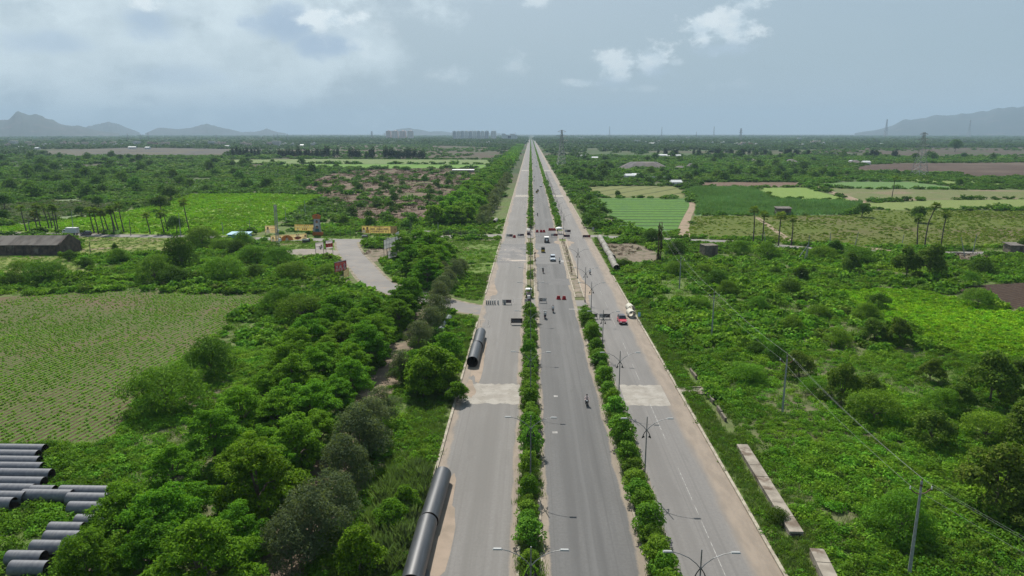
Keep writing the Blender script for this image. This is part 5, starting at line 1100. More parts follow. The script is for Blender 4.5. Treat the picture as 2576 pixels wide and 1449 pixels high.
for xD, yD, pn, w_, lab in ((1282, 598, [(1, 'boardw', 'face'), (1.2, 'plum', 'text')], 2.4, 'leftmost barricade on the left road at the far junction'), (1310, 597, D2, 2.5, 'barricade right of the red cone at the far junction'), (1394.5, 596.5, [(1, 'boardw', 'face'), (1.6, 'maroon', 'text')], 2.6, 'white and red barricade in the highway at the far junction'), (1425.5, 599, [(1, 'plum', 'text')], 2.4, 'dark barricade beside the lamp pole at the far junction'), (1428, 586.5, D2, 2.4, 'barricade behind the dark one right of the umbrella'), (1475.5, 600, [(1, 'plum', 'text'), (.4, 'maroon', None)], 3.0, 'long dark barricade across the outer road at the far junction'), (931, 612, [(1, 'boardw', 'text'), (1, 'boardd', 'text'), (.6, 'boardw', None), (.7, 'boardd', None)], 4.6, 'long mixed barricade on the side road before the long yellow billboard')):
    barricade(xD, yD, 0, lab, pn, w_, 1.35)
def red_barrier(xD, yD, label, s=1.0):
    q = P(xD, yD); o = thing('plastic_barrier', label, 'traffic barrier', (q.x, q.y, .02), 0, 'red plastic barriers', s)
    MB().loft([[(-.55, -.28, 0), (.55, -.28, 0), (.55, .28, 0), (-.55, .28, 0)], [(-.55, -.28, .14), (.55, -.28, .14), (.55, .28, .14), (-.55, .28, .14)], [(-.48, -.14, .22), (.48, -.14, .22), (.48, .14, .22), (-.48, .14, .22)], [(-.36, -.10, .88), (.36, -.10, .88), (.36, .10, .88), (-.36, .10, .88)]]).to('body', mt['red'], o)
    MB().box((0, -.16, .5), (.5, .02, .12)).box((0, -.285, .07), (.9, .014, .06)).to('band', mt['pred'], o)
for i, (xD, yD, lab) in enumerate(((1405, 753, 'left red plastic barrier of the near pair on the highway'), (1419, 753.5, 'right red plastic barrier of the near pair on the highway'), (1351.3, 584.5, 'red barrier nearest the left median at the far junction'), (1361.2, 584.5, 'second red barrier in the left trio at the far junction'), (1368.4, 584.5, 'third red barrier in the left trio at the far junction'), (1383, 580, 'left red barrier in the trio beside the umbrella'), (1389, 580, 'middle red barrier in the trio beside the umbrella'), (1395, 580, 'right red barrier in the trio beside the umbrella'), (1294, 598, 'red barrier between two barricades on the left road'))):
    red_barrier(xD, yD, lab, 1.0 if i < 2 else 1.15)
for i, xD in enumerate((1224, 1229, 1234, 1239.5, 1245, 1253, 1268, 1271)):
    q = P(xD, 766); o = thing('bollard', 'black and white striped bollard, %s from the left at the near junction' % nth(i + 1), 'bollard', (q.x, q.y, .02), 0, 'striped bollards at the near junction')
    MB().cyl((0, 0, 0), (0, 0, 1.05), .16, .15, 10).to('post', mt['white'], o)
    m = MB()
    for z in (.12, .48, .82): m.cyl((0, 0, z), (0, 0, z + .2), .168, .165, 10, False)
    m.to('stripe', mt['black'], o)
# police booths, umbrella stall
def booth(xD, yD, label, h_=2.6):
    q = P(xD, yD); o = thing('traffic_booth', label, 'booth', (q.x, q.y, .12), 0)
    MB().box((0, 0, .55), (1.3, 1.3, 1.1)).to('base_panel', mt['plum'], o)
    m = MB()
    for sx_ in (-.58, .58):
        for sy in (-.58, .58): m.box((sx_, sy, 1.55), (.07, .07, .9))
    m.to('post', mt['white'], o); MB().box((0, 0, 2.08), (1.6, 1.6, .14), 0, 0, (.85, .85)).to('roof', mt['white'], o); MB().box((0, -.66, .85), (1.34, .03, .28)).to('sign_band', mt['boardw'], o); return o
booth(1330, 748, 'small white roofed traffic booth on the left median at the near junction'); booth(1329.5, 590, 'traffic booth on the left median at the far junction')
q = P(1330, 757); bx = MB().box((0, 0, .6), (.7, .5, 1.2)).box((0, -.27, .7), (.5, .02, .7)).to('control_cabinet', mt['boardw'], None, loc=(q.x, q.y, .12)); tag(bx, 'pale control cabinet standing in front of the near junction booth', 'cabinet')
q = P(1406, 588); u = thing('umbrella', 'large white umbrella shading the traffic post at the far junction', 'umbrella', (q.x, q.y, .02))
MB().cyl((0, 0, 0), (0, 0, 2.75), .04, None, 8).to('pole', mt['steel'], u)
m = MB(); n = 16; m.loft([[(1.55 * math.cos(2 * PI * k / n) * a, 1.55 * math.sin(2 * PI * k / n) * a, z) for k in range(n)] for a, z in ((1, 2.05), (.96, 2.25), (.7, 2.55), (.35, 2.72), (.04, 2.78))]); m.to('canopy', mt['white'], u, True)
ob = thing('desk', 'dark desk and boards under the white umbrella', 'desk', (q.x + .5, q.y + .8, .02)); MB().box((0, 0, .72), (1.4, .7, .06)).to('top', mt['boardd'], ob)
for sx_ in (-.6, .6): MB().box((sx_, 0, .35), (.06, .6, .7)).to('leg', mt['black'], ob)
q = P(1480, 590); util = None
sg = P(1456, 588); so = thing('road_sign', 'small grey back of a road sign at the right edge of the far junction', 'sign', (P(1470, 587).x + 3.5, P(1470, 587).y, 0)); MB().cyl((0, 0, 0), (0, 0, 2.2), .05).to('post', mt['steel'], so); MB().box((0, -.04, 2.0), (.8, .04, 1.0)).to('board', mt['pgrey'], so)
q = P(1607, 815); so = thing('road_sign', 'narrow blue edged sign on two posts in the weeds by the red car', 'sign', (q.x, q.y, 0))
for s in (-.2, .2): MB().cyl((s, 0, 0), (s, 0, 2.6), .04).to('post', mt['steel'], so)
MB().box((0, -.05, 2.1), (.55, .03, .9)).to('board', mt['blue'], so)
# the pole shadow makers: a slim warning post at the left edge of the main road
q = P(1347, 722); so = thing('delineator', 'slim pole with a flat foot at the left edge of the highway', 'post', (q.x + .6, q.y - 4, .02)); MB().cyl((0, 0, 0), (0, 0, 2.4), .045).to('post', mt['steel'], so); MB().cyl((0, 0, 0), (0, 0, .08), .3, .25, 10).to('foot', mt['black'], so)
# stone heaps with dry plants on the broken median
for i, (zx, zy) in enumerate(((1770, 445), (1800, 530), (1840, 630), (1860, 700), (1885, 815), (1918, 890), (1930, 970), (1940, 1040), (1945, 1100))):
    q = P((1780 + zx * .1863) * .6708, (820 + zy * .1863) * .6708 + 3); o = thing('dry_sapling', 'withered sapling in a stone mound, %s from the far junction on the right median' % nth(i + 1), 'sapling', (q.x, q.y, .1), random.random() * 6, 'withered saplings on the right median')
    v, f = shell([(0, 0, .7, .28, .28, .55), (.1, 0, 1.2, .18, .18, .35)], 110, .10, asp=.4); link('twigs', npmesh('twigs', v, f, Lf['dry']), o); MB().tube([(0, 0, 0), (.05, 0, 1.3)], [.05, .02], 5).to('stem', bark, o)
    MB().ball((0, 0, .0), .45, 8, 6, 0, (1, 1, .5)).to('mound', rub_m, o, True)
for i, (x, y) in enumerate(((1346, 655), (1347, 664), (1345, 689), (1347, 703))):
    q = P(x, y); o = thing('dry_sapling', 'dark withered sapling, %s from the far junction at the right edge of the left median' % nth(i + 1), 'sapling', (q.x - .1, q.y, .1), random.random() * 6, 'withered saplings on the left median')
    v, f = shell([(0, 0, .8, .35, .35, .6), (.1, 0, 1.4, .2, .2, .35)], 120, .11, asp=.4); link('twigs', npmesh('twigs', v, f, Lf['dry']), o); MB().tube([(0, 0, 0), (.05, 0, 1.4)], [.05, .02], 5).to('stem', bark, o)
# ---------------------------------------------------------------- billboards
def figure(m_add, x, y0, s, shirt, o):
    """a printed head and shoulders, flat print standing just proud of the sheet"""
    t = MB().add([(x - .62 * s, -.04, y0), (x + .62 * s, -.04, y0), (x + .52 * s, -.04, y0 + .75 * s), (x + .2 * s, -.04, y0 + .95 * s), (x - .2 * s, -.04, y0 + .95 * s), (x - .52 * s, -.04, y0 + .75 * s)], [(0, 1, 2, 3, 4, 5)]).to('printed_torso', mt[shirt], o)
    MB().add([(x + .30 * s * math.cos(a), -.048, y0 + 1.28 * s + .40 * s * math.sin(a)) for a in np.linspace(0, 2 * PI, 15)[:-1]], [tuple(range(14))]).to('printed_face', mt['pskin'], o)
    MB().add([(x + .33 * s * math.cos(a), -.053, y0 + 1.42 * s + .32 * s * math.sin(a)) for a in np.linspace(.1, PI - .1, 9)], [tuple(range(9))]).to('printed_hair', mt['hair'], o)
def letters(x0, x1, z, h, mk, o, y=-.045, density=.85):
    m = MB(); x = x0
    while x < x1 - h * .3:
        w_ = random.uniform(.35, .9) * h
        if random.random() < density:
            k = random.random(); m.add([(x, y, z), (x + w_ * .28, y, z), (x + w_ * .28, y, z + h * .8), (x, y, z + h * .8)], [(0, 1, 2, 3)])
            m.add([(x + w_ * .30, y, z + h * .62), (x + w_ * .95, y, z + h * (.62 + .2 * k)), (x + w_ * .95, y, z + h * .98), (x + w_ * .30, y, z + h * .9)], [(0, 1, 2, 3)]); m.add([(x + w_ * .62, y - .002, z), (x + w_ * .9, y - .002, z), (x + w_ * .9, y - .002, z + h * .6), (x + w_ * .62, y - .002, z + h * .6)], [(0, 1, 2, 3)])
        x += w_ * 1.08
    m.to('lettering', mt[mk], o)
def board(xa, ya, xb, yb_, ytop, label, sheetm, base_gap=1.0, posts=2, name='billboard', cat='billboard', backing=True):
    """billboard between two feet seen at (xa,ya),(xb,yb_); returns root, width, z0, z1 (local x along the board)"""
    a, b_ = P(xa, ya), P(xb, yb_); d = b_ - a; w_ = d.length; c_ = (a + b_) / 2; h = ztop(c_, ytop); o = thing(name, label, cat, (c_.x, c_.y, 0), math.atan2(d.y, d.x))
    fr_ = MB()
    for i in range(posts): x = -w_ / 2 + w_ * i / (posts - 1); MB().box((x, .12, h / 2), (.12, .12, h)).to('post', mt['lattice_dark'], o)
    s_ = MB().add([(-w_ / 2, -.03, base_gap), (w_ / 2, -.03, base_gap), (w_ / 2, -.03, h), (-w_ / 2, -.03, h)], [(0, 1, 2, 3)]).to('sheet', mt[sheetm], o)
    for z in (base_gap + .1, (h + base_gap) / 2, h - .1): fr_.box((0, .08, z), (w_, .06, .07))
    fr_.to('frame', mt['lattice_dark'], o)
    EXCL.append([tuple((c_ + Vector((math.cos(o.rotation_euler[2]) * u - math.sin(o.rotation_euler[2]) * v, math.sin(o.rotation_euler[2]) * u + math.cos(o.rotation_euler[2]) * v, 0)))[:2]) for u, v in ((-w_ / 2 - .5, -3), (w_ / 2 + .5, -3), (w_ / 2 + .5, .6), (-w_ / 2 - .5, .6))])
    return o, s_, w_, base_gap, h
o, s_, w_, z0, z1 = board(911, 597, 999, 598, 568.5, 'long yellow billboard with two portraits and rows of lettering at the side junction', 'y', 1.7, 5)
hh = z1 - z0; MB().box((w_ * .41, -.034, (z0 + z1) / 2), (w_ * .18, .01, hh)).to('printed_panel', mt['cream'], s_); figure(None, -w_ * .44, z0 + .1, hh * .42, 'pwhite', s_); figure(None, -w_ * .34, z0 + .1, hh * .46, 'y', s_)
letters(-w_ * .14, w_ * .12, z0 + hh * .80, hh * .15, 'ink', s_); letters(-w_ * .24, w_ * .24, z0 + hh * .45, hh * .26, 'ink', s_); letters(-w_ * .22, w_ * .22, z0 + hh * .10, hh * .26, 'ink', s_); figure(None, w_ * .45, z0 + .2, hh * .34, 'y', s_); LAND.append(('the long yellow billboard', *o.location[:2]))
o, s_, w_, z0, z1 = board(668, 593, 697, 593, 567.5, 'small cream billboard with one portrait left of the mobile mast', 'cream', 1.2, 2)
figure(None, -w_ * .26, z0 + .05, (z1 - z0) * .45, 'pwhite', s_); letters(-w_ * .05, w_ * .42, z0 + (z1 - z0) * .55, .35, 'pred', s_); letters(-w_ * .05, w_ * .42, z0 + (z1 - z0) * .2, .3, 'ink', s_)
o, s_, w_, z0, z1 = board(742, 591, 794, 592, 565, 'yellow billboard with rows of small portraits left of the tall cut out', 'y', 1.8, 3)
hh = z1 - z0
for i in range(7): figure(None, -w_ * .42 + w_ * .10 * i, z0 + hh * .55, hh * .15, 'pwhite', s_)
for i in range(3): figure(None, -w_ * .1 + w_ * .09 * i, z0 + hh * .15, hh * .16, 'maroon', s_)
figure(None, -w_ * .34, z0 + .05, hh * .26, 'pwhite', s_); figure(None, w_ * .40, z0 + .05, hh * .30, 'pwhite', s_); letters(-w_ * .4, w_ * .3, z0 + hh * .86, hh * .1, 'pred', s_)
# tall cut out
a = P(799, 593); h = ztop(a, 539); o = thing('cutout_board', 'tall three figure cut out board on an orange plinth', 'billboard', a)
MB().box((.2, 0, h * .09), (4.2, .5, h * .18)).to('plinth', mt['orange'], o)
MB().loft([[(-1.6, -.1, h * .18), (1.6, -.1, h * .18), (1.6, .1, h * .18), (-1.6, .1, h * .18)], [(-1.15, -.1, h * .78), (1.15, -.1, h * .78), (1.15, .1, h * .78), (-1.15, .1, h * .78)]]).to('lower_board', mt['pgrey'], o)
MB().loft([[(-1.5, -.1, h * .785), (1.5, -.1, h * .785), (1.5, .1, h * .785), (-1.5, .1, h * .785)], [(-1.7, -.1, h * .95), (1.7, -.1, h * .95), (1.7, .1, h * .95), (-1.7, .1, h * .95)], [(-.6, -.1, h), (.6, -.1, h), (.6, .1, h), (-.6, .1, h)]]).to('upper_board', mt['orange'], o)
top_ = [c for c in bpy.data.objects if c.parent == o and c.name.startswith('lower_board')][0]
hold = MB().box((0, -.105, h * .2), (.1, .01, .1)).to('print_base', mt['pgrey'], o)
for zz, s, sh_ in ((h * .19, 1.35, 'pteal'), (h * .44, 1.35, 'pwhite'), (h * .78, .85, 'orange')):
    hold2 = MB().box((0, -.104, zz + .3 * s), (.9 * s, .012, .6 * s)).to('printed_block', mt[sh_], o); 
    fg = MB().add([(.33 * s * math.cos(a_), -.118, zz + 1.28 * s + .42 * s * math.sin(a_)) for a_ in np.linspace(0, 2 * PI, 15)[:-1]], [tuple(range(14))]).to('printed_face', mt['pskin'], o)
    MB().add([(.36 * s * math.cos(a_), -.124, zz + 1.42 * s + .36 * s * math.sin(a_)) for a_ in np.linspace(.1, PI - .1, 9)], [tuple(range(9))]).to('printed_hair', mt['hair'], fg)
    MB().add([(-.62 * s, -.114, zz), (.62 * s, -.114, zz), (.5 * s, -.114, zz + .9 * s), (-.5 * s, -.114, zz + .9 * s)], [(0, 1, 2, 3)]).to('printed_torso', mt[sh_], o)
o, s_, w_, z0, z1 = board(682, 611, 772, 605, 590, 'long low orange banner with portraits and a maroon panel below the mobile mast', 'cream', .5, 5)
hh = z1 - z0; m = MB(); m.add([(-w_ * .06 + hh * 1.05 * math.cos(t_), -.036, z0 + .02 + hh * .9 * math.sin(t_)) for t_ in np.linspace(0, PI, 15)], [tuple(range(15))]); m.to('printed_arch', mt['orange'], s_)
for x, s, c_ in ((-.44, .42, 'pwhite'), (-.24, .42, 'pwhite'), (-.06, .40, 'pwhite'), (.22, .22, 'pwhite'), (.28, .22, 'pwhite'), (.46, .44, 'pgrey')): figure(None, w_ * x, z0 + (.05 if s > .3 else hh * .62), hh * s, c_, s_)
MB().add([(w_ * .25 + w_ * .10 * math.cos(t_), -.038, z0 + hh * .34 + hh * .24 * math.sin(t_)) for t_ in np.linspace(0, 2 * PI, 17)[:-1]], [tuple(range(16))]).to('printed_oval', mt['maroon'], s_); letters(w_ * .17, w_ * .33, z0 + hh * .26, hh * .16, 'cream', s_, -.05); LAND.append(('the long orange banner', *o.location[:2]))
o, s_, w_, z0, z1 = board(795, 643, 815, 641, 610, 'white billboard with dark grey figures left of the red topped one', 'pink', 1.9, 2)
hh = z1 - z0; figure(None, w_ * .22, z0 + hh * .15, hh * .30, 'pgrey', s_); figure(None, -w_ * .02, z0 + hh * .1, hh * .22, 'pwhite', s_); figure(None, w_ * .12, z0 + .05, hh * .2, 'ink', s_); letters(-w_ * .42, -w_ * .1, z0 + hh * .86, hh * .06, 'ink', s_)
o, s_, w_, z0, z1 = board(821, 638, 838, 636, 605, 'narrow white billboard with a red square beside the white one', 'pink', 1.6, 2)
hh = z1 - z0; MB().box((0, -.034, z0 + hh * .42), (w_ * 1.02, .01, hh * .46)).to('printed_square', mt['pred'], s_); letters(-w_ * .35, w_ * .35, z0 + hh * .52, hh * .09, 'cream', s_, -.045); letters(-w_ * .2, w_ * .25, z0 + hh * .32, hh * .12, 'cream', s_, -.045); letters(-w_ * .35, w_ * .35, z0 + hh * .80, hh * .07, 'ink', s_)
o, s_, w_, z0, z1 = board(844, 704, 873, 697, 656.5, 'dark red billboard with a central portrait and round faces above the scrub', 'maroon', 2.2, 2)
hh = z1 - z0; MB().box((0, -.034, z1 - .12), (w_, .01, .24)).to('printed_strip', mt['pwhite'], s_); figure(None, -w_ * .02, z0 + hh * .3, hh * .26, 'pwhite', s_)
for x, z in ((-.36, .12), (-.16, .10), (.06, .08), (.30, .22), (.36, .10), (-.32, .42), (.32, .48)): MB().add([(w_ * x + w_ * .09 * math.cos(t_), -.05, z0 + hh * (z + .06) + w_ * .09 * math.sin(t_)) for t_ in np.linspace(0, 2 * PI, 13)[:-1]], [tuple(range(12))]).to('printed_circle', mt['pink'], s_)
letters(-w_ * .36, w_ * .4, z0 + hh * .72, hh * .1, 'cream', s_, -.045); LAND.append(('the dark red billboard', *o.location[:2]))
board(866, 716, 879, 706, 678, 'narrow blank cream board seen edge on beside the slip road', 'cream', 1.6, 2)
board(967, 642, 995, 632, 600, 'large bare white sheet board with a dark grid of seams by the trees', 'bare', 2.0, 5)
board(977, 658, 999, 652, 629, 'lower bare white sheet board in front of the large one', 'bare', 1.0, 4)
board(996, 618, 1004, 612, 584, 'tall narrow grey board between the long yellow billboard and the trees', 'bare', .8, 3)
for i, (x, y, lab, s) in enumerate(((770, 611, 'white topped kiosk cart at the end of the orange banner', 1), (918, 599, 'small white sign stand before the long yellow billboard', .8))):
    q = P(x, y); o = thing('kiosk_cart', lab, 'kiosk', q, 0, None, s); MB().box((0, 0, .55), (2.4, 1.3, 1.1)).to('counter', mt['boardd'], o); MB().box((0, 0, 1.35), (2.5, 1.4, .5)).to('cabinet', mt['white'], o); MB().box((-.3, 0, 1.85), (1.8, 1.3, .5), 0, 0, (.2, .3)).to('roof', mt['cream'], o); MB().box((1.1, 0, .9), (.5, 1.2, 1.5)).to('shutter', mt['ink'], o)
m = MB(); a_, b_ = P(1116, 594), P(1196, 596)
for i in range(14):
    p_ = a_.lerp(b_, i / 13); m.cyl(p_, p_ + Vector((0, 0, 2.4 + .2 * (i % 2))), .07, None, 5)
for z in (.9, 1.6, 2.3): m.tube([a_ + Vector((0, 0, z)), b_ + Vector((0, 0, z))], .045, 4)
tag(m.to('pipe_fence', mt['lattice_dark']), 'dark post and rail fence by the left cross road near the avenue', 'fence')
m = MB(); a_, b_ = P(805, 593), P(908, 596)
for i in range(9):
    p_ = a_.lerp(b_, i / 8); m.cyl(p_, p_ + Vector((0, 0, 3.4)), .07, None, 5)
tag(m.to('post_fence', mt['lattice_dark']), 'row of bare dark posts between the cut out and the long yellow billboard', 'fence')
# irrigation gantry in the vegetable field
q = P(1580, 583); o = thing('pump_frame', 'thin pale pipe frame standing in the striped vegetable field', 'frame', q); m = MB(); m.tube([(-4, 0, 1.2), (-3.5, 0, 2.6), (4, 0, 2.4)], .06, 5).to('pipe', mt['white'], o); MB().cyl((0, 0, 0), (0, 0, 2.5), .06).cyl((-3.6, 0, 0), (-3.6, 0, 2.5), .05).to('post', mt['white'], o)
# ---------------------------------------------------------------- far buildings
tower_w = [M('tower_wall', c_, .8, tuple(k * .86 for k in c_), .05) for c_ in ((.90, .70, .64), (.90, .76, .70), (.66, .66, .67), (.92, .90, .87))]
def tower(xc, wpx, yt, label, wm, group, base=352.0, storeys=18, dxm=0, rz=0):
    q = P(xc, base); w_ = wpx / ppm(q); h = ztop(q, yt); o = thing('apartment_tower', label, 'apartment tower', q, rz, group); d_ = w_ * .8
    body = MB(); nb = 4
    for i in range(nb):
        x = -w_ / 2 + w_ * (i + .5) / nb; dp = d_ * (1.0 if i % 2 else .8); body.box((x, dp / 2 + (0 if i % 2 else d_ * .1), h / 2), (w_ / nb * (.98 if i % 2 else .9), dp, h))
    body.to('wall', wm, o); win = MB()
    for s in range(storeys):
        z = h * (s + .5) / storeys
        for i in range(nb): x = -w_ / 2 + w_ * (i + .5) / nb; win.box((x, (0 if i % 2 else d_ * .1) - .05, z), (w_ / nb * .42, .3, h / storeys * .45))
    win.to('window', mt['farwin'], o); MB().box((0, d_ / 2, h + 1.8), (w_ * .3, d_ * .4, 3.6)).box((w_ * .3, d_ / 2, h + 1), (w_ * .14, d_ * .3, 2)).to('roof_block', wm, o); return o
for i, (x, w_) in enumerate(((977, 12), (993, 16), (1013, 16), (1032, 14))): tower(x, w_, 329.5, 'pinkish apartment tower, %s from the left in the separate group of four' % nth(i + 1), tower_w[i % 2], 'pinkish apartment towers')
xs = [(1143, 9), (1153, 9.5), (1163, 9), (1173, 9.5), (1183.5, 10), (1194, 9.5), (1204, 9), (1214, 9.5), (1224.5, 10), (1241.5, 14)]
for i, (x, w_) in enumerate(xs): tower(x, w_ * .97, 330.5 - (i > 4) * .5 + random.uniform(-.4, .4), 'grey apartment tower, %s from the left in the long tower block row' % nth(i + 1), tower_w[2 + (i % 2)], 'grey apartment towers', 353.5)  # walls alternate grey and white: shading of the bays put into the colour
q = P(1281, 354); o = thing('white_building', 'boxy white building with a large dark window beside the tower row', 'building', q); k = 1 / ppm(q)
MB().box((-14 * k, 10, ztop(q, 336) / 2), (10 * k, 20, ztop(q, 336))).box((6 * k, 10, ztop(q, 339) / 2), (29 * k, 20, ztop(q, 339))).to('wall', M('white_render', (.66, .66, .64), .8), o)
for x in (-1.5, 2.2): MB().box((x * k, -.1, ztop(q, 345)), (3 * k, .6, 6.5 * k)).to('window', mt['glassw'], o)
MB().box((8 * k, 10, ztop(q, 338)), (12 * k, 10, 3 * k)).to('roof_block', M('roof_block_white', (.6, .6, .58), .8), o)
hw_ = [M('house_wall', c_, .85, tuple(k * .8 for k in c_), .3) for c_ in ((.62, .60, .56), (.60, .47, .40), (.52, .50, .47), (.42, .26, .20), (.66, .64, .62))]
def house_mesh(w_, d_, h_, wm, style):
    m = MB(); m.box((0, 0, h_ / 2), (w_, d_, h_), 0, 0); st = max(1, int(h_ / 3.2))
    for s in range(st):
        for i in range(max(2, int(w_ / 3.5))): x = -w_ / 2 + w_ * (i + .5) / max(2, int(w_ / 3.5)); m.box((x, -d_ / 2 - .02, h_ * (s + .55) / st), (1.3, .2, 1.4), 0, 1)
        m.box((0, -d_ / 2 - .5, h_ * (s + .12) / st + .1), (w_ * 1.04, 1.2, .25), 0, 0)
    if style == 0: m.box((w_ * .25, 0, h_ + 1.3), (w_ * .35, d_ * .5, 2.6), 0, 0)
    elif style == 1: m.box((0, 0, h_ + .45), (w_ * 1.04, d_ * 1.04, .9), 0, 0, (.96, .96))
    else: m.loft([[(-w_ / 2 - .4, -d_ / 2 - .4, h_), (w_ / 2 + .4, -d_ / 2 - .4, h_), (w_ / 2 + .4, d_ / 2 + .4, h_), (-w_ / 2 - .4, d_ / 2 + .4, h_)], [(-w_ / 2, -.1, h_ + 2), (w_ / 2, -.1, h_ + 2), (w_ / 2, .1, h_ + 2), (-w_ / 2, .1, h_ + 2)]], 2)
    return m.me('house', [wm, mt['farwin'], mt['tin']])
hms = [house_mesh(12, 10, 7, hw_[0], 0), house_mesh(15, 11, 10, hw_[1], 1), house_mesh(10, 9, 6.5, hw_[2], 0), house_mesh(18, 9, 4.0, hw_[4], 2), house_mesh(22, 12, 13, hw_[0], 1), house_mesh(11, 10, 9.5, hw_[3], 1), house_mesh(13, 10, 10, hw_[1], 0), house_mesh(10, 8, 3.4, hw_[4], 2)]
hn = [0, 0]
def houses(lst, where, group, gi):
    for (x, y, v) in sorted(lst):
        q = P(x, y); hn[gi] += 1; nm = ('white flat roofed house', 'pink house', 'grey house', 'long low tin roofed house', 'tall pale apartment house', 'red brown house', 'pink two storey house', 'small tin roofed house')[v]
        tag(link('house', hms[v], None, (q.x, q.y, 0), random.uniform(-.3, .3), random.uniform(.9, 1.15)), '%s, %s from the left in the %s' % (nm, nth(hn[gi]), where), 'house', group)
L1 = [(35, 366, 4), (72, 366, 1), (80, 371, 1), (52, 374, 7), (112, 368, 0), (125, 367, 2), (160, 366, 6), (180, 365, 1), (196, 368, 6), (215, 367, 1), (235, 368, 0), (262, 367, 6), (285, 366, 1), (292, 369, 0), (305, 368, 2), (312, 368, 7), (345, 366, 4), (378, 366, 5), (392, 368, 5), (407, 368, 6), (420, 367, 1), (333, 374, 3), (372, 375, 7), (470, 369, 0), (485, 367, 2), (533, 365, 4), (548, 367, 6), (562, 366, 1), (570, 372, 3), (612, 368, 6), (625, 370, 1), (635, 372, 7), (662, 366, 0), (680, 367, 1), (697, 367, 4), (716, 366, 0), (735, 366, 2), (760, 368, 7), (1108 - 320, 366, 0), (20, 371, 6), (95, 376, 7), (108, 373, 2), (1150 - 25, 360, 3), (1240 - 12, 362, 0)]
houses(L1, 'left distant town', 'houses of the left distant town', 0)
R1 = [(1602, 362, 4), (1622, 363, 0), (1640, 364, 3), (1655, 362, 6), (1690, 361, 4), (1706, 361, 0), (1716, 363, 0), (1740, 362, 3), (1752, 363, 2), (1773, 362, 5), (1790, 364, 0), (1818, 363, 0), (1852, 366, 0), (1862, 369, 6), (1870, 365, 1), (1882, 362, 0), (1888, 367, 5), (1900, 368, 0), (1935, 366, 7), (2016, 369, 0), (2043, 363, 6), (2051, 362, 1), (2060, 362, 6), (2070, 364, 0), (2100, 367, 7), (2217, 365, 7), (2010, 352, 4), (1460, 353, 4), (1500, 353, 0), (1560, 354, 3), (1580, 350, 0), (1680, 351, 1), (1730, 349, 4), (1810, 352, 0)]
houses(R1, 'right distant village', 'houses of the right distant village', 1)
for i, (x, y, v) in enumerate(((1459, 397.5, 7), (1467, 397, 7), (1496, 402, 7), (1668, 396, 3), (1684, 397, 7), (1705, 396, 7), (1583, 449, 7), (1600, 448, 7), (1700, 470 - 3.5, 7), (2145, 412, 7), (2178, 414, 7))):
    q = P(x, y); tag(link('shed', hms[v], None, (q.x, q.y, 0), random.uniform(-.2, .2), .8 if y > 420 else .9), 'bright low tin shed, %s counted from the highway among the right trees' % nth(i + 1), 'shed', 'bright tin sheds right of the highway')
q = P(1648, 452); m = MB()
for i in range(9): m.box((i * 2.6 - 10, 0, 1.2), (1.9, .3, 2.2))
m.box((0, 0, 2.5), (24, .4, .3)); o = m.to('colonnade', mt['white'], None, loc=(q.x, q.y, 0)); tag(o, 'low white colonnade wall below the largest gravel heap', 'wall')
# ---- stuff: ground cover kinds
def mound(n, size, r=1.0, k=5, mat=None, asp=.6, name='scrub_mound', flat=.8):
    lb = [(random.uniform(-.55, .55) * r, random.uniform(-.55, .55) * r, random.uniform(.0, .35) * r, random.uniform(.5, .8) * r, random.uniform(.5, .8) * r, random.uniform(.45, .8) * flat * r) for _ in range(k)]
    return crown_me(name, lb, n, size, mat, lower=-.1, asp=asp)
def spikes(n, h, w_, sp, mat, name='grass_tuft'):
    v, f = [], []
    for i in range(n):
        a = random.uniform(0, 6.28); l = random.uniform(.55, 1) * h; x0, y0 = random.gauss(0, sp), random.gauss(0, sp); o = random.uniform(.15, .6) * l
        t = (-math.sin(a) * w_, math.cos(a) * w_); dx, dy = math.cos(a), math.sin(a); k = len(v)
        v += [(x0 - t[0], y0 - t[1], 0), (x0 + t[0], y0 + t[1], 0), (x0 + dx * o * .45 + t[0] * .8, y0 + dy * o * .45 + t[1] * .8, l * .62), (x0 + dx * o, y0 + dy * o, l)]
        f.append((k, k + 1, k + 2, k + 3))
    return npmesh(name, v, f, mat)
WEDGE = lambda y0, y1, side, x0: [(x0, y0), (x0, y1), ((.72 * y1 + 14) if side > 0 else -(.77 * y1 + 14), y1), ((.72 * y0 + 14) if side > 0 else -(.77 * y0 + 14), y0)]
def arr(p, smin, smax, zs=(.7, 1.2), hf=None, tilt=.12):
    n = len(p); s = rng.uniform(smin, smax, n)
    if hf is not None: s = s * hf
    scl = np.stack([s, s, s * rng.uniform(zs[0], zs[1], n)], 1)
    rot = np.stack([rng.normal(0, tilt, n), rng.normal(0, tilt, n), rng.uniform(0, 6.28, n)], 1)
    return np.concatenate([p, np.zeros((n, 1))], 1), rot, scl
# canopy footprints (broad trees) thin the scrub below them later
near_k = [mound(340, .115, mat=Lf['scrub']) for _ in range(4)] + [mound(260, .15, mat=Lf['scrub'], asp=.75) for _ in range(2)] + [mound(260, .17, mat=Lf['feather'], asp=.22, flat=1.1) for _ in range(2)] + [mound(150, .13, mat=Lf['olive'])]
mid_k = [mound(150, .24, mat=Lf['scrub']) for _ in range(5)] + [mound(150, .26, mat=Lf['feather'], asp=.3, flat=1.1) for _ in range(2)] + [mound(130, .24, mat=Lf['olive'])]
def pick(n, wts):
    wts = np.array(wts, float); return rng.choice(len(wts), n, p=wts / wts.sum())
track_strip = ribbon(ditch_c, 9)
def keep_near(p):
    v = vnoise(p, 9, 1) * .6 + vnoise(p, 3.5, 2) * .4
    v = np.where(vnoise(p, 24, 71) * .65 + vnoise(p, 7, 72) * .35 < .30, 0, v); return np.where(v < .32, .16, 1.0) * np.where((p[:, 0] > -17.5) & (p[:, 0] < 28), np.where(vnoise(p, 6, 77) > .38, .8, .25), 1.0)
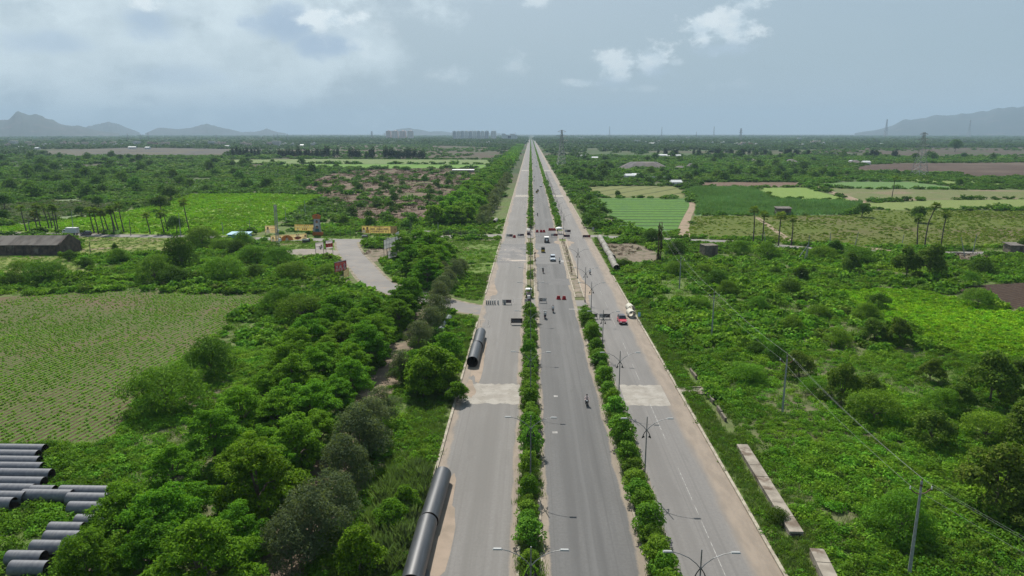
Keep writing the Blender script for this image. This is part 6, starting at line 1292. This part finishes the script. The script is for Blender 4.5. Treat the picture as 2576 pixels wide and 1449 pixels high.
def hfac(p): 
    v = vnoise(p, 13, 3) * .6 + vnoise(p, 5, 4) * .4
    return (.42 + 1.25 * v ** 1.2) * np.where((p[:, 0] > -17.5) & (p[:, 0] < 28), .62, 1.0)
p = np.concatenate([sample(WEDGE(44, 128, 1, 24.3), 1.22, prob=keep_near), sample(WEDGE(44, 128, -1, -11.7), 1.22, prob=keep_near)])
a = arr(p, .8, 1.35, hf=hfac(p)); scatter('scrub', *a, pick(len(p), [3, 3, 3, 3, 2.5, 2.5, 1.6, 1.6, .9]), near_k); NS = len(p)
p = np.concatenate([sample(WEDGE(128, 297, 1, 24.6), 2.0, prob=keep_near), sample(WEDGE(128, 268, -1, -12), 2.0, prob=keep_near), sample(WEDGE(268, 330, -1, -12), 2.2, prob=lambda q: np.where(q[:, 0] < -90, .0, .9))])
a = arr(p, 1.3, 2.1, hf=hfac(p)); scatter('scrub', *a, pick(len(p), [3, 3, 3, 3, 3, 1.6, 1.6, 1.2]), mid_k); NS += len(p)
# low weeds between the bushes
lk = [mound(70, .10, r=.7, k=4, mat=Lf['scrub'], flat=.45, name='weed_patch') for _ in range(3)] + [spikes(70, .42, .025, .4, Lf['grass'], 'weed_grass') for _ in range(2)]
p = np.concatenate([sample(WEDGE(44, 128, 1, 24.3), 1.5), sample(WEDGE(44, 128, -1, -11.7), 1.5), sample(WEDGE(128, 268, 1, 24.6), 2.3), sample(WEDGE(128, 268, -1, -12), 2.3)])
a = arr(p, .7, 1.5); a[2][p[:, 1] > 128] *= 1.4; scatter('weeds', *a, pick(len(p), [1] * 5), lk)
lots = [sample(FIELD[k], 1.15, excl=False, prob=lambda z: np.where(vnoise(z, 12, 81) > .42, .85, .3)) for k in ('open_lot', 'junction_grass', 'junction_verge')] + [sample(FIELD['shed_grass'], 1.9, excl=False, prob=lambda z: np.where(vnoise(z, 15, 82) > .45, .8, .25))]
p = np.concatenate(lots); keep = np.ones(len(p), bool)
for ex in (ribbon(sc_, 10.6), ribbon(xc_, list(wl + 1)), lot): keep &= ~inpoly(p, ex)
p = p[keep]; a = arr(p, .7, 1.5); scatter('weeds', *a, pick(len(p), [1, 1, 1, 2, 2]), lk)
p = sample(FIELD['open_lot'], 4.5, excl=False, prob=lambda z: vnoise(z, 18, 83) > .45); a = arr(p, .8, 1.7, zs=(.6, .9)); scatter('scrub', *a, pick(len(p), [1] * 8), mid_k)
gw = [mound(80, .24, mat=Lf['grey'], k=4, flat=.6, name='pale_weed') for _ in range(2)] + [mound(80, .24, mat=Lf['scrub_far'], k=4, flat=.6, name='weed_mound') for _ in range(2)]
p = sample(FIELD['left_weeds'], 2.6, excl=False, prob=lambda z: vnoise(z, 18, 85) > .3); a = arr(p, 1.0, 2.2, zs=(.5, .8)); scatter('weeds', *a, pick(len(p), [3, 3, 1, 1]), gw)
# verge grass, tall reeds
gk = [spikes(60, .5, .022, .22, Lf['grass']) for _ in range(4)]
p = np.concatenate([sample(quad(-18, -11.5, 44, 165, 0), .62), sample(quad(23.9, 29, 44, 150, 0), .62), sample(quad(-1.0, 1.25, 44, 158, 0), .5, excl=False, prob=lambda q: vnoise(q, 4, 9) > .35), sample(quad(11.3, 13.5, 44, 156, 0), .5, excl=False, prob=lambda q: vnoise(q, 4, 9) > .3),
                    sample(quad(-.9, 1.1, 170, 266, 0), .7, excl=False, prob=lambda q: vnoise(q, 6, 9) > .5), sample(quad(24, 30, 150, 262, 0), .9), sample(quad(-19, -11.7, 168, 262, 0), .9)])
a = arr(p, .6, 1.4); a[0][:, 2] = np.where((p[:, 0] > -1.2) & (p[:, 0] < 13.7), .1, 0); scatter('grass', *a, pick(len(p), [1] * 4), gk)
rk = [spikes(90, 1.9, .03, .35, Lf['reed']) for _ in range(3)]
reedp = GR([(915, 1449), (1010, 1449), (1085, 1200), (1060, 1175), (990, 1200), (930, 1300)])
p = sample(reedp, .8, excl=False, prob=lambda q: vnoise(q, 4, 12) > .25); a = arr(p, .6, 1.15); scatter('reeds', *a, pick(len(p), [1] * 3), rk)
# crops with real plants
ck = [mound(30, .09, r=.26, k=2, mat=Lf['crop'], name='crop_plant') for _ in range(4)]
fl = np.array(FIELD['left_crop']); ca, sa = math.cos(-ROWA), math.sin(-ROWA)
us, vs_ = np.meshgrid(np.arange(-150, 60, .95), np.arange(20, 240, .40)); q = np.stack([us.ravel() + rng.normal(0, .035, us.size), vs_.ravel() + rng.uniform(-.15, .15, us.size)], 1)
# rows run along direction (sin 8 deg, cos 8 deg)
an = math.atan2(4.5, 32); q = np.stack([q[:, 0] * math.cos(an) + q[:, 1] * math.sin(an), -q[:, 0] * math.sin(an) + q[:, 1] * math.cos(an)], 1)
q = q[inpoly(q, fl)]; q = q[(q[:, 0] > -(.77 * q[:, 1] + 6))]
q = q[rng.random(len(q)) < np.clip(2.2 * (vnoise(q * np.array([1, .3]), 6, 21) * .6 + vnoise(q, 22, 22) * .4) - .36, .42, .96)]
a = arr(q, .6, 1.25); scatter('bean_crop', *a, pick(len(q), [1] * 4), ck); NC = len(q)
nk = [mound(60, .2, r=.7, k=3, mat=Lf['nut'], name='groundnut_plant', flat=.6) for _ in range(4)]
q = sample(FIELD['lush'], .95, excl=False); q = q[(q[:, 0] < .72 * q[:, 1] + 8)]; a = arr(q, .7, 1.25, hf=.6 + .7 * vnoise(q * np.array([.6, 1.6]), 3, 30)); scatter('groundnut_crop', *a, pick(len(q), [1] * 4), nk)
nk2 = [mound(40, .42, r=1.3, k=3, mat=Lf['nut'], name='groundnut_plant', flat=.45) for _ in range(3)] + [mound(40, .36, r=1.2, k=3, mat=Lf['nut_dry'], name='groundnut_plant', flat=.3) for _ in range(3)]
q1 = sample(FIELD['bright_green'], 2.1, excl=False); q2 = sample(FIELD['groundnut_r'], 1.9, excl=False, prob=lambda z: np.clip(1.6 * (vnoise(z, 45, 33) * .6 + vnoise(z, 14, 34) * .4) - .1, .25, .95)); q = np.concatenate([q1, q2])
a = arr(q, .6, 1.2, hf=.5 + .7 * vnoise(q, 6, 31)); a[2][len(q1):] *= .8; scatter('groundnut_crop', *a, np.concatenate([pick(len(q1), [1] * 3), 3 + pick(len(q2), [1] * 3)]), nk2)
mk = [spikes(26, 2.0, .10, .5, leafmat('maize_leaf', (.070, .160, .050), (.140, .240, .100), .35, var=.4), 'maize_plant') for _ in range(3)]
q = sample(FIELD['maize'], 2.0, excl=False); a = arr(q, .7, 1.1); scatter('maize_crop', *a, pick(len(q), [1] * 3), mk)
# thicket beyond the cross road: left and right
tk = [mound(110, .24, mat=Lf['scrub_far'], k=4) for _ in range(5)] + [mound(110, .24, mat=Lf['dark'], k=4) for _ in range(1)]
def keep_thicket(p):
    v = vnoise(p, 60, 40) * .5 + vnoise(p, 22, 41) * .5
    inb = inpoly(p, FIELD['burnt']); return np.where(inb, .07 + .25 * (v > .64), np.where(v > .36, .95, .30)) * np.where(p[:, 1] > 800, np.where(p[:, 0] > 0, .9, .5), 1)
p = np.concatenate([sample(WEDGE(330, 700, -1, -18), 4.6, prob=keep_thicket), sample(WEDGE(297, 700, 1, 26), 4.6, prob=keep_thicket), sample(WEDGE(270, 330, -1, -95), 3.6, prob=lambda q: keep_thicket(q) * .6)])
a = arr(p, 2.2, 3.9, zs=(.5, .95), hf=.6 + .7 * vnoise(p, 30, 43)); scatter('thicket', *a, pick(len(p), [2, 2, 2, 2, 2, .8]), tk); NT = len(p)
p = np.concatenate([sample(WEDGE(700, 1250, -1, -20), 8.0, prob=keep_thicket), sample(WEDGE(700, 1250, 1, 28), 8.0, prob=keep_thicket)])
a = arr(p, 3.6, 6.2, zs=(.5, .9), hf=.6 + .7 * vnoise(p, 50, 44)); scatter('thicket', *a, pick(len(p), [2, 2, 2, 2, 2, .8]), tk); NT += len(p)
# weeds, dry stalks in the cleared land
dk = [spikes(40, .9, .05, .8, Lf['dry'], 'dry_stalk') for _ in range(3)] + [mound(40, .3, mat=Lf['dry'], k=3, name='dry_heap')]
p2 = np.concatenate([sample(g_, 1.8, excl=False, prob=lambda z: .8 * (vnoise(z, 9, 52) > .4)) for g_ in EARTH])
p = sample(FIELD['burnt'], 4.2, excl=False, prob=lambda z: .75 * (vnoise(z, 25, 50) > .35)); p = np.concatenate([p, p2]); a = arr(p, .8, 1.9, zs=(.5, .9)); a[2][-len(p2):] *= .55; scatter('dry_weeds', *a, pick(len(p), [1, 1, 1, 1]), dk)
p = np.concatenate([sample(FIELD['far_brown'], 24, excl=False, prob=lambda z: vnoise(z, 150, 91) > .4), sample(FIELD['far_brown_r'], 26, excl=False, prob=lambda z: vnoise(z, 150, 92) > .5)]); a = arr(p, 3, 6.5, zs=(.6, .9)); scatter('thicket', *a, pick(len(p), [2, 2, 2, 2, 2, 2]), tk)
# far woods and hedgerows to the horizon
fk = [mound(60, .30, mat=Lf['far'], k=4) for _ in range(4)] + [mound(60, .30, mat=Lf['fardark'], k=4) for _ in range(2)]
belt = gp([(690, 349), (1326, 347.5), (1318, 362), (1150, 360.5), (700, 362)]); belt_r = gp([(1342, 348.5), (1500, 350), (1900, 354), (1905, 362), (1600, 364), (1362, 363)])
def keep_far(p):
    v = vnoise(p * np.array([.45, 1]), 170, 60) * .6 + vnoise(p * np.array([.5, 1]), 60, 61) * .4
    k = np.where(v > .50, .75, .04); k = np.where(p[:, 1] > 1900, np.where(v > .40, .85, .12), k)
    return k
p = np.concatenate([sample(WEDGE(1250, 2600, -1, -28), 16, prob=keep_far), sample(WEDGE(1250, 2600, 1, 34), 16, prob=keep_far)])
a = arr(p, 7, 11, zs=(.5, .9)); scatter('far_wood', *a, pick(len(p), [2, 2, 2, 2, 1.2, 1.2]), fk); NF = len(p)
p = np.concatenate([sample(WEDGE(2600, 9000, -1, -40), 46, prob=keep_far), sample(WEDGE(2600, 9000, 1, 46), 46, prob=keep_far)])
a = arr(p, 16, 30, zs=(.25, .45)); scatter('far_wood', *a, pick(len(p), [2, 2, 2, 2, 1, 1]), fk); NF += len(p)
p = np.concatenate([sample(belt, 13, excl=True), sample(belt_r, 14, excl=True, prob=lambda q: vnoise(q, 120, 66) > .25)]); p = p[p[:, 1] < 5200]
a = arr(p, 10, 14, zs=(.7, .95)); scatter('far_wood', *a, pick(len(p), [.1, .1, .1, .1, 2, 2]), fk); NF += len(p)
print('scatter', NS, NC, NT, NF)
# ---------------------------------------------------------------- trees one can count


def make_kind(name, variants):
    """variants: list of (trunk mesh, crown mesh); returns a planter"""
    cache = {}
    def plant(x, y, s, rz=None, v=None, label=None, group=None, cat='tree', desc=None, zs=1.0, parts=True, z=0.0):
        v = random.randrange(len(variants)) if v is None else v
        rz = random.uniform(0, 6.28) if rz is None else rz
        o = thing(name, label, cat, (x, y, z), rz, group, (s, s, s * zs))
        for nm, me in zip(('trunk', 'crown'), variants[v]): link(nm, me, o)
        if label is None: PENDING.append((o, desc, group, x, y))
        return o
    return plant
def tree_variant(rad, z0, z1, nl, lr, nleaf, size, mat, trunk_h, r0, flat=.55, bk=bark, asp=.55, rag=.10, lower=-.35, up=.3, spread=.7):
    lb = umbrella_lobes(rad, z0, z1, nl, lr, flat)
    cr = crown_me('crown', lb, nleaf, size, mat, asp=asp, lower=lower, up=up, spread=spread, rag=rag)
    tips = [(l[0] * .8, l[1] * .8, l[2] - l[5] * .3) for l in lb[1::max(1, nl // 7)]]
    return (trunk_mesh('trunk', trunk_h, r0, tips, bk), cr)
ave = make_kind('avenue_tree', [tree_variant(3.5, 2.0, 6.9, 80, .62, 14000, .13, Lf['avenue'], 3.0, .22, .50, up=.45, spread=.75, rag=.22) for _ in range(4)])
ave_far = make_kind('avenue_tree', [tree_variant(4.2, 3.0, 7.8, 26, 1.4, 1500, .42, Lf['avenue'], 3.0, .22, .45, up=.5, spread=.6) for _ in range(4)])
feather = make_kind('thorn_bush', [tree_variant(3.2, .9, 3.5, 26, 1.15, 6500, .20, Lf['feather'], 1.1, .14, .6, asp=.2, lower=-.5) for _ in range(3)])
darkbush = make_kind('dark_bush', [tree_variant(2.8, .8, 3.6, 20, 1.1, 5000, .18, Lf['dark'], 1.0, .14, .7, asp=.3, lower=-.5) for _ in range(2)])
olive = make_kind('olive_tree', [tree_variant(3.0, 1.2, 5.2, 26, 1.0, 5200, .20, Lf['olive'], 1.6, .18, .75, asp=.5, lower=-.5) for _ in range(3)])
grey = make_kind('grey_tree', [tree_variant(2.2, .9, 5.4, 26, .95, 7500, .12, Lf['grey'], 2.0, .12, .8, bk=bark_pale, asp=.4, lower=-.6) for _ in range(3)])
grey_far = make_kind('grey_tree', [tree_variant(2.2, 1.6, 5.6, 16, 1.0, 700, .32, Lf['grey'], 2.4, .12, .8, bk=bark_pale, asp=.4, lower=-.6) for _ in range(2)])
bright = make_kind('broadleaf_tree', [tree_variant(2.6, 1.2, 5.2, 24, .95, 4600, .19, Lf['avenue'], 1.6, .16, .7, up=.4) for _ in range(2)])
mango = make_kind('round_tree', [tree_variant(3.4, 3.0, 7.2, 24, 1.5, 2600, .30, Lf['dark'], 2.6, .26, .8, lower=-.6) for _ in range(3)])
scrubtree = make_kind('scrub_tree', [tree_variant(3.0, 1.4, 4.8, 18, 1.35, 900, .38, Lf['scrub_far'], 1.5, .18, .75, lower=-.5) for _ in range(4)] + [tree_variant(3.0, 1.4, 4.8, 18, 1.3, 900, .38, Lf['dark'], 1.5, .18, .75, lower=-.5) for _ in range(3)])
cas = make_kind('casuarina_tree', [tree_variant(2.0, 1.5, 12.0, 26, 1.5, 600, .6, Lf['cas'], 2.5, .2, 1.3, lower=-.8) for _ in range(3)])
medb = make_kind('median_bush', [tree_variant(.95, .55, 2.2, 17, .50, 1500, .105, Lf['median'], .5, .05, .55, asp=.6, up=.5, spread=.55) for _ in range(5)])
medb_far = make_kind('median_bush', [tree_variant(.95, .5, 2.2, 12, .52, 260, .24, Lf['median'], .5, .05, .6, asp=.6, up=.4) for _ in range(3)])
# ---- median bushes
def med_row(x, side, spans):
    k = 0
    for y0, y1, step, far, part in spans:
        y = y0; k = 0
        while y < y1:
            k += 1; s = random.choice([random.uniform(.5, .8), random.uniform(.75, 1.25), random.uniform(.75, 1.25), random.uniform(.9, 1.35)]) * (1.0 if side == 'left' else 1.14)
            if random.random() > .10:
                f = medb_far if far else medb
                f(x + random.uniform(-.28, .28), y, s, label='leafy green bush, %s %s on the %s planted median' % (nth(k), part, side), group='bushes planted along the %s median' % side, cat='bush', zs=random.uniform(.75, 1.35), z=.1)
            y += step * random.uniform(.85, 1.15)
med_row(.1, 'left', [(47, J2a + 5, 2.0, 0, 'from the near end'), (J1b + 3, 560, 2.7, 1, 'beyond the junction')])
med_row(12.3, 'right', [(47, J2a + 4, 2.05, 0, 'from the near end'), (J1b + 2, 560, 2.7, 1, 'beyond the junction')])
mfk = [mound(34, .34, mat=Lf['median'], k=3, name='hedge_clump') for _ in range(3)]
yy = np.arange(560, 4200, 2.9); q = np.concatenate([np.stack([np.full(len(yy), x) + rng.normal(0, .15, len(yy)), yy], 1) for x in (.1, 12.3)])
a = arr(q, 1.1, 1.5, zs=(1.2, 1.8)); scatter('median_hedge', *a, pick(len(q), [1] * 3), mfk)
# ---- avenue trees, near band and the long row beyond the cross road
ROWS = ((-27.6, 'roadside'), (-33.2, 'middle'), (-38.8, 'field side'))
slip_poly = ribbon(sc_, 13)
for x, rn in ROWS:
    k = 0; y = 53.0 + random.uniform(-2, 2)
    while y < 226:
        xx, yy_ = x + random.uniform(-1.5, 1.3), y + random.uniform(-1.6, 1.6)
        if not inpoly(np.array([[xx, yy_]]), slip_poly)[0] and not (xx < -30 and 146 < yy_ < 200) and not (x < -38 and y > 196):
            k += 1; ave(xx, yy_, random.uniform(.74, 1.22), label='bright green spreading tree, %s from the near end of the %s row' % (nth(k), rn), group='avenue trees between field and highway', cat='tree')
        y += 6.1 if x > -38 else (8.5 if y < 110 else 6.6)
    k = 0; y = J1b + 4 + random.uniform(0, 3)
    while y < 900:
        k += 1; ave_far(x + random.uniform(-1.8, 1.8) + (0 if y > 330 else (y - 330) * .06), y, random.uniform(.85, 1.15), label='bright green avenue tree, %s past the cross road in the %s row' % (nth(k), rn), group='avenue trees past the cross road', cat='tree')
        y += 8.6 if y < 560 else 11.5
akf = [mound(70, .28, mat=Lf['avenue'], k=4, name='avenue_clump') for _ in range(3)]
q = sample(quad(-44, -23, 900, 2300, 0), 6.5, excl=False); a = arr(q, 3.6, 4.6, zs=(1.4, 1.9)); scatter('far_avenue', *a, pick(len(q), [1] * 3), akf)
# grey green trees between avenue and verge
for i, (xD, yD, s) in enumerate([(905, 1165, 1.25), (935, 1120, 1.1), (790, 1400, 1.15), (845, 1335, 1.0), (735, 1440, 1.0), (870, 1235, 1.1), (960, 1075, .9), (1010, 960, .8), (1055, 885, 1.0), (1085, 850, 1.05), (1098, 815, 1.0), (1105, 780, 1.05), (1115, 752, 1.0), (1130, 730, .9), (1145, 712, 1.0), (1160, 698, .9), (1120, 700, .8)]):
    q = P(xD, yD); grey(q.x, q.y, s, desc='dusty grey green tree', group='grey green trees along the dirt track')
k = 0; y = J1b + 8
while y < 640:
    k += 1; grey_far(-20.5 + random.uniform(-1, 1), y, random.uniform(.9, 1.25), label='grey green tree, %s past the cross road beside the avenue' % nth(k), group='grey green trees beside the avenue', cat='tree'); y += random.uniform(6.5, 8.5)
for xD, yD, s in [(1090, 978, 1.35), (1065, 1000, 1.0), (1125, 900, .9), (1150, 1010, .6), (985, 1330, .6), (905, 1440, .75), (1020, 1290, .5), (1110, 950, .9), (1050, 960, .85)]:
    q = P(xD, yD); bright(q.x, q.y, s, desc='fresh green broad leaved tree', group='broad leaved trees on the left verge')
for xD, yD, s in [(1015, 655, 1.3), (1055, 650, 1.4), (1095, 645, 1.3), (1035, 690, 1.3), (1085, 690, 1.3), (1060, 715, 1.0)]:
    q = P(xD, yD); ave(q.x, q.y, s * .85, desc='dense spreading tree', group='dense trees beside the empty lot')
# hand placed shrubs: (x, y of foot, crown width in survey px)
def by_width(kind, base_w, lst, desc, group, cat='bush', **k):
    for q_ in lst:
        q = P(q_[0], q_[1]); s = q_[2] / ppm(q) / base_w; kind(q.x, q.y, s, desc=desc, group=group, cat=cat, zs=q_[3] if len(q_) > 3 else 1.0, **k)
by_width(feather, 7.4, [(420, 1030, 200, 1.05), (760, 808, 130, 1.0), (700, 790, 110), (565, 708, 105, 1.15), (390, 708, 110), (640, 658, 80), (735, 702, 85), (700, 668, 85), (510, 620, 90), (610, 618, 60), (120, 712, 110), (60, 690, 70), (820, 700, 60), (560, 630, 60), (300, 660, 60)], 'rounded feathery thorn bush', 'feathery thorn bushes')
by_width(darkbush, 6.4, [(530, 948, 120, 1.25), (455, 676, 80, 1.5), (440, 716, 75), (600, 640, 55), (690, 650, 60), (770, 790, 70), (215, 672, 40), (30, 720, 55), (640, 700, 50), (290, 634, 15, 2.4), (175, 655, 40)], 'dark dense bush', 'dark dense bushes')
by_width(feather, 7.4, [(2260, 1352, 170, 1.2), (1880, 960, 90), (2110, 870, 75), (2180, 805, 75), (1990, 835, 70), (2480, 1110, 130), (2370, 1040, 110), (2050, 990, 80), (1860, 640, 60), (1930, 650, 70), (2070, 655, 70), (2160, 660, 80), (2060, 800, 60), (1760, 780, 60), (2460, 770, 80), (1905, 780, 60), (2200, 1060, 150, .9), (1700, 690, 60), (2440, 715, 55), (1830, 740, 60), (1770, 690, 45)], 'spreading feathery thorn bush', 'feathery thorn bushes')
by_width(darkbush, 6.4, [(2015, 706, 38, 1.6), (2045, 690, 20, 1.6), (1950, 905, 60), (1900, 890, 50), (2470, 690, 60), (1640, 610, 50), (1570, 676, 40), (1985, 740, 60), (2210, 775, 60), (1955, 1312, 55), (1950, 690, 30), (1700, 640, 50), (1800, 720, 60)], 'dark dense bush', 'dark dense bushes')
by_width(olive, 7.2, [(2140, 690, 50, 1.35), (2280, 698, 70, 1.3), (2335, 698, 75, 1.35), (2115, 1015, 95, 1.3), (2260, 870, 70, 1.2), (2490, 1010, 130, 1.2), (2410, 1035, 90), (2500, 1285, 190, 1.15), (2600, 1130, 150), (2590, 1345, 110), (2200, 860, 70), (2010, 950, 80), (2560, 990, 110), (2340, 1120, 110), (2340, 960, 70), (2190, 1000, 70)], 'olive tinted leafy tree', 'olive tinted trees', 'tree')
by_width(mango, 9.0, [(405, 532, 52, .85), (430, 505, 50, .8), (445, 588, 46, 1.1), (12, 528, 46), (10, 560, 36), (248, 522, 32), (205, 545, 30), (90, 556, 26, 1.1), (2168, 546, 42, .9), (2310, 560, 44, 1.0), (2413, 470, 22), (2402, 382, 34), (2100, 640, 40), (2575, 634, 40), (865, 570, 30), (1553, 496, 18), (2258, 440, 14), (1145, 528, 20), (1710, 455, 12), (1765, 470, 16)], 'dark round topped tree', 'dark round topped trees', 'tree', parts=True)
# countable trees of the middle distance
def wild(polyD, n, wpx, desc, group, kind=scrubtree, base=8.0, mind=9, v=None):
    poly = gp(polyD); xs = [q[0] for q in polyD]; ys = [q[1] for q in polyD]; got = []
    for _ in range(n * 40):
        x, y = random.uniform(min(xs), max(xs)), random.uniform(min(ys), max(ys)); q = P(x, y)
        if not inpoly(np.array([[q.x, q.y]]), poly)[0] or any((q.x - g[0]) ** 2 + (q.y - g[1]) ** 2 < mind ** 2 for g in got): continue
        if any(inpoly(np.array([[q.x, q.y]]), e)[0] for e in EXCL): continue
        got.append((q.x, q.y)); s = random.uniform(*wpx) / base
        kind(q.x, q.y, s, desc=desc, group=group, zs=random.uniform(.8, 1.2), v=random.choice(v) if v else None)
        if len(got) >= n: break
wild([(0, 430), (240, 408), (880, 418), (880, 440), (740, 470), (640, 488), (460, 488), (200, 498), (0, 505)], 62, (7, 13), 'rounded scrub tree', 'rounded trees of the left thicket', mind=14)
wild([(0, 398), (600, 396), (880, 415), (240, 412), (0, 430)], 26, (8, 15), 'small looking distant scrub tree', 'distant trees of the left thicket', mind=30, v=(4, 5, 6))
wild([(745, 470), (850, 432), (1200, 428), (1175, 465), (1150, 495), (1110, 540), (1080, 578), (960, 582), (880, 570), (870, 515), (800, 492)], 58, (4, 8), 'lone scrub tree', 'scrub trees of the cleared brown land', mind=9)
wild([(1400, 432), (1470, 420), (1560, 415), (1560, 460), (1450, 470)], 16, (8, 13), 'dark tall tree', 'dark trees right of the highway', mind=14, v=(4, 5, 6))
wild([(1480, 440), (1700, 430), (2060, 412), (2160, 440), (2050, 458), (1760, 456), (1600, 464)], 46, (6, 12), 'rounded scrub tree', 'rounded trees before the gravel heaps', mind=14)
wild([(1400, 395), (1900, 392), (2400, 395), (2560, 402), (2100, 408), (1560, 410), (1420, 415)], 34, (9, 16), 'dark rounded distant tree', 'distant trees behind the gravel heaps', mind=30, v=(4, 5, 6))
wild([(1480, 505), (1520, 540), (1560, 575), (1585, 588), (1475, 588), (1440, 540), (1420, 490)], 9, (4, 7), 'small scrub tree', 'scrub trees on the right bank', mind=9)
# casuarina rows
ck_ = [0]
for (x0, y0, x1, y1, n) in ((586, 393, 650, 393, 8), (702, 396, 748, 397, 8), (752, 396, 828, 397, 12), (840, 397, 850, 397, 2), (880, 398, 905, 398, 5), (922, 399, 940, 399, 3), (968, 399, 1066, 400, 16)):
    for i in range(n):
        t = i / max(1, n - 1); q = P(x0 + (x1 - x0) * t + random.uniform(-1.5, 1.5), y0 + (y1 - y0) * t + random.uniform(-.15, .15)); ck_[0] += 1
        cas(q.x, q.y, random.uniform(.9, 1.25) * 1.05, label='tall dark casuarina, %s from the left along the far field edge' % nth(ck_[0]), group='casuarinas along the far field edge', zs=random.uniform(.85, 1.1))
ck_[0] = 0
for xD, yD, n in ((1655, 391, 1), (1672, 392, 2), (1694, 393, 3), (1745, 391, 1), (1755, 393, 2), (1800, 391, 4), (1838, 391, 2), (1862, 391, 3), (1884, 391, 1), (1922, 391, 2), (1975, 393, 4), (1998, 393, 3), (2030, 393, 2), (2190, 396, 5), (2245, 396, 3)):
    for i in range(n):
        q = P(xD + i * 4.2, yD); ck_[0] += 1
        cas(q.x, q.y, random.uniform(.8, 1.05), label='tall dark casuarina, %s from the left beyond the gravel heaps' % nth(ck_[0]), group='casuarinas beyond the gravel heaps')
# ---------------------------------------------------------------- labels for plants: name what each one stands nearest to
LAND += [('the near end of the left crop field', *P(300, 1100)[:2]), ('the far right corner of the left crop field', *P(690, 741)[:2]), ('the middle right edge of the left crop field', *P(480, 885)[:2]), ('the far edge of the left crop field', *P(270, 733)[:2]),
 ('the puddle', *P(1160, 650)[:2]), ('the paved lot', *P(790, 632)[:2]), ('the bend of the slip road', *P(912, 672)[:2]), ('the near side road mouth', *P(1130, 766)[:2]), ('the stored grey pipes', *P(200, 1250)[:2]), ('the long box drain', *P(1940, 1230)[:2]), ('the near corner of the lush field', *P(2330, 870)[:2]),
 ('the left corner of the lush field', *P(2085, 735)[:2]), ('the dark soil field', *P(2395, 728)[:2]), ('the grey pipe line', *P(1530, 640)[:2]), ('the left end of the bright field', *P(130, 556)[:2]), ('the far end of the bright field', *P(640, 487)[:2]), ('the right end of the bright field', *P(765, 520)[:2]), ('the tan field', *P(1600, 482)[:2]), ('the maize field', *P(1850, 510)[:2]), ('the brown strip field', *P(1890, 464)[:2]),
 ('the near end of the dirt track', *P(730, 1370)[:2]), ('the middle of the dirt track', *P(905, 1040)[:2]), ('the far end of the dirt track', *P(1035, 830)[:2]), ('the left concrete band', *P(1260, 990)[:2]), ('the lower right corner', *P(2560, 1440)[:2]), ('the right concrete apron', *P(1738, 985)[:2]), ('the pale weed patch', *P(180, 520)[:2]), ('the pipes by the grey trees', *P(1125, 818)[:2]),
 ('the gravel yard', *P(330, 380)[:2]), ('the near left edge of the brown land', *P(880, 560)[:2]), ('the far left edge of the brown land', *P(800, 450)[:2]), ('the middle of the brown land', *P(980, 490)[:2]), ('the far edge of the brown land', *P(1080, 428)[:2]), ('the near edge of the brown land', *P(1050, 575)[:2]), ('the right edge of the brown land', *P(1150, 480)[:2]), ('the middle left thicket', *P(400, 450)[:2]), ('the outer left thicket', *P(120, 460)[:2]), ('the far meadow strip', *P(1000, 410)[:2]), ('the upper left thicket', *P(250, 420)[:2]), ('the inner left thicket', *P(650, 450)[:2]), ('the dark ploughed field', *P(2350, 420)[:2])]
by = {}
for o, desc, group, x, y in PENDING:
    d = [((x - l[1]) ** 2 + (y - l[2]) ** 2, i) for i, l in enumerate(LAND)]; k = min(d); by.setdefault((desc, k[1]), []).append((k[0], o, group))
for (desc, li), lst in by.items():
    lst.sort(key=lambda t: t[0])
    for r_, (dd, o, group) in enumerate(lst):
        nm = LAND[li][0]
        pre = '' if len(lst) == 1 else ('closest' if r_ == 0 else nth(r_ + 1) + ' closest')
        lab = ('%s beside %s' % (desc, nm)) if len(lst) == 1 else '%s, %s to %s' % (desc, pre, nm)
        wds = lab.split()
        if len(wds) > 16: lab = ' '.join(wds[:16])
        o['label'] = lab
        if group: o['group'] = group
